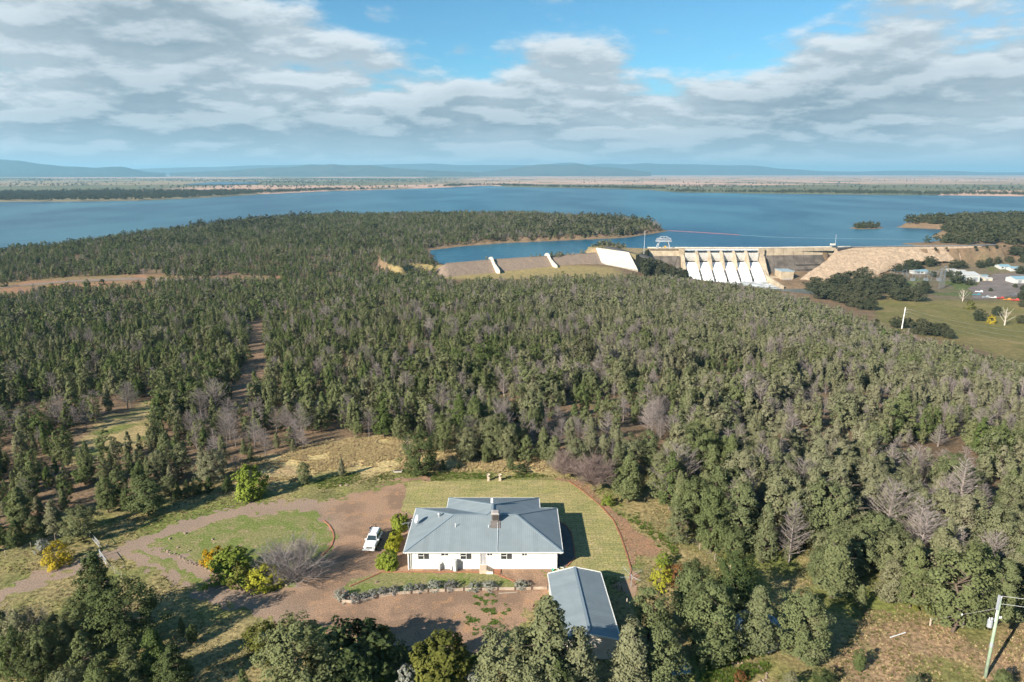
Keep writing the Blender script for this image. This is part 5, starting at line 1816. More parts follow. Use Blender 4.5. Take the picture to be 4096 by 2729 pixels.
    if not bald:
        mb = MB()
        prof = [(.098, -.05), (.104, .0), (.095, .05), (.07, .088), (.02, .105)]
        for r, z in prof:
            for j in range(14):
                th = 2 * math.pi * j / 14
                yy = math.sin(th)
                mb.v.append((hc.x + r * math.cos(th) * .92, hc.y + .012 + r * yy * 1.02, hc.z + (z if yy > -.45 else max(z, .035))))
        for i in range(len(prof) - 1):
            for j in range(14):
                p, q = i * 14 + j, i * 14 + (j + 1) % 14
                mb.f.append((p, q, q + 14, p + 14))
        mb.f.append(tuple(range(len(mb.v) - 14, len(mb.v))))
        mb.build('hair', mat('hair_%.2f' % hair[0], hair, 0.7), o, smooth=True)
    return o


xa, ya = G((1476.5, 2104), 1.7)
ya = 98.15
person((xa + .1, ya, 0), R(60), 'bald person in navy jacket leaning behind the white car', (0.02, 0.03, 0.07), (0.05, 0.05, 0.06), (0.1, .1, .1), 'walk', lean=.10, bald=True)
xa, ya = G((1497, 2107), 1.7)
ya = 98.2
person((xa, ya, 0), R(20), 'dark-haired person in black raising a camera behind the car', (0.015, 0.015, 0.018), (0.03, 0.03, 0.035), (0.02, .015, .012), 'camera', lean=.04)
xc, yc = xa, ya
cm = empty('hand_camera', (xa + .12, ya - .33, 1.58), R(20))
tag(cm, 'small black camera held up by the dark-haired person', 'camera')
MB().box(-.06, .06, -.035, .035, -.04, .04).build('body', BLK, cm, bevel=.008)
MB().tube([(0, -.035, 0), (0, -.10, 0)], .03, 10).build('lens', BLK, cm)
xa, ya = G((1623, 2047), 1.65)
person((xa, ya, 0), R(110), 'brown-haired person in dark clothes standing behind the tall hedge bush', (0.03, 0.03, 0.045), (0.025, .025, .03), (0.16, .07, .04), 'walk', lean=.05)

# ================================================================== PLANTS
PINE = leafmat('pine_foliage', (0.090, 0.120, 0.040), (0.160, 0.170, 0.080), 0.13, 0.7, (0.205, 0.192, 0.118), drift=(0.218, 0.206, 0.138))
PINE_DARK = leafmat('dark_pine_foliage', (0.060, 0.082, 0.032), (0.088, 0.106, 0.044), 0.12, 0.8)
GUM = leafmat('gum_foliage', (0.060, 0.068, 0.034), (0.090, 0.088, 0.050), 0.12, 0.5)
BUSH_G = leafmat('bright_green_foliage', (0.165, 0.215, 0.038), (0.200, 0.240, 0.045), 0.2, 1.5)
BUSH_Y = leafmat('yellow_green_foliage', (0.320, 0.315, 0.040), (0.360, 0.345, 0.045), 0.2, 1.5)
WATTLE = leafmat('wattle_blossom', (0.36, 0.275, 0.030), (0.40, 0.30, 0.035), 0.2, 1.5)
ORANGE = leafmat('orange_shrub', (0.34, 0.21, 0.016), (0.37, 0.23, 0.02), 0.2, 1.5)
OLIVE = leafmat('olive_shrub', (0.120, 0.125, 0.032), (0.150, 0.145, 0.040), 0.2, 1.5)
GREYB = leafmat('silver_shrub', (0.235, 0.240, 0.205), (0.290, 0.285, 0.250), 0.1, 2.0)
REDB = leafmat('rusty_shrub', (0.16, 0.075, 0.035), (0.19, 0.095, 0.04), 0.2, 1.5)
LAV = leafmat('grey_green_bush', (0.185, 0.176, 0.168), (0.230, 0.220, 0.208), 0.1, 2.0)
BARK = mat('bark', (0.135, 0.100, 0.075), 0.95, 0.4, 3.0)
GREYW = mat('dead_wood', (0.250, 0.210, 0.188), 0.95, 0.4, 0.8, (0.180, 0.150, 0.135), rand=.25)
TWIG = mat('bare_twigs', (0.240, 0.175, 0.150), 0.95, 0.3, 0.8)
TWIG2 = mat('grey_twigs', (0.300, 0.258, 0.240), 0.95, 0.3, 0.8)
WHITEB = mat('white_bark', (0.55, 0.48, 0.40), 0.9, 0.3, 1.0)


def crown_mesh(name, m, seed, prof, h0, nc, nl, leaf, csize, inner=0.45, flat=1.0, up=0.25):
    """a unit-height crown: nl leaf sprays in each of nc clumps; prof(t) gives the radius at height t"""
    r = np.random.default_rng(seed)
    t = r.beta(1.15, 1.35, nc)
    rad_ = np.array([prof(q) for q in t])
    ang = np.arange(nc) * 2.39996 + r.uniform(-.5, .5, nc)
    rr = rad_ * np.sqrt(r.uniform(inner ** 2, 1.0, nc)) * r.uniform(.84, 1.14, nc)
    lob = 1 + .16 * np.sin(ang * 3 + seed) + .10 * np.sin(ang * 5 + seed * 2 + t * 6)
    rr *= lob
    cz = h0 + (1 - h0) * t
    cen = np.stack([np.cos(ang) * rr, np.sin(ang) * rr, cz], 1)
    outw = np.stack([np.cos(ang), np.sin(ang), np.full(nc, .35) + .5 * t], 1)
    outw /= np.linalg.norm(outw, axis=1)[:, None]
    cs = csize * r.uniform(.65, 1.3, nc) * (0.55 + 0.45 * np.clip(rad_ / max(rad_.max(), 1e-6), 0, 1))
    off = r.normal(0, 1, (nc, nl, 3))
    off /= np.linalg.norm(off, axis=2)[:, :, None] + 1e-9
    off *= r.uniform(.35, 1.0, (nc, nl, 1)) ** .6
    off[..., 2] *= flat
    P = cen[:, None] + off * cs[:, None, None]
    nrm = off * .60 + outw[:, None] * .75 + np.array([0, 0, up])
    nrm = nrm / (np.linalg.norm(nrm, axis=2)[..., None] + 1e-9)
    P, nrm = P.reshape(-1, 3), nrm.reshape(-1, 3)
    n = len(P)
    # each spray a small bent diamond
    face = nrm + r.normal(0, .36, (n, 3))
    face /= np.linalg.norm(face, axis=1)[:, None]
    a = np.cross(face, r.normal(0, 1, (n, 3)))
    a /= np.linalg.norm(a, axis=1)[:, None] + 1e-9
    b_ = np.cross(face, a)
    s1 = (leaf * r.uniform(.6, 1.35, n))[:, None]
    s2 = s1 * r.uniform(.45, .8, n)[:, None]
    vs = np.stack([P - a * s1, P - b_ * s2 + face * s1 * .15, P + a * s1, P + b_ * s2 + face * s1 * .15], 1).reshape(-1, 3)
    q = np.arange(4 * n).reshape(n, 4)
    return mesh_np(name, vs, q, None, [m])


def trunk_mesh(name, m, seed, h, r0, limbs=6, h0=.25, spread=.18, k=6, lean=.02):
    rr = random.Random(seed)
    mb = MB()
    pts = [(rr.uniform(-lean, lean) * i, rr.uniform(-lean, lean) * i, -.03 + h * i / 5) for i in range(6)]
    mb.tube(pts, [r0 * (1 - .15 * i) for i in range(6)], k)
    for i in range(limbs):
        f = rr.uniform(h0, .8)
        b0 = Vector(pts[int(f * 5)]).lerp(Vector(pts[min(5, int(f * 5) + 1)]), f * 5 - int(f * 5))
        an = rr.uniform(0, 6.28)
        L_ = spread * rr.uniform(.6, 1.1)
        e = b0 + Vector((math.cos(an) * L_, math.sin(an) * L_, L_ * rr.uniform(.3, .8)))
        mb.tube([tuple(b0), tuple(b0.lerp(e, .5) + Vector((0, 0, .01))), tuple(e)], [r0 * .4, r0 * .28, r0 * .1], 4)
    return mb.mesh(name, m)


def conic(w_):
    return lambda t: w_ * min(1.0, (t / .16 + .30)) * (1 - t) ** .62 * (1.05 - .1 * t) + .012


def ovoid(w_):
    return lambda t: w_ * math.sqrt(max(0.0, 1 - (2 * t - .82) ** 2 * (.80 if t < .41 else .72))) + .01


def dome(w_):
    return lambda t: w_ * math.sqrt(max(0.0, 1 - (t * .985) ** 2)) + .01


def umbrella(w_):
    return lambda t: w_ * (.55 + .45 * math.sin(math.pi * min(1, t * .95 + .12))) * (1 if t < .75 else math.sqrt(max(0, 1 - ((t - .75) / .26) ** 2)))


def dead_mesh(name, m, seed, n=46, twigs=5, spread=.22, r0=.016, start=.16, rise=.55, k=3):
    """a leafless tree of unit height"""
    rr = random.Random(seed)
    mb = MB()
    top = Vector((rr.uniform(-.04, .04), rr.uniform(-.04, .04), .96))
    mb.tube([(0, 0, -.03), tuple(top * .5 + Vector((rr.uniform(-.015, .015), 0, 0))), tuple(top)], [r0 * 1.25, r0 * .8, r0 * .15], 5)
    for i in range(n):
        f = start + (1 - start) * (i + rr.random()) / n * .95
        b0 = top * f
        an = i * 2.4 + rr.uniform(-.4, .4)
        L_ = spread * (1.12 - .85 * (f - start) / (1 - start)) * rr.uniform(.65, 1.2)
        d = Vector((math.cos(an), math.sin(an), rise * rr.uniform(.5, 1.4)))
        mid = b0 + d * L_ * .5 + Vector((rr.uniform(-.02, .02), rr.uniform(-.02, .02), rr.uniform(-.01, .02)))
        e = b0 + d * L_ + Vector((0, 0, .05 * L_ / spread))
        br = r0 * .42 * (1.1 - .6 * f)
        mb.tube([tuple(b0), tuple(mid), tuple(e)], [br, br * .7, br * .25], k, cap=False)
        for j in range(twigs):
            g_ = rr.uniform(.3, .95)
            p0 = b0.lerp(mid, g_ * 2) if g_ < .5 else mid.lerp(e, g_ * 2 - 1)
            tw = (d + Vector((rr.uniform(-.9, .9), rr.uniform(-.9, .9), rr.uniform(-.2, .9)))).normalized() * L_ * rr.uniform(.25, .5)
            mb.tube([tuple(p0), tuple(p0 + tw)], [br * .42, br * .14], k, cap=False)
    return mb.mesh(name, m)


def bare_shrub_mesh(name, m, seed, stems=26, sub=7, twigs=5, w_=.75, r0=.02):
    """a rounded leafless shrub or tree of unit height: stems fork twice into a fine dome"""
    rr = random.Random(seed)
    mb = MB()
    for i in range(stems):
        an = rr.uniform(0, 6.28)
        el = math.acos(1 - rr.random() * .78)
        d = Vector((math.cos(an) * math.sin(el) * w_, math.sin(an) * math.sin(el) * w_, math.cos(el) * .95 + .05))
        e = d * rr.uniform(.75, 1.0)
        m_ = d * .45 + Vector((rr.uniform(-.05, .05), rr.uniform(-.05, .05), .05))
        mb.tube([(0, 0, 0), tuple(m_), tuple(e)], [r0, r0 * .6, r0 * .2], 4, cap=False)
        for j in range(sub):
            f = rr.uniform(.25, .95)
            p0 = Vector((0, 0, 0)).lerp(m_, f * 2) if f < .5 else m_.lerp(e, f * 2 - 1)
            tw = (d * .6 + Vector((rr.uniform(-1, 1), rr.uniform(-1, 1), rr.uniform(-.2, 1)))).normalized() * rr.uniform(.18, .36)
            mb.tube([tuple(p0), tuple(p0 + tw)], [r0 * .38, r0 * .12], 3, cap=False)
            for q in range(twigs):
                p1 = p0 + tw * rr.uniform(.3, 1)
                t2 = (tw * 2 + Vector((rr.uniform(-.5, .5), rr.uniform(-.5, .5), rr.uniform(-.2, .5)))).normalized() * rr.uniform(.07, .17)
                mb.tube([tuple(p1), tuple(p1 + t2)], [r0 * .2, r0 * .09], 3, cap=False)
    return mb.mesh(name, m)


# ---- pine kinds, in three levels of fineness (unit height)
PINE_HI, PINE_MID, PINE_LO = [], [], []
for i in range(10):
    wv = [.21, .24, .17, .26, .19, .22, .28, .15, .23, .20][i]
    pf = [conic(wv), ovoid(wv * .92), conic(wv * 1.05), ovoid(wv), conic(wv), ovoid(wv * .9), ovoid(wv), conic(wv), conic(wv), ovoid(wv)][i]
    thin = i in (4, 8, 9)               # thin crowns with bare twigs showing
    nh, nm_, nl_ = (95, 52, 26) if thin else (170, 92, 40)
    PINE_HI.append((crown_mesh('pine_crown', PINE, 100 + i, pf, .12, nh, 64, .0118, .058, up=.2), trunk_mesh('pine_trunk', BARK, 200 + i, .9, .015, 26 if thin else 12, .10, .17)))
    PINE_MID.append((crown_mesh('pine_crown', PINE, 120 + i, pf, .12, nm_, 32, .0200, .058, up=.2), trunk_mesh('pine_trunk', BARK, 220 + i, .9, .015, 16 if thin else 4, .12, .17, 4)))
    PINE_LO.append(crown_mesh('pine_far', PINE, 140 + i, pf, .06, nl_, 11, .043, .068, up=.2))
DEAD = [dead_mesh('dead_wood', GREYW, 300 + i, [96, 84, 76, 104, 66][i], 12, [.24, .30, .20, .27, .34][i], .0135, [.12, .2, .1, .16, .3][i], [.55, .35, .9, .45, .7][i]) for i in range(5)]
DEAD_LO = [dead_mesh('dead_far', GREYW, 320 + i, 60, 6, [.24, .29, .20][i], .020, .14, [.55, .35, .8][i]) for i in range(3)]
GUM_HI = [(crown_mesh('gum_crown', GUM, 400 + i, umbrella([.42, .5, .36][i]), .24, 110, 26, .026, .10, inner=.3, flat=.75), trunk_mesh('gum_trunk', WHITEB if i == 2 else BARK, 410 + i, .75, .024, 8, .3, .26)) for i in range(3)]
GUM_LO = [crown_mesh('gum_far', GUM, 420 + i, umbrella([.42, .5, .36][i]), .10, 36, 9, .065, .11, inner=.3, flat=.75) for i in range(3)]


def plant(name, lab, cat, xyz, h, crown, trunk=None, rz=None, wide=1.0, group=None, cname='crown', tname='trunk'):
    o = empty(name, xyz, random.uniform(0, 6.28) if rz is None else rz)
    o.scale = (h * wide, h * wide, h)
    tag(o, lab, cat, group)
    if crown is not None:
        link(cname, crown, o)
    if trunk is not None:
        link(tname, trunk, o)
    return o


# ---- which ground carries forest
yard_px = [V(*p) for p in ((-200, 1300), (0, 1272), (102, 1250), (191, 1224), (273, 1184), (325, 1172), (400, 1146), (510, 1118), (585, 1065), (760, 1022), (930, 1012), (1000, 1068), (1250, 1072), (1400, 1120), (1500, 1150), (1545, 1200), (1590, 1238), (1640, 1275), (1713, 1296), (1830, 1293), (1880, 1345), (1960, 1384), (2041, 1390), (2187, 1452), (2420, 1424), (2420, 2600), (-200, 2600))]
flats_px = [V(*p) for p in ((990, 300), (990, 640), (1060, 652), (1250, 646), (1420, 642), (1560, 648), (1700, 664), (1800, 684), (1880, 708), (2000, 752), (2100, 790), (2220, 825), (2353, 860), (2700, 930), (2900, 300))]


def forest_mask(x, y, z):
    u, v = PJ(x, y, z)
    r = np.hypot(x, y)
    ok = (psd(x, y, LAKE) > 1.5) & ~inpoly(u, v, yard_px) & ~(inpoly(u, v, flats_px) & ((psd(x, y, DOWNSTREAM) < 0) & (x > -78) | (x > 200) & (y < 1060) | (x > 400)))
    ok &= ~(inpoly(u, v, LEFT_CLEARING) & (r < 400)) & ~(inpoly(u, v, CORRIDOR) & (r < 600) & (fbm(x, y, 1 / 7., 55) > .30)) & ~(inpoly(u, v, LEFT_ROAD) & (r > 380))
    ok &= (u > -260) & (u < 4360)
    return ok, u, v


def jgrid(x0, x1, y0, y1, s, r):
    xs, ys = np.arange(x0, x1, s), np.arange(y0, y1, s * .9)
    X, Y = np.meshgrid(xs, ys)
    X = X + (np.arange(len(ys)) % 2)[:, None] * s / 2
    X, Y = X.ravel(), Y.ravel()
    return X + r.uniform(-.42, .42, len(X)) * s, Y + r.uniform(-.42, .42, len(Y)) * s


fr_ = np.random.default_rng(19)
cand = []
for (ya, yb, s) in ((66, 260, 3.7), (260, 420, 4.0), (420, 760, 4.6), (760, 1180, 5.4), (1180, 1620, 6.2)):
    X, Y = jgrid(-.86 * yb, .86 * yb, ya, yb, s, fr_)
    k = np.abs(X) < Y * .84 + 10
    cand.append((X[k], Y[k]))
FX, FY = np.concatenate([c[0] for c in cand]), np.concatenate([c[1] for c in cand])
FZ = land(FX, FY)
ok, FU, FV = forest_mask(FX, FY, FZ)
peninsula = (FY > 880) & (FX < 420)
gap = fbm(FX, FY, 1 / 13., 61, 3)
ok &= (fr_.random(len(FX)) < .93) & ((gap < .635) | peninsula)
ok &= (FZ > LAKE_Z + .4) | (psd(FX, FY, LAKE) > 14)
FX, FY, FZ, FU, FV, gap = [q[ok] for q in (FX, FY, FZ, FU, FV, gap)]
FR = np.hypot(FX, FY)
FH = fr_.normal(6.5, 1.5, len(FX)) * (0.62 + .76 * fbm(FX, FY, 1 / 18., 62, 2))
FH *= 1 + .32 * sstep(140, 85, FY) * (FX > 20)
FH = np.clip(FH, 2.8, 11.0)
young = (FV > V(0, 1010)[1]) & (FU < V(1000, 0)[0])
FH[young] *= fr_.uniform(.5, 1.0, young.sum())
# dead trees: scattered, thick along the lower edge behind the house
pd = .10 + .24 * sstep(.50, .62, fbm(FX, FY, 1 / 30., 63))
band = (FV > V(0, 955)[1]) & (FV < V(0, 1035)[1]) & (FU > V(420, 0)[0]) & (FU < V(1560, 0)[0])
pd = np.where(FU < V(900, 0)[0], pd * .55, pd)
pd = np.where(band, .44, pd)
pd = np.where((FU > V(1600, 0)[0]) & (FV > V(0, 860)[1]), pd + .07, pd)
isdead = fr_.random(len(FX)) < pd
order = np.argsort(FR)
live_n = [i for i in order if not isdead[i] and -40 < FU[i] < 4136][:232]
dead_n = [i for i in order if isdead[i] and -40 < FU[i] < 4136][:150]
single = set(live_n) | set(dead_n)


ORD = ['first', 'second', 'third', 'fourth', 'fifth', 'sixth', 'seventh', 'eighth', 'ninth', 'tenth', 'eleventh', 'twelfth', 'thirteenth', 'fourteenth', 'fifteenth', 'sixteenth', 'seventeenth', 'eighteenth', 'nineteenth', 'twentieth']


def ordn(i):
    if i < 20:
        return ORD[i]
    tens = {2: 'twenty', 3: 'thirty', 4: 'forty', 5: 'fifty', 6: 'sixty'}[(i + 1) // 10]
    return tens + ('-' + ORD[(i + 1) % 10 - 1] if (i + 1) % 10 else 'th').replace('yth', 'ieth')


def where_(u, v):
    if u < V(560, 0)[0]:
        return 'left of the golden grass field'
    if u < V(1010, 0)[0]:
        return 'behind the golden grass field'
    if u < V(1420, 0)[0]:
        return 'behind the back lawn'
    if u < V(1800, 0)[0]:
        return 'right of the lawn'
    return 'far right of the shed'


def label_rows(ids, kind):
    """unique wording: region, row counted from the yard, place from the left"""
    out = {}
    regs = {}
    for i in ids:
        regs.setdefault(where_(FU[i], FV[i]), []).append(i)
    for rg_, li in regs.items():
        li.sort(key=lambda i: -FV[i])
        per = 14
        for rn in range(0, len(li), per):
            row = sorted(li[rn:rn + per], key=lambda i: FU[i])
            for k, i in enumerate(row):
                sz = 'tall' if FH[i] > 7.4 else 'short' if FH[i] < 5.4 else 'mid-sized'
                out[i] = '%s %s %s, %s row, %s from left' % (sz, kind, rg_, ordn(rn // per), ordn(k))
    return out


labs = label_rows(live_n, 'green cypress pine')
for n_, i in enumerate(live_n):
    k = int(fr_.integers(0, 10))
    cm_, tm_ = (PINE_HI if FR[i] < 145 else PINE_MID)[k]
    plant('pine_tree', labs[i], 'pine tree', (FX[i], FY[i], FZ[i] - .1), FH[i], cm_, tm_, wide=float(fr_.uniform(.75, 1.3)) * (1.15 if FR[i] < 130 else 1.0), group='pines along the front of the forest')
labs = label_rows(dead_n, 'bare grey dead tree')
for i in dead_n:
    o = plant('dead_tree', labs[i], 'dead tree', (FX[i], FY[i], FZ[i] - .1), FH[i] * 1.0, None, DEAD[int(fr_.integers(0, 5))], wide=float(fr_.uniform(.85, 1.2)), group='dead trees in the forest', tname='branches')


# ---- the rest of the forest, too many to count: one scattered mass
def scatter(name, pts, protos, idx, scl, rot, lab, cat):
    col = bpy.data.collections.new(name + '_kinds')
    for j, p in enumerate(protos):
        ob = bpy.data.objects.new('%s_kind_%02d' % (name, j), p)
        col.objects.link(ob)
    me = bpy.data.meshes.new(name)
    me.vertices.add(len(pts))
    me.vertices.foreach_set('co', np.asarray(pts, np.float32).ravel())
    for nm, typ, dat in (('kind_index', 'INT', idx), ('turn', 'FLOAT', rot)):
        a = me.attributes.new(nm, typ, 'POINT')
        a.data.foreach_set('value', np.asarray(dat, np.int32 if typ == 'INT' else np.float32))
    a = me.attributes.new('size', 'FLOAT_VECTOR', 'POINT')
    a.data.foreach_set('vector', np.asarray(scl, np.float32).ravel())
    o = link(name, me)
    ng = bpy.data.node_groups.new(name + '_scatter', 'GeometryNodeTree')
    ng.interface.new_socket('Geometry', in_out='INPUT', socket_type='NodeSocketGeometry')
    ng.interface.new_socket('Geometry', in_out='OUTPUT', socket_type='NodeSocketGeometry')
    gi, go = ng.nodes.new('NodeGroupInput'), ng.nodes.new('NodeGroupOutput')
    ci = ng.nodes.new('GeometryNodeCollectionInfo')
    ci.inputs['Collection'].default_value = col
    ci.inputs['Separate Children'].default_value = True
    ci.inputs['Reset Children'].default_value = True
    ip = ng.nodes.new('GeometryNodeInstanceOnPoints')

    def named(nm, typ):
        n = ng.nodes.new('GeometryNodeInputNamedAttribute')
        n.data_type = typ
        n.inputs[0].default_value = nm
        return n.outputs[0]
    ng.links.new(gi.outputs[0], ip.inputs['Points'])
    ng.links.new(ci.outputs[0], ip.inputs['Instance'])
    ip.inputs['Pick Instance'].default_value = True
    ng.links.new(named('kind_index', 'INT'), ip.inputs['Instance Index'])
    cb = ng.nodes.new('ShaderNodeCombineXYZ')
    ng.links.new(named('turn', 'FLOAT'), cb.inputs[2])
    er = ng.nodes.new('FunctionNodeEulerToRotation')
    ng.links.new(cb.outputs[0], er.inputs[0])
    ng.links.new(er.outputs[0], ip.inputs['Rotation'])
    ng.links.new(named('size', 'FLOAT_VECTOR'), ip.inputs['Scale'])
    ng.links.new(ip.outputs[0], go.inputs[0])
    md = o.modifiers.new('scatter', 'NODES')
    md.node_group = ng
    return tag(o, lab, cat, kind='stuff')


def joined(cm_, tm_, name):
    """crown and trunk as one far-off tree mesh"""
    bm = bmesh.new()
    bm.from_mesh(cm_)
    nf = len(bm.faces)
    bm.from_mesh(tm_)
    bm.faces.ensure_lookup_table()
    for f in bm.faces[nf:]:
        f.material_index = 1
    me = bpy.data.meshes.new(name)
    bm.to_mesh(me)
    bm.free()
    me.materials.append(cm_.materials[0])
    me.materials.append(tm_.materials[0])
    return me


MIDJ = [joined(c, t_, 'pine_kind') for c, t_ in PINE_MID]
LOWJ = [joined(c, trunk_mesh('far_trunk', BARK, 500 + i, .8, .016, 0, k=3), 'pine_far_kind') for i, c in enumerate(PINE_LO)]
rest = np.array([i for i in range(len(FX)) if i not in single])


def mass(name, sel, hi, lab):
    prot = (MIDJ + DEAD) if hi else (LOWJ + GUM_LO + DEAD_LO)
    nl = 10
    d = isdead[sel]
    idx = fr_.integers(0, nl, len(sel))
    if hi:
        idx = np.where(d, nl + fr_.integers(0, 5, len(sel)), idx)
    else:
        g_ = fr_.random(len(sel)) < np.where(FY[sel] > 880, .22, .03)
        idx = np.where(g_, nl + fr_.integers(0, 3, len(sel)), idx)
        idx = np.where(d, nl + 3 + fr_.integers(0, 3, len(sel)), idx)
    h = FH[sel] * np.where(d, 1.02, 1.0)
    wd = h * fr_.uniform(.74, 1.25, len(sel)) * (1.0 if hi else 1.08)
    scatter(name, np.c_[FX[sel], FY[sel], FZ[sel] - .15], prot, idx, np.c_[wd, wd, h], fr_.uniform(0, 6.28, len(sel)), lab, 'forest')


mass('pine_forest', rest[FR[rest] < 430], True, 'dense pine forest covering the slope behind the house')
mass('far_pine_forest', rest[(FR[rest] >= 430) & (FY[rest] < 800)], False, 'pine forest thinning towards the dam and the track')
# a few big gums stand above the pines
for n_, (p, h, lab) in enumerate(((V(1340, 850), 13, 'tall pale-trunked gum tree rising from the middle of the forest'), (V(1265, 800), 10, 'rounded gum tree among the pines left of the tall one'), (V(1810, 870), 11, 'gum tree among the pines on the right slope'), (V(900, 760), 10, 'gum tree among the pines above the cleared strip'), (V(1560, 860), 11, 'gum tree among the pines above the right of the lawn'))):
    a = onland(p)
    plant('gum_tree', lab, 'gum tree', a, h, *GUM_HI[2 if n_ % 2 == 0 else 1], wide=.85, group='gum trees standing above the pines')
mass('peninsula_forest', rest[FY[rest] >= 800], False, 'dark wooded peninsula reaching into the lake')

# ---- trees of the far shores: one mass of tiny crowns
pr = np.random.default_rng(23)
X, Y = pr.uniform(-9000, 9000, 44000), pr.uniform(1500, 11000, 44000)
k = np.abs(X) < Y * .80 + 60
X, Y = X[k], Y[k]
dn_ = fbm(X, Y, 1 / 700., 65, 4)
shore = psd(X, Y, LAKE)
k = (shore > 12) & (pr.random(len(X)) < np.clip((dn_ - .44) * 3.2, .03, 1) * np.where((Y > 5200) & (X > -800), .16, 1.0))
X, Y = X[k], Y[k]
# belts along the water's edge and on the two dark points
ex, ey = pr.uniform(-4200, 4200, 90000), pr.uniform(1050, 5600, 90000)
sd = psd(ex, ey, LAKE)
near_sh = (sd > 4) & (sd < 200 + 160 * (fbm(ex, ey, 1 / 400., 66) - .4)) & (np.abs(ex) < ey * .82 + 40) & (fbm(ex, ey, 1 / 260., 67) > .47)
blk = (inpoly(ex, ey, [(-2600, 2500), (-1750, 2480), (-1250, 2750), (-700, 3200), (-300, 3600), (-500, 4000), (-1500, 3700), (-2800, 3400)]) | inpoly(ex, ey, [(700, 3100), (2000, 3120), (1900, 3500), (700, 3600)])) & (sd > 4)
rt = (ex > 560) & (ey > 900) & (ey < 1700) & (sd > 5) & (fbm(ex, ey, 1 / 70., 68) > .36)
k = (near_sh & (pr.random(len(ex)) < .75)) | blk | rt
X, Y = np.r_[X, ex[k]], np.r_[Y, ey[k]]
# denser right shore
ex, ey = pr.uniform(590, 1500, 8500), pr.uniform(948, 1750, 8500)
k = (psd(ex, ey, LAKE) > 5) & (np.abs(ex) < ey * .82) & (fbm(ex, ey, 1 / 70., 68) > .36)
X, Y = np.r_[X, ex[k]], np.r_[Y, ey[k]]
Zf = land(X, Y)
k = Zf > LAKE_Z + .2
X, Y, Zf = X[k], Y[k], Zf[k]
hh = pr.uniform(7, 15, len(X))
scatter('far_shore_trees', np.c_[X, Y, Zf - .3], GUM_LO, pr.integers(0, 3, len(X)), np.c_[hh * 1.15, hh * 1.15, hh], pr.uniform(0, 6.28, len(X)), 'belts of tiny trees on the far shores of the lake', 'woodland')
# islet
ix_, iy_ = pr.uniform(560, 760, 4000), pr.uniform(1150, 1400, 4000)
k = psd(ix_, iy_, ISLET) < -2
ix_, iy_ = ix_[k][:46], iy_[k][:46]
hh = pr.uniform(6, 11, len(ix_))
scatter('islet_trees', np.c_[ix_, iy_, land(ix_, iy_) - .2], GUM_LO, pr.integers(0, 3, len(ix_)), np.c_[hh, hh, hh], pr.uniform(0, 6.28, len(ix_)), 'dark scrubby trees on the small islet in the lake', 'woodland')

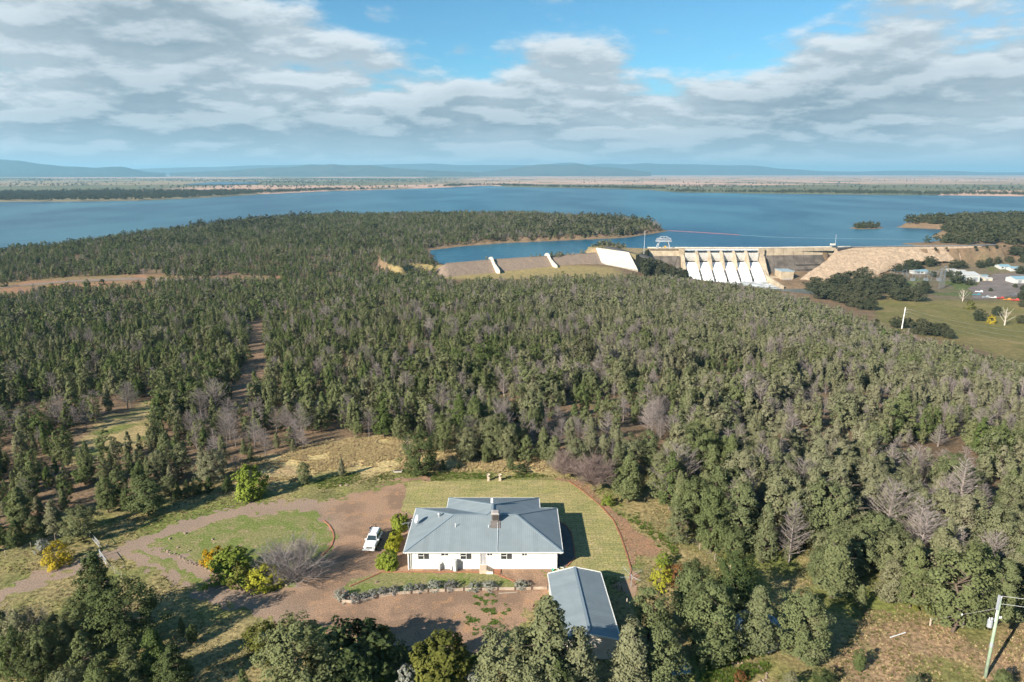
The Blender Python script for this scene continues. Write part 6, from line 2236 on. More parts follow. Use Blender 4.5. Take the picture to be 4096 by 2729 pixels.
# ---- gum trees by the river and round the works yard
extra_gums = [((1905, 235), 150), ((1990, 215), 130), ((2080, 190), 120), ((2200, 180), 110), ((2060, 80), 20), ((1960, 110), 50), ((1850, 70), 25), ((2240, 60), 5), ((2345, 180), 90), ((2347, 640), 560), ((2010, 480), 440), ((2260, 440), 395), ((1580, 330), 250), ((1420, 330), 265), ((930, 420), 300), ((800, 560), 400), ((1010, 540), 400)]
gums = [  # base px (zoom 8), top px, width factor, wording
    ((200, 500), (180, 330), 1.2, 'leftmost round gum tree on the river bank below the rockfill'), ((330, 560), (300, 350), 1.3, 'broad gum tree beside the river with pale forked trunk'), ((430, 470), (430, 290), 1.2, 'gum tree with a knobbly top on the river bank'), ((560, 460), (560, 270), 1.3, 'tall wide gum tree in the middle of the river clump'),
    ((700, 400), (700, 222), .9, 'dark pointed tree standing highest in the river clump'), ((520, 600), (500, 400), 1.3, 'gum tree in front of the river clump'), ((660, 520), (650, 340), 1.2, 'gum tree at the inner right of the river clump'), ((690, 660), (690, 500), 1.1, 'olive gum tree at the meadow corner of the river clump'), ((600, 640), (600, 460), 1.1, 'brownish gum tree nearest the pine forest by the river'), ((770, 670), (770, 540), 1.0, 'small brown-green tree at the tip of the meadow'),
    ((850, 490), (840, 330), 1.2, 'gum tree between the river clump and the meadow'), ((960, 480), (960, 290), 1.2, 'gum tree left of the two meadow trees'), ((1060, 430), (1060, 300), 1.1, 'gum tree behind the left meadow tree'), ((1090, 570), (1100, 400), 1.25, 'wide dark gum tree at the meadow edge'), ((1230, 580), (1210, 420), 1.1, 'rounded gum tree standing out into the meadow'), ((1320, 500), (1310, 370), 1.0, 'gum tree right behind the meadow trees'),
    ((1060, 280), (1060, 190), 1.3, 'dark bush at the foot of the rockfill, left of its group'), ((1180, 270), (1180, 145), 1.2, 'dark tree at the foot of the rockfill, tallest of its group'), ((1250, 250), (1240, 160), 1.1, 'dark tree at the foot of the rockfill, right of its group'), ((1380, 220), (1380, 110), 1.0, 'dark slim tree on the green shoulder of the rockfill'), ((1430, 130), (1430, 72), 1.2, 'dark bush highest on the rockfill shoulder'), ((1540, 160), (1540, 85), 1.0, 'dark bush on the rockfill right of the highest one'), ((1640, 240), (1640, 150), 1.2, 'dark tree behind the works yard, left of two'), ((1710, 240), (1710, 155), 1.1, 'dark tree behind the works yard, right of two'),
    ((1660, 395), (1670, 268), 1.0, 'dark tree in front of the white workshop'), ((1790, 412), (1780, 332), 1.0, 'small dark tree at the corner of the white workshop'), ((2310, 300), (2310, 215), 1.0, 'dark tree at the far right by the office'), ((2140, 100), (2140, 10), 1.0, 'lone dark tree on the brown bank behind the office'), ((2290, 110), (2290, 5), 1.4, 'wide dark tree on the bank at the right edge'), ((2350, 470), (2350, 410), 1.2, 'dark shrub at the right edge below the pale shed'),
    ((2330, 560), (2335, 470), 1.0, 'dark tree at the right edge of the storage yard'), ((1890, 780), (1890, 655), .8, 'grey-brown shrub in the meadow'), ((2070, 725), (2060, 630), 1.0, 'dark green round bush in the meadow beside the white tree'), ((2330, 810), (2330, 720), 1.0, 'tree at the right edge of the meadow'),
    ((1040, 850), (1040, 735), 1.0, 'dark tree left of the meadow power pole'), ((1160, 850), (1160, 745), 1.0, 'dark tree just right of the meadow power pole'), ((1290, 920), (1300, 760), 1.2, 'dark bushy tree in the hollow below the meadow'), ((1400, 930), (1400, 800), 1.1, 'green bushy tree in the hollow below the meadow'), ((1500, 930), (1500, 800), 1.2, 'dark bushy tree at the right end of the hollow'), ((1580, 960), (1580, 860), 1.1, 'low dark shrub beyond the right end of the hollow')]
GUMD = leafmat('dark_gum_foliage', (0.052, 0.060, 0.034), (0.078, 0.078, 0.046), 0.1, 0.4)
GUM_DK = [(crown_mesh('gum_crown', GUMD, 440 + i, umbrella([.45, .5, .4][i]), .12, 130, 34, .030, .12, inner=.3, flat=.85), GUM_HI[i][1]) for i in range(3)]
for n_, (bp, tp, wd, lab) in enumerate(gums):
    a = onland(R8(*bp))
    tz_ = AT(R8(*tp), a[1])[2]
    h = min(30, max(3.0, tz_ - a[2]))
    cm_, tm_ = GUM_DK[n_ % 3]
    plant('gum_tree', lab, 'gum tree', (a[0], a[1], a[2] - .3), h, cm_, tm_, wide=wd * 1.15, group='gum trees by the river and the works yard')
ex_sorted = sorted(p[0][0] for p in extra_gums)
for n_, (bp, tv) in enumerate(extra_gums):
    a = onland(R8(*bp))
    h = min(22, max(4.0, AT(R8(bp[0], tv), a[1])[2] - a[2]))
    plant('gum_tree', 'dark gum tree scattered round the works yard, %s from left' % ordn(ex_sorted.index(bp[0])), 'gum tree', (a[0], a[1], a[2] - .3), h, *GUM_DK[(n_ + 1) % 3], wide=1.1, group='scattered gum trees of the works yard')
for bp, tp, m_, lab in (((1795, 662), (1795, 572), OLIVE, 'yellow-green round bush in the meadow'), ((2015, 808), (2015, 725), WATTLE, 'golden bush in the meadow left of the white tree')):
    a = onland(R8(*bp))
    h = AT(R8(*tp), a[1])[2] - a[2]
    plant('meadow_bush', lab, 'bush', a, h, crown_mesh('foliage', m_, 460, dome(.62), 0, 60, 18, .05, .13), None, cname='foliage')
for bp, tp, lab in (((2155, 828), (2160, 655), 'white leafless tree standing in the meadow'), ((1722, 580), (1730, 455), 'bare pale tree behind the meadow by the storage yard')):
    a = onland(R8(*bp))
    h = AT(R8(*tp), a[1])[2] - a[2]
    plant('bare_tree', lab, 'dead tree', a, h, None, dead_mesh('white_wood', WHITEB, 471, 16, 4, .42, .03, .1, 1.2), tname='branches')
# trees on the knoll in front of the left end of the dam
for n_, (bp, tp, wd) in enumerate((((150, 400), (150, 275), 1.0), ((250, 430), (240, 300), 1.0), ((340, 560), (330, 360), 1.2), ((450, 600), (440, 420), 1.3), ((560, 640), (540, 440), 1.2), ((620, 690), (610, 480), 1.1), ((250, 560), (240, 430), 1.2), ((90, 330), (90, 275), .9), ((700, 690), (690, 600), 1.0), ((420, 700), (400, 560), 1.2), ((300, 680), (290, 540), 1.2))):
    D = 800 - n_ * 2
    a = AT(R9(*bp), D)
    h = AT(R9(*tp), D)[2] - a[2]
    zl = float(Hz(a[0], a[1])[0])
    b0 = min(a[2], zl)
    plant('gum_tree', 'dark gum tree in front of the left end of the dam, %s from left' % ordn(sorted([150, 250, 340, 450, 560, 620, 250.5, 90, 700, 420, 300]).index([150, 250, 340, 450, 560, 620, 250.5, 90, 700, 420, 300][n_])), 'gum tree', (a[0], a[1], b0), (h + (a[2] - b0)) * .68, *GUM_DK[n_ % 3], wide=wd * .85, group='gum trees in front of the dam')

# ================================================================== TREES AND SHRUBS OF THE YARD
def by_px(f, bp, tp, zb=0.0):
    """base point on level ground and height, from the pixels of base and top"""
    x, y = G(f(*bp), zb)
    h = AT(f(*tp), y)[2] - zb
    return (x, y, zb), h


PINE_B = [(crown_mesh('pine_crown', PINE_DARK, 600 + i, pf, .08, 180, 64, .0118, .060, up=.2), PINE_HI[i][1]) for i, pf in enumerate((conic(.30), ovoid(.30), conic(.24)))]
hand = [  # zoom, base, top, kind, width, wording
    (R2, (690, 1135), (640, 622), 'd', 1.0, 'tall dark pine beside the lower gate leaf'), (R2, (885, 1265), (805, 790), 'd', 1.15, 'broad dark pine with bare lower twigs left of the track'),
    (R2, (1060, 1470), (1075, 1130), 'p', 1.1, 'pine in the left foreground behind two small pines'), (R2, (1190, 1560), (1190, 1230), 'd', 1.1, 'dark pine at the bottom edge left of the rounded pine'), (R2, (900, 1560), (900, 1240), 'p', 1.0, 'pine at the bottom edge below the broad dark pine'),
    (R2, (700, 1640), (700, 1350), 'p', 1.1, 'pine at the bottom edge in the left corner clump'), (R2, (480, 1660), (560, 1395), 'p', 1.2, 'low bushy pine cut by the bottom edge at the left'), (R2, (130, 1200), (125, 1000), 'p', 1.0, 'pine below the road at the left edge'), (R2, (390, 1245), (390, 1018), 'p', 1.0, 'light green pine among dead trees at the lower left'),
    (R2, (30, 1420), (20, 1180), 'd', 1.2, 'dark pine in the lower left corner'), (R2, (250, 1500), (240, 1260), 'd', 1.1, 'dark pine beside the dead trees in the lower left corner'),
    (R2, (1300, 1212), (1300, 1092), 'p', 1.0, 'right one of two small pines beside the track'), (R2, (1228, 1155), (1228, 1048), 'p', 1.0, 'left one of two small pines beside the track'),
    (R2, (2010, 1590), (2020, 1062), 'p', 1.15, 'big rounded pine at the bottom edge below the gravel loop'), (R2, (1650, 1600), (1650, 1390), 'p', 1.0, 'pale pine top at the bottom edge left of the rounded pine'),
    (R2, (1000, 352), (1005, 92), 'p', 1.3, 'big spreading pine above the bend of the driveway'), (R2, (560, 520), (570, 300), 'p', 1.3, 'bushy pine beside the white gate'), (R2, (380, 500), (350, 248), 'p', 1.1, 'dark pine behind the golden wattle'), (R2, (120, 572), (118, 390), 'd', 1.2, 'dark pine at the left edge above the wattle'),
    (R2, (850, 300), (850, 215), 'p', 1.1, 'small pine left of the big spreading pine'), (R2, (775, 300), (775, 200), 'p', 1.0, 'small pine beside the fence posts above the driveway'),
    (R2, (2050, 145), (2045, 2), 'p', 1.0, 'small lone pine on the golden grass'), (R2, (2300, 96), (2300, -25), 'p', .9, 'smallest lone pine on the golden grass'), (R2, (1200, 255), (1200, 140), 'd', 1.0, 'first pine of the short dark row above the driveway'), (R2, (1265, 235), (1265, 120), 'd', 1.0, 'second pine of the short dark row above the driveway'), (R2, (1330, 215), (1325, 105), 'd', 1.0, 'third pine of the short dark row above the driveway'), (R2, (1410, 205), (1405, 95), 'd', 1.0, 'fourth pine of the short dark row above the driveway'), (R2, (1535, 190), (1535, 95), 'd', 1.3, 'wide dark bush-like pine at the end of the short row'),
    (R1, (640, 75), (600, -222), 'd', 1.15, 'big dark pine behind the left corner of the back lawn'), (R1, (795, 55), (790, -20), 'd', 1.0, 'small dark conical pine right of the big dark pine'), (R1, (895, 45), (893, 5), 'd', 1.0, 'smallest dark pine behind the back lawn'), (R1, (1245, 55), (1245, -45), 'p', .9, 'thin grey-green pine behind the garden urns'),
    (R1, (1490, 1700), (1500, 925), 'p', 1.0, 'biggest pine in front of the left side of the shed'), (R1, (1230, 1720), (1240, 1125), 'p', 1.0, 'pine at the bottom edge left of the shed'), (R1, (1690, 1700), (1690, 1105), 'p', 1.0, 'pointed pine in front of the shed end'), (R1, (1360, 1780), (1340, 1280), 'p', 1.1, 'pine at the very bottom edge below the shed'), (R1, (1560, 1790), (1540, 1330), 'd', 1.0, 'dark pine filling the gap below the shed'),
    (R1, (2040, 1640), (2030, 1050), 'p', 1.0, 'pine at the right front corner of the shed'), (R1, (2250, 1600), (2250, 1090), 'p', 1.0, 'pine with two tops at the bottom edge right of the shed'), (R1, (2180, 1250), (2200, 830), 'p', 1.1, 'full pine behind the right front corner of the shed'), (R1, (2040, 270), (2050, -60), 'p', 1.0, 'grey-green pine right of the bare trees behind the lawn'),
    (R3, (378, 1250), (385, 760), 'p', 1.0, 'pine with a bare reddish trunk beside the water tank'), (R3, (660, 1215), (665, 790), 'p', 1.05, 'pine standing in front of the water tank'), (R3, (938, 1238), (925, 810), 'p', .95, 'left one of two leaning pines right of the tank'), (R3, (1005, 1258), (1085, 915), 'p', 1.1, 'right one of two leaning pines right of the tank'), (R3, (260, 1020), (280, 630), 'p', 1.05, 'pine behind the bare-trunked pine near the tank'), (R3, (520, 960), (520, 560), 'd', .95, 'dark slim pine behind the water tank'),
    (R3, (1140, 850), (1130, 430), 'p', 1.25, 'wide pine with a visible trunk at the edge of the brown grass'), (R3, (1500, 885), (1500, 610), 'p', 1.15, 'round pine on the edge of the brown grass'), (R3, (1900, 1065), (1890, 500), 'p', 1.05, 'largest pine beside the utility pole'), (R3, (2190, 1010), (2190, 620), 'p', 1.0, 'pine directly behind the utility pole'), (R3, (1310, 1315), (1310, 1175), 'p', .9, 'young pine alone on the brown grass'), (R3, (1070, 1440), (1060, 1300), 'd', 1.1, 'low dark pine at the bottom edge below the brown grass'), (R3, (880, 1440), (880, 1320), 'p', 1.1, 'pale low pine at the bottom edge right of the rockery'),
    (R3, (160, 515), (165, 275), 'p', 1.1, 'round grey-green pine alone beside the dirt path'), (R3, (2200, 1480), (2210, 1310), 'p', 1.2, 'bushy pine top beside the foot of the utility pole'), (R3, (1660, 1460), (1660, 1345), 'p', 1.2, 'pine top at the bottom edge on the brown grass'), (R3, (860, 620), (850, 490), 'p', 1.0, 'small blue-green pine at the forest edge'), (R3, (690, 635), (690, 490), 'p', .9, 'slim young pine at the forest edge right of the lawn'), (R3, (520, 640), (520, 400), 'p', 1.0, 'full pine at the forest edge by the wire fence'), (R3, (1320, 920), (1320, 770), 'p', 1.0, 'small pale pine between the wide pine and the round pine')]
for n_, (f, bp, tp, kd, wd, lab) in enumerate(hand):
    xyz, h = by_px(f, bp, tp)
    cm_, tm_ = (PINE_B[n_ % 3] if kd == 'd' else PINE_HI[n_ % 10])
    plant('pine_tree', lab, 'pine tree', xyz, max(1.2, h), cm_, tm_, wide=wd * (1.3 if h > 4 and kd == 'p' else 1.1))
for n_, (bp, h, lab) in enumerate((((60, 1330), 6.5, 'pine by the left edge near the bottom corner'), ((190, 1370), 7.5, 'second pine from the left edge near the bottom corner'), ((330, 1440), 7.0, 'third pine from the left edge near the bottom corner'), ((120, 1500), 7.5, 'pine nearest the bottom left corner'), ((470, 1380), 6.5, 'pine in the dark clump left of the broad dark pine'), ((590, 1300), 7.0, 'pine at the foot of the tall dark pine'), ((600, 1520), 7.5, 'pine in the middle of the bottom left clump'), ((520, 1180), 5.5, 'short pine below the road left of the tall dark pine'))):
    plant('pine_tree', lab, 'pine tree', (*G(R2(*bp)), 0), h, *PINE_HI[(n_ * 3) % 10], wide=1.0)
for n_, (bp, h, lab) in enumerate((((230, 1230), 5.5, 'grey dead tree below the road near the left edge'), ((90, 1270), 6.0, 'grey dead tree at the left edge under the road'), ((330, 1210), 5.0, 'small grey dead tree between the lower left pines'))):
    plant('dead_tree', lab, 'dead tree', (*G(R2(*bp)), 0), h, None, DEAD[n_ % 5], tname='branches')
hdead = [(R2, (300, 1290), (285, 1025), 1.0, 'bare grey tree in the lower left between green pines'), (R2, (30, 1170), (20, 1005), 1.2, 'pale leafless tree cut by the left edge below the road'), (R2, (420, 310), (425, 185), 1.3, 'small spreading dead tree near the left edge of the forest'), (R2, (190, 260), (180, 95), 1.4, 'white branching dead tree in the forest at the left edge'), (R3, (120, 290), (125, 30), 1.0, 'white dead tree at the edge of the forest right of the lawn'), (R3, (1180, 480), (1175, 270), 1.2, 'pale dead tree behind the wide pine'), (R3, (920, 290), (915, 130), 1.2, 'pale dead tree in the forest right of the lawn'),
         (R1, (560, -40), (560, -180), 1.6, 'fallen tangle of pale dead branches behind the big dark pine')]
for n_, (f, bp, tp, wd, lab) in enumerate(hdead):
    xyz, h = by_px(f, bp, tp)
    plant('dead_tree', lab, 'dead tree', xyz, h, None, DEAD[n_ % 5], wide=wd, tname='branches')

shr = 0


def bush(name, lab, xyz, h, m_, prof=None, wide=1.0, nc=70, nl=26, leaf=.040, cs=.11, group=None, cat='bush'):
    global shr
    shr += 1
    me = crown_mesh('foliage', m_, 700 + shr, prof or dome(.62), .02, nc, nl, leaf, cs, inner=.5, up=.35)
    return plant(name, lab, cat, xyz, h, me, trunk_mesh('stem', BARK, 800 + shr, .6, .03, 4, .1, .2, 4), wide=wide, group=group, cname='foliage', tname='stem')


def bpx(name, lab, f, bp, tp, m_, wide=1.0, **k):
    xyz, h = by_px(f, bp, tp)
    return bush(name, lab, xyz, max(.3, h), m_, wide=wide, **k)


# clipped hedge along the left end of the house
def boxy(w_):
    return lambda t: w_ * (1.0 if t < .78 else math.sqrt(max(0, 1 - ((t - .78) / .23) ** 2)))


HZ = lambda x, y: (1400 + x / 4.9, 2000 + y / 4.9)
HEDGE_G = leafmat('hedge_foliage', (0.200, 0.245, 0.040), (0.235, 0.270, 0.048), 0.2, 2.5)
for (cx_, cy_), (wx_, wy_), h, m_, lab in ((HZ(740, 1250), (2.7, 2.9), 2.1, HEDGE_G, 'green clipped bush nearest the camera in the hedge'), (HZ(830, 950), (1.9, 2.2), 1.75, BUSH_Y, 'yellow clipped bush second from the camera in the hedge'), (HZ(885, 800), (1.8, 2.4), 1.7, BUSH_Y, 'yellow-green clipped bush third from the camera in the hedge'), (HZ(965, 520), (2.4, 2.8), 2.3, HEDGE_G, 'green clipped bush at the far end of the hedge')):
    x, y = G((cx_, cy_), .6)
    shr += 1
    me = crown_mesh('foliage', m_, 700 + shr, boxy(.5), .02, 300, 34, .040, .085, inner=.62, up=.35)
    o = plant('hedge_bush', lab, 'hedge', (x, y + .35, 0), h, me, trunk_mesh('stem', BARK, 800 + shr, .6, .03, 4, .1, .2, 4), rz=0.0, group='bushes of the clipped hedge', cname='foliage', tname='stem')
    o.scale = (wx_, wy_, h)

# island garden
bpx('garden_bush', 'orange-yellow bush at the left of the garden island', R2, (1440, 690), (1440, 570), ORANGE, 1.1)
bpx('garden_bush', 'tall yellow-green bush in the middle of the garden island', R2, (1570, 770), (1560, 588), BUSH_G, 1.25, nc=130)
bpx('garden_bush', 'leafy green bush in front of the tall one on the island', R2, (1625, 815), (1620, 690), OLIVE, 1.1)
bpx('garden_bush', 'bright yellow-green low bush at the front of the garden island', R2, (1780, 830), (1770, 700), BUSH_Y, 1.35, nc=110)
xyz, h = by_px(R2, (1965, 785), (1950, 520))
plant('bare_shrub', 'big grey leafless shrub on the garden island', 'shrub', xyz, h, None, bare_shrub_mesh('twigs', TWIG2, 31, 70, 11, 7, .95, .0080), tname='twigs', wide=1.0)
for f, bp, tp, sd_, lab in ((R1, (1610, 112), (1610, -60), 32, 'left one of two purple-grey bare trees behind the lawn'), (R1, (1810, 195), (1800, -40), 33, 'right one of two purple-grey bare trees behind the lawn')):
    xyz, h = by_px(f, bp, tp)
    o = plant('bare_tree', lab, 'tree', xyz, h, None, None, wide=1.0)
    me = bare_shrub_mesh('twigs', TWIG, sd_, 56, 12, 8, .72, .0095)
    t_ = link('twigs', me, o, (0, 0, .18))
    t_.scale = (.95, .95, .84)
    link('trunk', trunk_mesh('trunk', BARK, sd_, .4, .022, 0), o)
bpx('wattle_bush', 'golden flowering wattle beside the driveway at the left', R2, (390, 690), (400, 540), WATTLE, 1.0, nc=90, nl=20, prof=umbrella(.55))
bpx('garden_bush', 'pale green bush left of the gate beside the wattle', R2, (290, 600), (290, 520), GREYB, 1.0)
bpx('round_tree', 'bright green leafy tree above the driveway', R2, (1690, 235), (1680, 20), BUSH_G, .85, nc=120, prof=ovoid(.5), cat='tree')
bpx('garden_bush', 'dark round bush at the lower left of the gravel yard', R1, (220, 1420), (200, 1100), PINE_DARK, 1.2, nc=150)
bpx('garden_bush', 'dark bush left of the dark round bush by the yard', R1, (60, 1400), (70, 1190), PINE_DARK, 1.3, nc=110)
bpx('garden_bush', 'olive tapered bush beside the dark round bush', R1, (395, 1330), (380, 1115), OLIVE, .8, prof=ovoid(.4))
bpx('garden_bush', 'yellow-green round bush at the front edge of the gravel', R1, (795, 1440), (780, 1178), OLIVE, 1.15, nc=150)
bpx('garden_bush', 'rusty-tinged bush left of the big rounded pine', R2, (1770, 1290), (1790, 1085), OLIVE, 1.0, prof=ovoid(.5))
bpx('citrus_bush', 'glossy green citrus bush by the dirt path', R1, (2275, 690), (2275, 605), BUSH_G, 1.0)
bpx('citrus_bush', 'yellow-fruited citrus bush by the dirt path', R1, (2260, 830), (2260, 700), BUSH_Y, .9)
bpx('garden_bush', 'rusty red bush behind the citrus bushes', R3, (170, 760), (170, 640), REDB, 1.1)
bpx('garden_bush', 'olive shrub left of the big pine by the pole', R3, (1690, 900), (1690, 770), OLIVE, 1.1)
bpx('garden_bush', 'low dark shrub behind the lawn below the bare trees', R1, (1310, 70), (1310, 10), PINE_DARK, 1.4)
bpx('garden_bush', 'bright green shrub beside the dirt path', R1, (1900, 290), (1900, 220), BUSH_G, 1.1)
bpx('cactus_clump', 'pale succulent clump at the bottom edge of the weeds', R1, (545, 1470), (545, 1370), GREYB, 1.0, leaf=.06)
bpx('cactus_clump', 'pale succulent clump right of the first at the bottom edge', R1, (990, 1490), (990, 1425), GREYB, 1.3, leaf=.06)
# silver shrubs behind the sleeper wall
silver = [((105, 930), (105, 825), 1.1, 'large silver shrub at the left end of the sleeper wall'), ((200, 945), (200, 875), 1.2, 'second silver shrub from the left end of the sleeper wall'), ((260, 935), (260, 880), 1.2, 'third silver shrub from the left end of the sleeper wall'), ((320, 912), (320, 860), 1.2, 'fourth silver shrub from the left end of the sleeper wall'), ((385, 900), (385, 845), 1.2, 'fifth silver shrub from the left end of the sleeper wall'), ((460, 890), (460, 828), 1.2, 'sixth silver shrub from the left end of the sleeper wall'), ((560, 880), (560, 826), 1.3, 'seventh silver shrub from the left end of the sleeper wall'), ((635, 876), (635, 818), 1.2, 'eighth silver shrub from the left end of the sleeper wall'), ((735, 860), (735, 780), 1.3, 'tall silver shrub in the middle of the row'), ((845, 860), (845, 782), 1.2, 'tall silver shrub right of the middle of the row'), ((1000, 866), (1000, 806), 1.4, 'left one of two separate silver shrubs on the wall'), ((1105, 862), (1105, 798), 1.4, 'right one of two separate silver shrubs on the wall'), ((1322, 852), (1322, 794), 1.4, 'silver shrub alone at the right end of the sleeper wall')]
for bp, tp, wd, lab in silver:
    x, y = G(R1(*bp))
    h = .55 + (bp[1] - tp[1]) * .0075
    bush('silver_shrub', lab, (x, y + .55, 0), h, GREYB if wd != 1.2 else LAV, dome(.75), wide=wd, nc=70, nl=24, leaf=.05, cs=.14, group='silver shrubs along the sleeper wall', cat='shrub')

# weeds and lush clumps in the foreground and beside the path
wr = np.random.default_rng(31)
WEEDM = leafmat('weed_leaves', (0.085, 0.150, 0.026), (0.130, 0.175, 0.040), .2, 3.0)
STRAW = leafmat('straw', (0.520, 0.410, 0.225), (0.580, 0.460, 0.265), .2, 3.0)
STRAWB = leafmat('brown_straw', (0.300, 0.205, 0.135), (0.360, 0.250, 0.165), .2, 3.0)
GRN = leafmat('grass_blades', (0.125, 0.150, 0.040), (0.180, 0.175, 0.060), .2, 3.0)


def tuft(name, m_, seed, n=26, w_=.55):
    r = np.random.default_rng(seed)
    a = r.uniform(0, 6.28, n)
    b0 = np.stack([np.cos(a) * r.uniform(0, .3, n), np.sin(a) * r.uniform(0, .3, n), np.zeros(n)], 1)
    tip = b0 + np.stack([np.cos(a) * r.uniform(.1, w_, n), np.sin(a) * r.uniform(.1, w_, n), r.uniform(.5, 1, n)], 1)
    side = np.stack([-np.sin(a), np.cos(a), np.zeros(n)], 1) * .085
    vs = np.stack([b0 - side, b0 + side, tip], 1).reshape(-1, 3)
    return mesh_np(name, vs, None, np.arange(3 * n).reshape(n, 3), [m_])


TUFTS = [tuft('straw_tuft', STRAW, 1), tuft('brown_tuft', STRAWB, 2), tuft('green_tuft', GRN, 3), tuft('weed_tuft', WEEDM, 4, 30, .9)]


def inside(poly, n, r, amp=3.0, seed=5):
    a = np.array(poly)
    x, y = r.uniform(a[:, 0].min() - 2, a[:, 0].max() + 2, n), r.uniform(a[:, 1].min() - 2, a[:, 1].max() + 2, n)
    k = psd(x, y, poly) + amp * 2 * (fbm(x, y, .16, seed) - .5) < 0
    return x[k], y[k]


def keep_off(x, y, pad=.3):
    k = np.ones(len(x), bool)
    for p in (DRIVE, LAWN, ISLAND, FRONT_GRASS):
        k &= psd(x, y, p) > pad
    return k


def field(name, poly, n, kinds, hs, lab, dens=None, off=True):
    x, y = inside(poly, n, wr)
    if off:
        k = keep_off(x, y)
        x, y = x[k], y[k]
    if dens is not None:
        k = wr.random(len(x)) < dens(x, y)
        x, y = x[k], y[k]
    ki = np.array(kinds)[wr.integers(0, len(kinds), len(x))]
    h = wr.uniform(hs[0], hs[1], len(x))
    scatter(name, np.c_[x, y, land(x, y) - .02], TUFTS, ki, np.c_[h * 1.2, h * 1.2, h], wr.uniform(0, 6.28, len(x)), lab, 'grass')


field('dry_grass', GOLD_FIELD, 26000, [0, 0, 0, 0, 1], (.2, .45), 'tall golden dry grass behind the lawn', lambda x, y: sstep(.3, .5, fbm(x, y, .25, 77)))
field('brown_grass', BROWN_RIGHT, 15000, [1, 0, 2, 1], (.10, .28), 'brown dry grass round the utility pole', lambda x, y: sstep(.32, .5, fbm(x, y, .25, 78)))
field('yard_grass', [(-80, 52), (58, 52), (58, 84), (40, 112), (12, 124), (-36, 122), (-60, 108), (-80, 92)], 52000, [2, 2, 0, 1], (.10, .26), 'rough grass of the open ground round the yard', lambda x, y: sstep(.40, .62, fbm(x, y, .22, 79)))
field('weeds', Gp(R1, [(430, 1300), (640, 1240), (700, 1290), (950, 1330), (1060, 1330), (1100, 1500), (900, 1700), (300, 1700), (380, 1420)]), 2600, [3], (.25, .6), 'lush green weeds at the bottom edge below the gravel', lambda x, y: sstep(.42, .56, fbm(x, y, .35, 80)))
field('path_weeds', Gp(R1, [(1860, 200), (1950, 260), (2090, 360), (2250, 480), (2354, 560), (2354, 640), (2280, 560), (2100, 440), (1960, 330)]), 2600, [3, 2], (.15, .4), 'bright green weeds along the dirt path', lambda x, y: sstep(.40, .52, fbm(x, y, .35, 81)))
field('gravel_weeds', WEEDS, 2600, [3], (.08, .22), 'scattered green weeds growing on the gravel', lambda x, y: sstep(.53, .57, fbm(x, y, 1.5, 47, 3)), off=False)
field('edge_weeds', Gp(R1, [(150, 75), (560, 55), (700, 75), (1100, 80), (1650, 80), (1650, 118), (1100, 115), (600, 112), (300, 120), (0, 170), (-40, 130)]), 6000, [3, 2], (.12, .3), 'green strip of weeds along the back of the lawn', lambda x, y: sstep(.36, .5, fbm(x, y, .3, 82)))
field('pine_weeds', Gp(R3, [(360, 1240), (520, 1130), (700, 1180), (760, 1300), (640, 1383), (360, 1383)]), 3000, [3, 2], (.2, .5), 'lush green weeds round the foot of the tank', lambda x, y: sstep(.40, .5, fbm(x, y, .35, 83)))

# ================================================================== WALLS, EDGINGS, STONES
SLEEP = mat('weathered_sleeper', (0.47, 0.38, 0.29), 0.95, 0.5, 1.5, (0.30, 0.23, 0.175), bump=.02)
SLEEPD = mat('dark_sleeper', (0.12, 0.085, 0.065), 0.95, 0.4, 2.0)
sw = empty('sleeper_wall', (*G(R1(800, 870)), 0))
tag(sw, 'low wall of weathered timber sleepers in front of the grass strip', 'retaining wall')
wl = [(105, 940), (228, 950), (350, 912), (465, 890), (580, 882), (693, 872), (810, 868), (933, 862), (1048, 862), (1162, 858), (1278, 858), (1390, 855), (1500, 852)]
wp = [G(R1(*p)) for p in wl]
o0 = Vector(sw.location)
for i, (a, c) in enumerate(zip(wp[:-1], wp[1:])):
    a, c = Vector((*a, 0)) - o0, Vector((*c, 0)) - o0
    d = (c - a).normalized()
    for k in range(2):
        MB().bar(a + d * .1 + Vector((0, 0, .1 + k * .205)), c - d * .1 + Vector((0, 0, .1 + k * .205)), .09, .195).build('sleeper', SLEEP, sw)
for i, a in enumerate(wp):
    a = Vector((*a, 0)) - o0
    MB().box(a.x - .09, a.x + .09, a.y - .12, a.y + .05, -.1, .52).build('post', SLEEPD, sw)
fb_ = empty('timber_edging', (*G(R1(700, 1230)), 0))
tag(fb_, 'pale timber rails edging the front of the gravel yard', 'edging')
o0 = Vector(fb_.location)
tl = [(470, 1236), (560, 1240), (640, 1228), (705, 1228), None, (940, 1276), (1050, 1284), (1125, 1272)]
for a, c in zip(tl[:-1], tl[1:]):
    if a and c:
        a, c = Vector((*G(R1(*a)), .1)) - o0, Vector((*G(R1(*c)), .1)) - o0
        MB().bar(a, c, .12, .16).build('rail', SLEEP, fb_)
pl = empty('loose_plank', (*G(R1(1232, 880)), .03))
tag(pl, 'pale loose plank lying on the gravel below the sleeper wall', 'plank')
MB().bar((-1.3, -.12, .04), (1.3, .12, .04), .16, .05).build('board', SLEEP, pl)
MB().bar((-.9, -.2, .005), (-.9, .1, .005), .06, .03).build('bearer', SLEEP, pl)


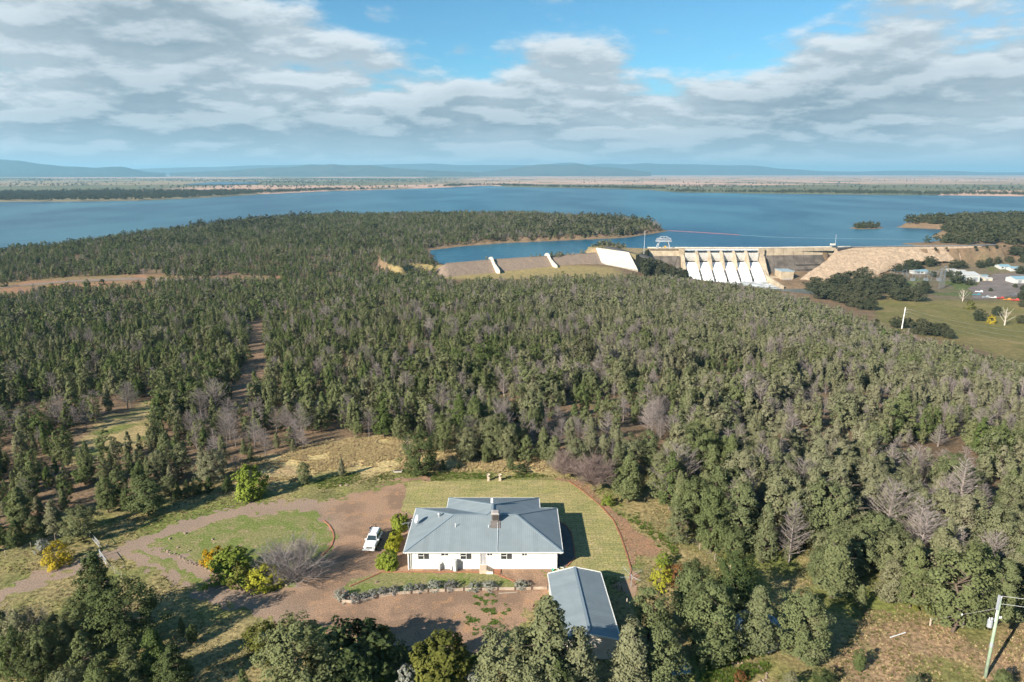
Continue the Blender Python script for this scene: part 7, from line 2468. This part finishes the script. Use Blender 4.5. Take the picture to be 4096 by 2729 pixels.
def edging(lab, pts, f=R1):
    """a row of bricks laid end to end, too small to pick apart"""
    P = [Vector((*G(f(*p)), 0)) for p in pts]
    o = empty('brick_edging', P[0])
    tag(o, lab, 'brick edging')
    d = np.r_[0, np.cumsum([(b_ - a).length for a, b_ in zip(P[:-1], P[1:])])]
    mb = MB()
    for s in np.arange(0, d[-1] - .2, .25):
        q = [Vector((np.interp(s_, d, [p.x for p in P]), np.interp(s_, d, [p.y for p in P]), 0)) - P[0] for s_ in (s, s + .235)]
        j = random.uniform(-.015, .015)
        mb.bar(q[0] + Vector((0, 0, .05 + j)), q[1] + Vector((0, 0, .05 + j)), .2, .11)
    tag(mb.build('brick_row', BRK, o), kind='stuff')


edging('red brick edging along the left end of the grass strip', [(168, 836), (250, 800), (380, 741)])
edging('red brick edging between house front and grass strip', [(385, 738), (700, 738), (1038, 740)])
edging('red brick edging slanting from the steps to the right', [(1130, 742), (1200, 772), (1280, 802)])
edging('curved red brick edging round the garden island', [(2178, 392), (2215, 425), (2238, 465), (2246, 505), (2232, 555), (2205, 590), (2160, 632)], R2)
edging('curved brick edging of the path right of the house', [(1580, 402), (1625, 428), (1656, 475), (1672, 560), (1682, 640), (1625, 703)])
edging('dark stone edging round the curve of the lawn', [(1640, 128), (1730, 190), (1850, 290), (1940, 390), (1990, 500), (2030, 620), (2058, 720), (2048, 795)])
STONE = mat('field_stone', (0.34, 0.25, 0.18), 0.95, 0.4, 2.0, (0.24, 0.18, 0.14), rand=.2)
rk = random.Random(9)


def rock_mesh(seed):
    bm = bmesh.new()
    bmesh.ops.create_icosphere(bm, subdivisions=1, radius=1)
    r = random.Random(seed)
    for v_ in bm.verts:
        v_.co *= r.uniform(.7, 1.15)
        v_.co.z *= .7
    me = bpy.data.meshes.new('stone')
    bm.to_mesh(me)
    bm.free()
    me.materials.append(STONE)
    return me


ROCKS = [rock_mesh(i) for i in range(5)]
rb = empty('stone_border', (*G(R2(1500, 790)), 0))
tag(rb, 'border of loose field stones round the garden island', 'stone border')
o0 = Vector(rb.location)
line = [(1080, 585), (1150, 610), (1215, 640), (1270, 672), (1370, 705), (1430, 735), (1500, 770), (1560, 800), (1610, 835), (1680, 858), (1760, 862), (1840, 850), (1910, 840), (1980, 800), (2050, 765)]
LP_ = [Vector((*G(R2(*p)), 0)) for p in line]
dd = np.r_[0, np.cumsum([(b_ - a).length for a, b_ in zip(LP_[:-1], LP_[1:])])]
for s in np.arange(0, dd[-1], .34):
    q = Vector((np.interp(s, dd, [p.x for p in LP_]), np.interp(s, dd, [p.y for p in LP_]), 0)) - o0
    r_ = rk.uniform(.1, .24)
    o = link('stone', ROCKS[rk.randrange(5)], rb, q + Vector((rk.uniform(-.25, .25), rk.uniform(-.25, .25), r_ * .3)), rk.uniform(0, 6))
    o.scale = (r_, r_ * rk.uniform(.8, 1.2), r_)
for n_, (f, p, r_, lab) in enumerate(((R2, (1245, 480), .35, 'pale stone on the upper edge of the island'), (R2, (1140, 515), .3, 'stone at the left tip of the island'), (R2, (1195, 575), .28, 'stone inside the left tip of the island'), (R2, (1430, 520), .28, 'flat pale stone in the island grass'), (R2, (1270, 597), .25, 'small white stone in the island grass'), (R2, (825, 708), .3, 'stone in the grass below the driveway fork'), (R1, (145, 155), .4, 'brown boulder on the grass left of the back lawn'), (R1, (105, 157), .38, 'second brown boulder on the grass left of the back lawn'), (R1, (345, 808), .3, 'pale flat stone on the grass strip'))):
    x, y = G(f(*p))
    o = link('field_stone', ROCKS[n_ % 5], None, (x, y, .08), rk.uniform(0, 6))
    o.scale = (r_, r_ * .8, r_ * .7)
    tag(o, lab, 'stone', 'loose stones in the grass')
rock = empty('rockery', (*G(R3(590, 1330)), 0))
tag(rock, 'ring of brown stones round a small garden bed at the bottom', 'rockery')
for i in range(26):
    t_ = 6.283 * i / 26
    r_ = rk.uniform(.14, .26)
    o = link('stone', ROCKS[i % 5], rock, (math.cos(t_) * 2.6 + rk.uniform(-.2, .2), math.sin(t_) * 1.7, .06), rk.uniform(0, 6))
    o.scale = (r_, r_, r_)
bpx('garden_bush', 'orange-brown plant inside the ring of stones', R3, (570, 1375), (570, 1320), REDB, 1.2)

# ================================================================== SMALL STRUCTURES
URN = mat('terracotta_cream', (0.56, 0.44, 0.33), 0.9, 0.2, 2.0)
for (p, lab) in (((1099, 122), 'left one of two garden urns at the back of the lawn'), ((1177, 122), 'right one of two garden urns at the back of the lawn')):
    x, y = G(R1(*p))
    o = empty('garden_urn', (x, y, 0))
    tag(o, lab, 'urn', 'garden urns on pedestals')
    MB().box(-.26, .26, -.26, .26, 0, .1).box(-.2, .2, -.2, .2, .1, .62).box(-.25, .25, -.25, .25, .62, .7).build('pedestal', URN, o)
    MB().lathe([(.13, .7), (.08, .78), (.12, .84), (.28, 1.02), (.33, 1.22), (.36, 1.25), (.3, 1.25), (.2, 1.1)], k=16).build('bowl', URN, o)
# rotary clothes line
x, y = G(R1(2058, 840))
cl_ = empty('clothes_line', (x, y, 0))
tag(cl_, 'rotary clothes line on a bare patch right of the shed', 'clothes line')
MB().tube([(0, 0, 0), (0, 0, 2.1)], .035, 8).build('post', STEEL, cl_)
for k in range(4):
    t_ = k * math.pi / 2 + .5
    MB().tube([(0, 0, 1.75), (1.9 * math.cos(t_), 1.9 * math.sin(t_), 2.15)], .022, 6).build('arm', STEEL, cl_)
for k in range(5):
    r_ = .7 + .3 * k
    for q_ in range(4):
        t0, t1 = q_ * math.pi / 2 + .5, (q_ + 1) * math.pi / 2 + .5
        z_ = 1.75 + .4 * r_ / 1.9
        MB().tube([(r_ * math.cos(t0), r_ * math.sin(t0), z_), (r_ * math.cos(t1), r_ * math.sin(t1), z_)], .006, 3).build('line', STEEL, cl_)
BARE = Gp(R1, [(1955, 808), (2030, 785), (2105, 832), (2085, 900), (2050, 905)])
sheet('bare_patch', rag(BARE, .15, .9, 48), *bbox(BARE), .2, .016, mat('bare_earth', (0.36, 0.235, 0.15), 0.95, .2, 1.0, bump=.02))
for (p, h, lab) in (((1975, 960), .9, 'left one of two grey stumps of post beside the shed'), ((2028, 970), 1.2, 'right one of two grey stumps of post beside the shed')):
    x, y = G(R1(*p))
    o = empty('timber_post', (x, y, 0))
    tag(o, lab, 'post', 'posts beside the shed')
    MB().tube([(0, 0, -.1), (.03, 0, h)], [.09, .08], 7).build('shaft', SLEEP, o)
    MB().lathe([(.085, h), (.05, h + .03)], .03, 0, 7).build('cap', STEEL, o)
# corrugated water tank behind the pines
x, y = G(R3(715, 1205))
tk = empty('water_tank', (x, y + 2.6, 0))
tag(tk, 'round pale corrugated water tank behind the pines', 'water tank')
prof = [(2.55, -.1)]
for i in range(23):
    prof += [(2.6 + (.035 if i % 2 else -.01), i * .1)]
TANK = mat('tank_steel', (0.62, 0.58, 0.53), 0.6, .25, 1.0)
MB().lathe(prof + [(2.58, 2.3)], k=40).build('wall', TANK, tk)
MB().lathe([(2.68, 2.3), (2.66, 2.36), (1.2, 2.75), (.1, 2.95)], k=40).build('roof', mat('tank_roof', (0.30, 0.38, 0.42), 0.5), tk)
MB().lathe([(.35, 2.7), (.35, 2.85), (.3, 2.88)], 1.2, -.6, 14).build('hatch', TANK, tk)
MB().tube([(-2.7, -.4, .25), (-3.2, -.6, .25), (-3.2, -.6, 0)], .05, 6).build('outlet', STEEL, tk)
# utility pole
x, y = G(S7(1245, 1500)) if 'S7' in globals() else G((3600 + 1245 / 3.655, 2300 + 1500 / 3.655))
up = empty('utility_pole', (x, y, 0))
tag(up, 'pale green timber utility pole with transformer in the lower right corner', 'utility pole')
POLEM = mat('treated_pole', (0.34, 0.43, 0.30), 0.85, .35, 1.5, (0.25, 0.31, 0.22), bump=.01)
MB().tube([(0, 0, -.5), (0, 0, 5), (0, 0, 10.2)], [.19, .165, .135], 14).build('pole', POLEM, up, smooth=True)
MB().tube([(0, 0, 4.1), (0, 0, 4.6)], .178, 14).build('band', STEEL, up)
MB().tube([(0, 0, 10.2), (0, 0, 10.32)], [.15, .12], 12).build('cap', STEEL, up)
MB().tube([(-.2, -.1, 7.4), (-.26, -.1, 9.3)], .05, 7).build('conduit', mat('pale_pipe', (0.6, .64, .66)), up)
MB().box(-.34, -.14, -.2, 0, 8.9, 10.7).build('riser', STEEL, up)
tr_ = MB().lathe([(.24, 6.7), (.27, 6.75), (.27, 7.55), (.22, 7.62)], -.72, -.1, 16).build('transformer', STEEL, up)
for dx_ in (-.86, -.6):
    MB().lathe([(.05, 7.62), (.07, 7.7), (.04, 7.78), (.07, 7.86), (.02, 7.92)], dx_, -.1, 8).build('bushing', mat('porcelain', (0.7, .68, .64), .3), tr_)
MB().bar((-.6, -.1, 7.7), (.5, .0, 7.75), .07).build('crossarm', STEEL, up)
for k, (xx, zz_) in enumerate(((.34, 7.85), (.5, 7.85), (.1, 10.4))):
    MB().lathe([(.05, zz_ - .12), (.08, zz_), (.04, zz_ + .06), (.07, zz_ + .12)], xx, 0, 8).build('insulator', mat('porcelain', (0.7, .68, .64)), up)
WIRE = mat('bright_wire', (0.62, 0.60, 0.56), 0.35, metal=.3)
for zz_, e in ((10.55, (38, -7, 10.8)), (9.6, (38, -7.6, 9.6))):
    MB().tube([(e[0] * f, e[1] * f, zz_ + (e[2] - zz_) * f - 5 * f * (1 - f) * .3) for f in np.linspace(0, 1, 12)], .028, 5).build('wire', WIRE, up)
gx_, gy_ = G((3600 + 440 / 3.655, 2300 + 740 / 3.655))
MB().tube([(-.1, 0, 9.0), (gx_ - x, gy_ - y, .8)], .016, 5).build('guy_wire', WIRE, up)
gp = Vector((-.1, 0, 9.0)).lerp(Vector((gx_ - x, gy_ - y, .8)), .5)
MB().lathe([(.05, gp.z - .12), (.09, gp.z), (.05, gp.z + .12)], gp.x, gp.y, 8).build('guy_insulator', mat('porcelain', (0.7, .68, .64)), up)
st_ = empty('guy_stub', (gx_, gy_, 0))
tag(st_, 'short grey stub post anchoring the wire of the utility pole', 'post')
MB().tube([(0, 0, -.1), (0, 0, 1.0)], [.13, .11], 8).build('shaft', SLEEP, st_)
MB().lathe([(.12, 1.0), (.06, 1.04)], 0, 0, 8).build('cap', STEEL, st_)
# white pipe lying in the brown grass
a, c = Vector((*G(R3(1510, 1110)), .18)), Vector((*G(R3(1603, 1080)), .18))
wpipe = empty('white_pipe', a)
tag(wpipe, 'white plastic pipe lying on the brown grass', 'pipe')
MB().tube([(0, 0, 0), tuple(c - a)], .06, 10).build('pipe', FRAME, wpipe)
MB().tube([tuple((c - a) * .97), tuple((c - a) * 1.03)], .075, 10).build('socket', FRAME, wpipe)
# farm gates flanking the driveway
GATE = mat('white_pipe_gate', (0.42, 0.42, 0.41), 0.5)
for a, c, lab in (((602, 500), (676, 585), 'white pipe gate leaf swung open above the driveway'), ((676, 640), (722, 705), 'white pipe gate leaf swung open below the driveway')):
    A_, C_ = Vector((*G(R2(*a)), 0)), Vector((*G(R2(*c)), 0))
    o = empty('farm_gate', A_)
    tag(o, lab, 'gate', 'driveway gate leaves')
    d = C_ - A_
    z_ = Vector((0, 0, 1))
    for q_ in (.25, 1.15):
        MB().tube([tuple(z_ * q_), tuple(d + z_ * q_)], .035, 6).build('rail', GATE, o)
    for q_ in (0, .33, .66, 1):
        MB().tube([tuple(d * q_ + z_ * .25), tuple(d * q_ + z_ * 1.15)], .025, 6).build('upright', GATE, o)
    mesh_ = MB()
    for q_ in np.linspace(.1, .95, 9):
        mesh_.tube([tuple(z_ * (.25 + .9 * q_)), tuple(d + z_ * (.25 + .9 * q_))], .006, 3)
    tag(mesh_.build('wire_mesh', STEEL, o), kind='stuff')
    MB().tube([tuple(z_ * -.1), tuple(z_ * 1.4)], .06, 8).build('hinge_post', GATE, o)
# wire fences
def fence(lab, f, pts, step=3.2, z=None):
    P = [Vector((*G(f(*p)), 0)) for p in pts] if z is None else [Vector(onland(f(*p))) for p in pts]
    o = empty('wire_fence', P[0])
    tag(o, lab, 'fence')
    d = np.r_[0, np.cumsum([(b_ - a).length for a, b_ in zip(P[:-1], P[1:])])]
    Q = []
    for s in np.arange(0, d[-1] + .01, step):
        q = Vector([np.interp(s, d, [p[k] for p in P]) for k in range(3)])
        q.z = float(Hz(q.x, q.y)[0])
        Q.append(q - P[0])
    pm = MB().tube([(0, 0, -.1), (0, 0, 1.25)], .045, 6).mesh('post', SLEEP)
    for q in Q:
        link('post', pm, o, q)
    for h_ in (.35, .7, 1.05):
        MB().tube([tuple(q + Vector((0, 0, h_))) for q in Q], .006, 3).build('wire', STEEL, o)


fence('wire fence between the driveway and the pines at the left', R2, [(40, 640), (235, 580), (406, 520), (600, 500)])
fence('wire fence running up through the pines above the driveway', R2, [(740, 330), (830, 300), (1080, 110), (1200, 60)])
fence('wire fence at the forest edge right of the dirt path', R3, [(150, 430), (300, 545), (440, 640), (520, 700)])
fence('wire fence below the lower gate leaf', R2, [(722, 712), (790, 760), (870, 830)], 2.4)
fence('wire fence climbing the cleared strip in the forest', R6, [(1490, 1010), (1560, 860), (1620, 690), (1660, 560), (1700, 440)], 8, z=1)
# small things behind the lawn and at the bottom edge
x, y = G(R1(490, 67))
tr2 = empty('bath_trough', (x, y, 0), .1)
tag(tr2, 'pale trough lying in the weeds behind the back lawn', 'trough')
MB().hexa([(-.7, -.25, 0), (.7, -.25, 0), (.7, .25, 0), (-.7, .25, 0)], [(-.85, -.35, .35), (.85, -.35, .35), (.85, .35, .35), (-.85, .35, .35)]).build('shell', CONC3, tr2, bevel=.05)
MB().box(-.7, .7, -.24, .24, .352, .36).build('hollow', DARK, tr2)  # dark slab on the solid shell, painting the shade of a hollow inside
x, y = G(R3(180, 1330))
wb_ = empty('metal_frame', (x, y, 0), .2)
tag(wb_, 'grey metal frame trailer half hidden under the pines at the bottom', 'trailer')
MB().box(-1.1, 1.1, -.7, .7, .45, .6).build('tray', TEAL, wb_)
for a, c in (((-1.1, -.7), (1.1, -.7)), ((1.1, -.7), (1.1, .7)), ((1.1, .7), (-1.1, .7)), ((-1.1, .7), (-1.1, -.7))):
    MB().bar((*a, 1.2), (*c, 1.2), .05).build('rail', STEEL, wb_)
    MB().bar((*a, .6), (*a, 1.2), .05).build('upright', STEEL, wb_)
for s in (-1, 1):
    MB().tube([(0, s * .8 - .08, .3), (0, s * .8 + .08, .3)], .3, 14).build('wheel', TYRE, wb_)
# left road on the far side of the forest
LR = [onland(V(*p)) for p in ((-40, 668), (60, 655), (180, 646), (280, 642), (400, 643), (520, 645), (640, 648))]
mb = MB()
prev = None
for i in range(60):
    f = i / 59 * (len(LR) - 1)
    k = min(int(f), len(LR) - 2)
    q = Vector(LR[k]).lerp(Vector(LR[k + 1]), f - k)
    row = []
    for w_ in (-7, 0, 7):
        xx, yy = q.x + w_ * .1, q.y + w_
        row.append((xx, yy, float(Hz(xx, yy)[0]) + .25))
    if prev:
        for j in range(2):
            mb.poly([prev[j], row[j], row[j + 1], prev[j + 1]])
    prev = row
tag(mb.build('gravel_track', ROADG), kind='structure')
for n_, (p, hh_) in enumerate((((30, 165), 6), ((350, 180), 5), ((300, 195), 5), ((470, 195), 5), ((690, 150), 5), ((1020, 140), 6.5), ((1390, 130), 7), ((1320, 85), 4), ((1840, 125), 6))):
    a = onland(R6(*p))
    plant('roadside_shrub', 'olive shrub beside the far gravel track, %s from left' % ordn(sorted((30, 350, 300, 470, 690, 1020, 1390, 1320, 1840)).index(p[0])), 'shrub', a, hh_, crown_mesh('foliage', OLIVE if n_ % 2 else GUM, 900 + n_, dome(.6), 0, 60, 14, .06, .13), None, cname='foliage', group='shrubs along the far track')

# ================================================================== AIR
hb = MB().box(-66000, 66000, -66000, 66000, -95, 470)
hm_ = bpy.data.materials.new('haze')
hm_.use_nodes = True
t = NT(hm_.node_tree)
hm_.node_tree.nodes.remove(hm_.node_tree.nodes['Principled BSDF'])
pv = t.n('ShaderNodeVolumePrincipled')
pv.inputs['Color'].default_value = (0.42, 0.78, 1.0, 1)
pv.inputs['Density'].default_value = 5.0e-5
pv.inputs['Anisotropy'].default_value = 0.1
t.l(pv.outputs[0], hm_.node_tree.nodes['Material Output'].inputs['Volume'])
hz = hb.build('haze', hm_)
tag(hz, 'thin blue haze over the lake and the far hills', 'haze', kind='stuff')
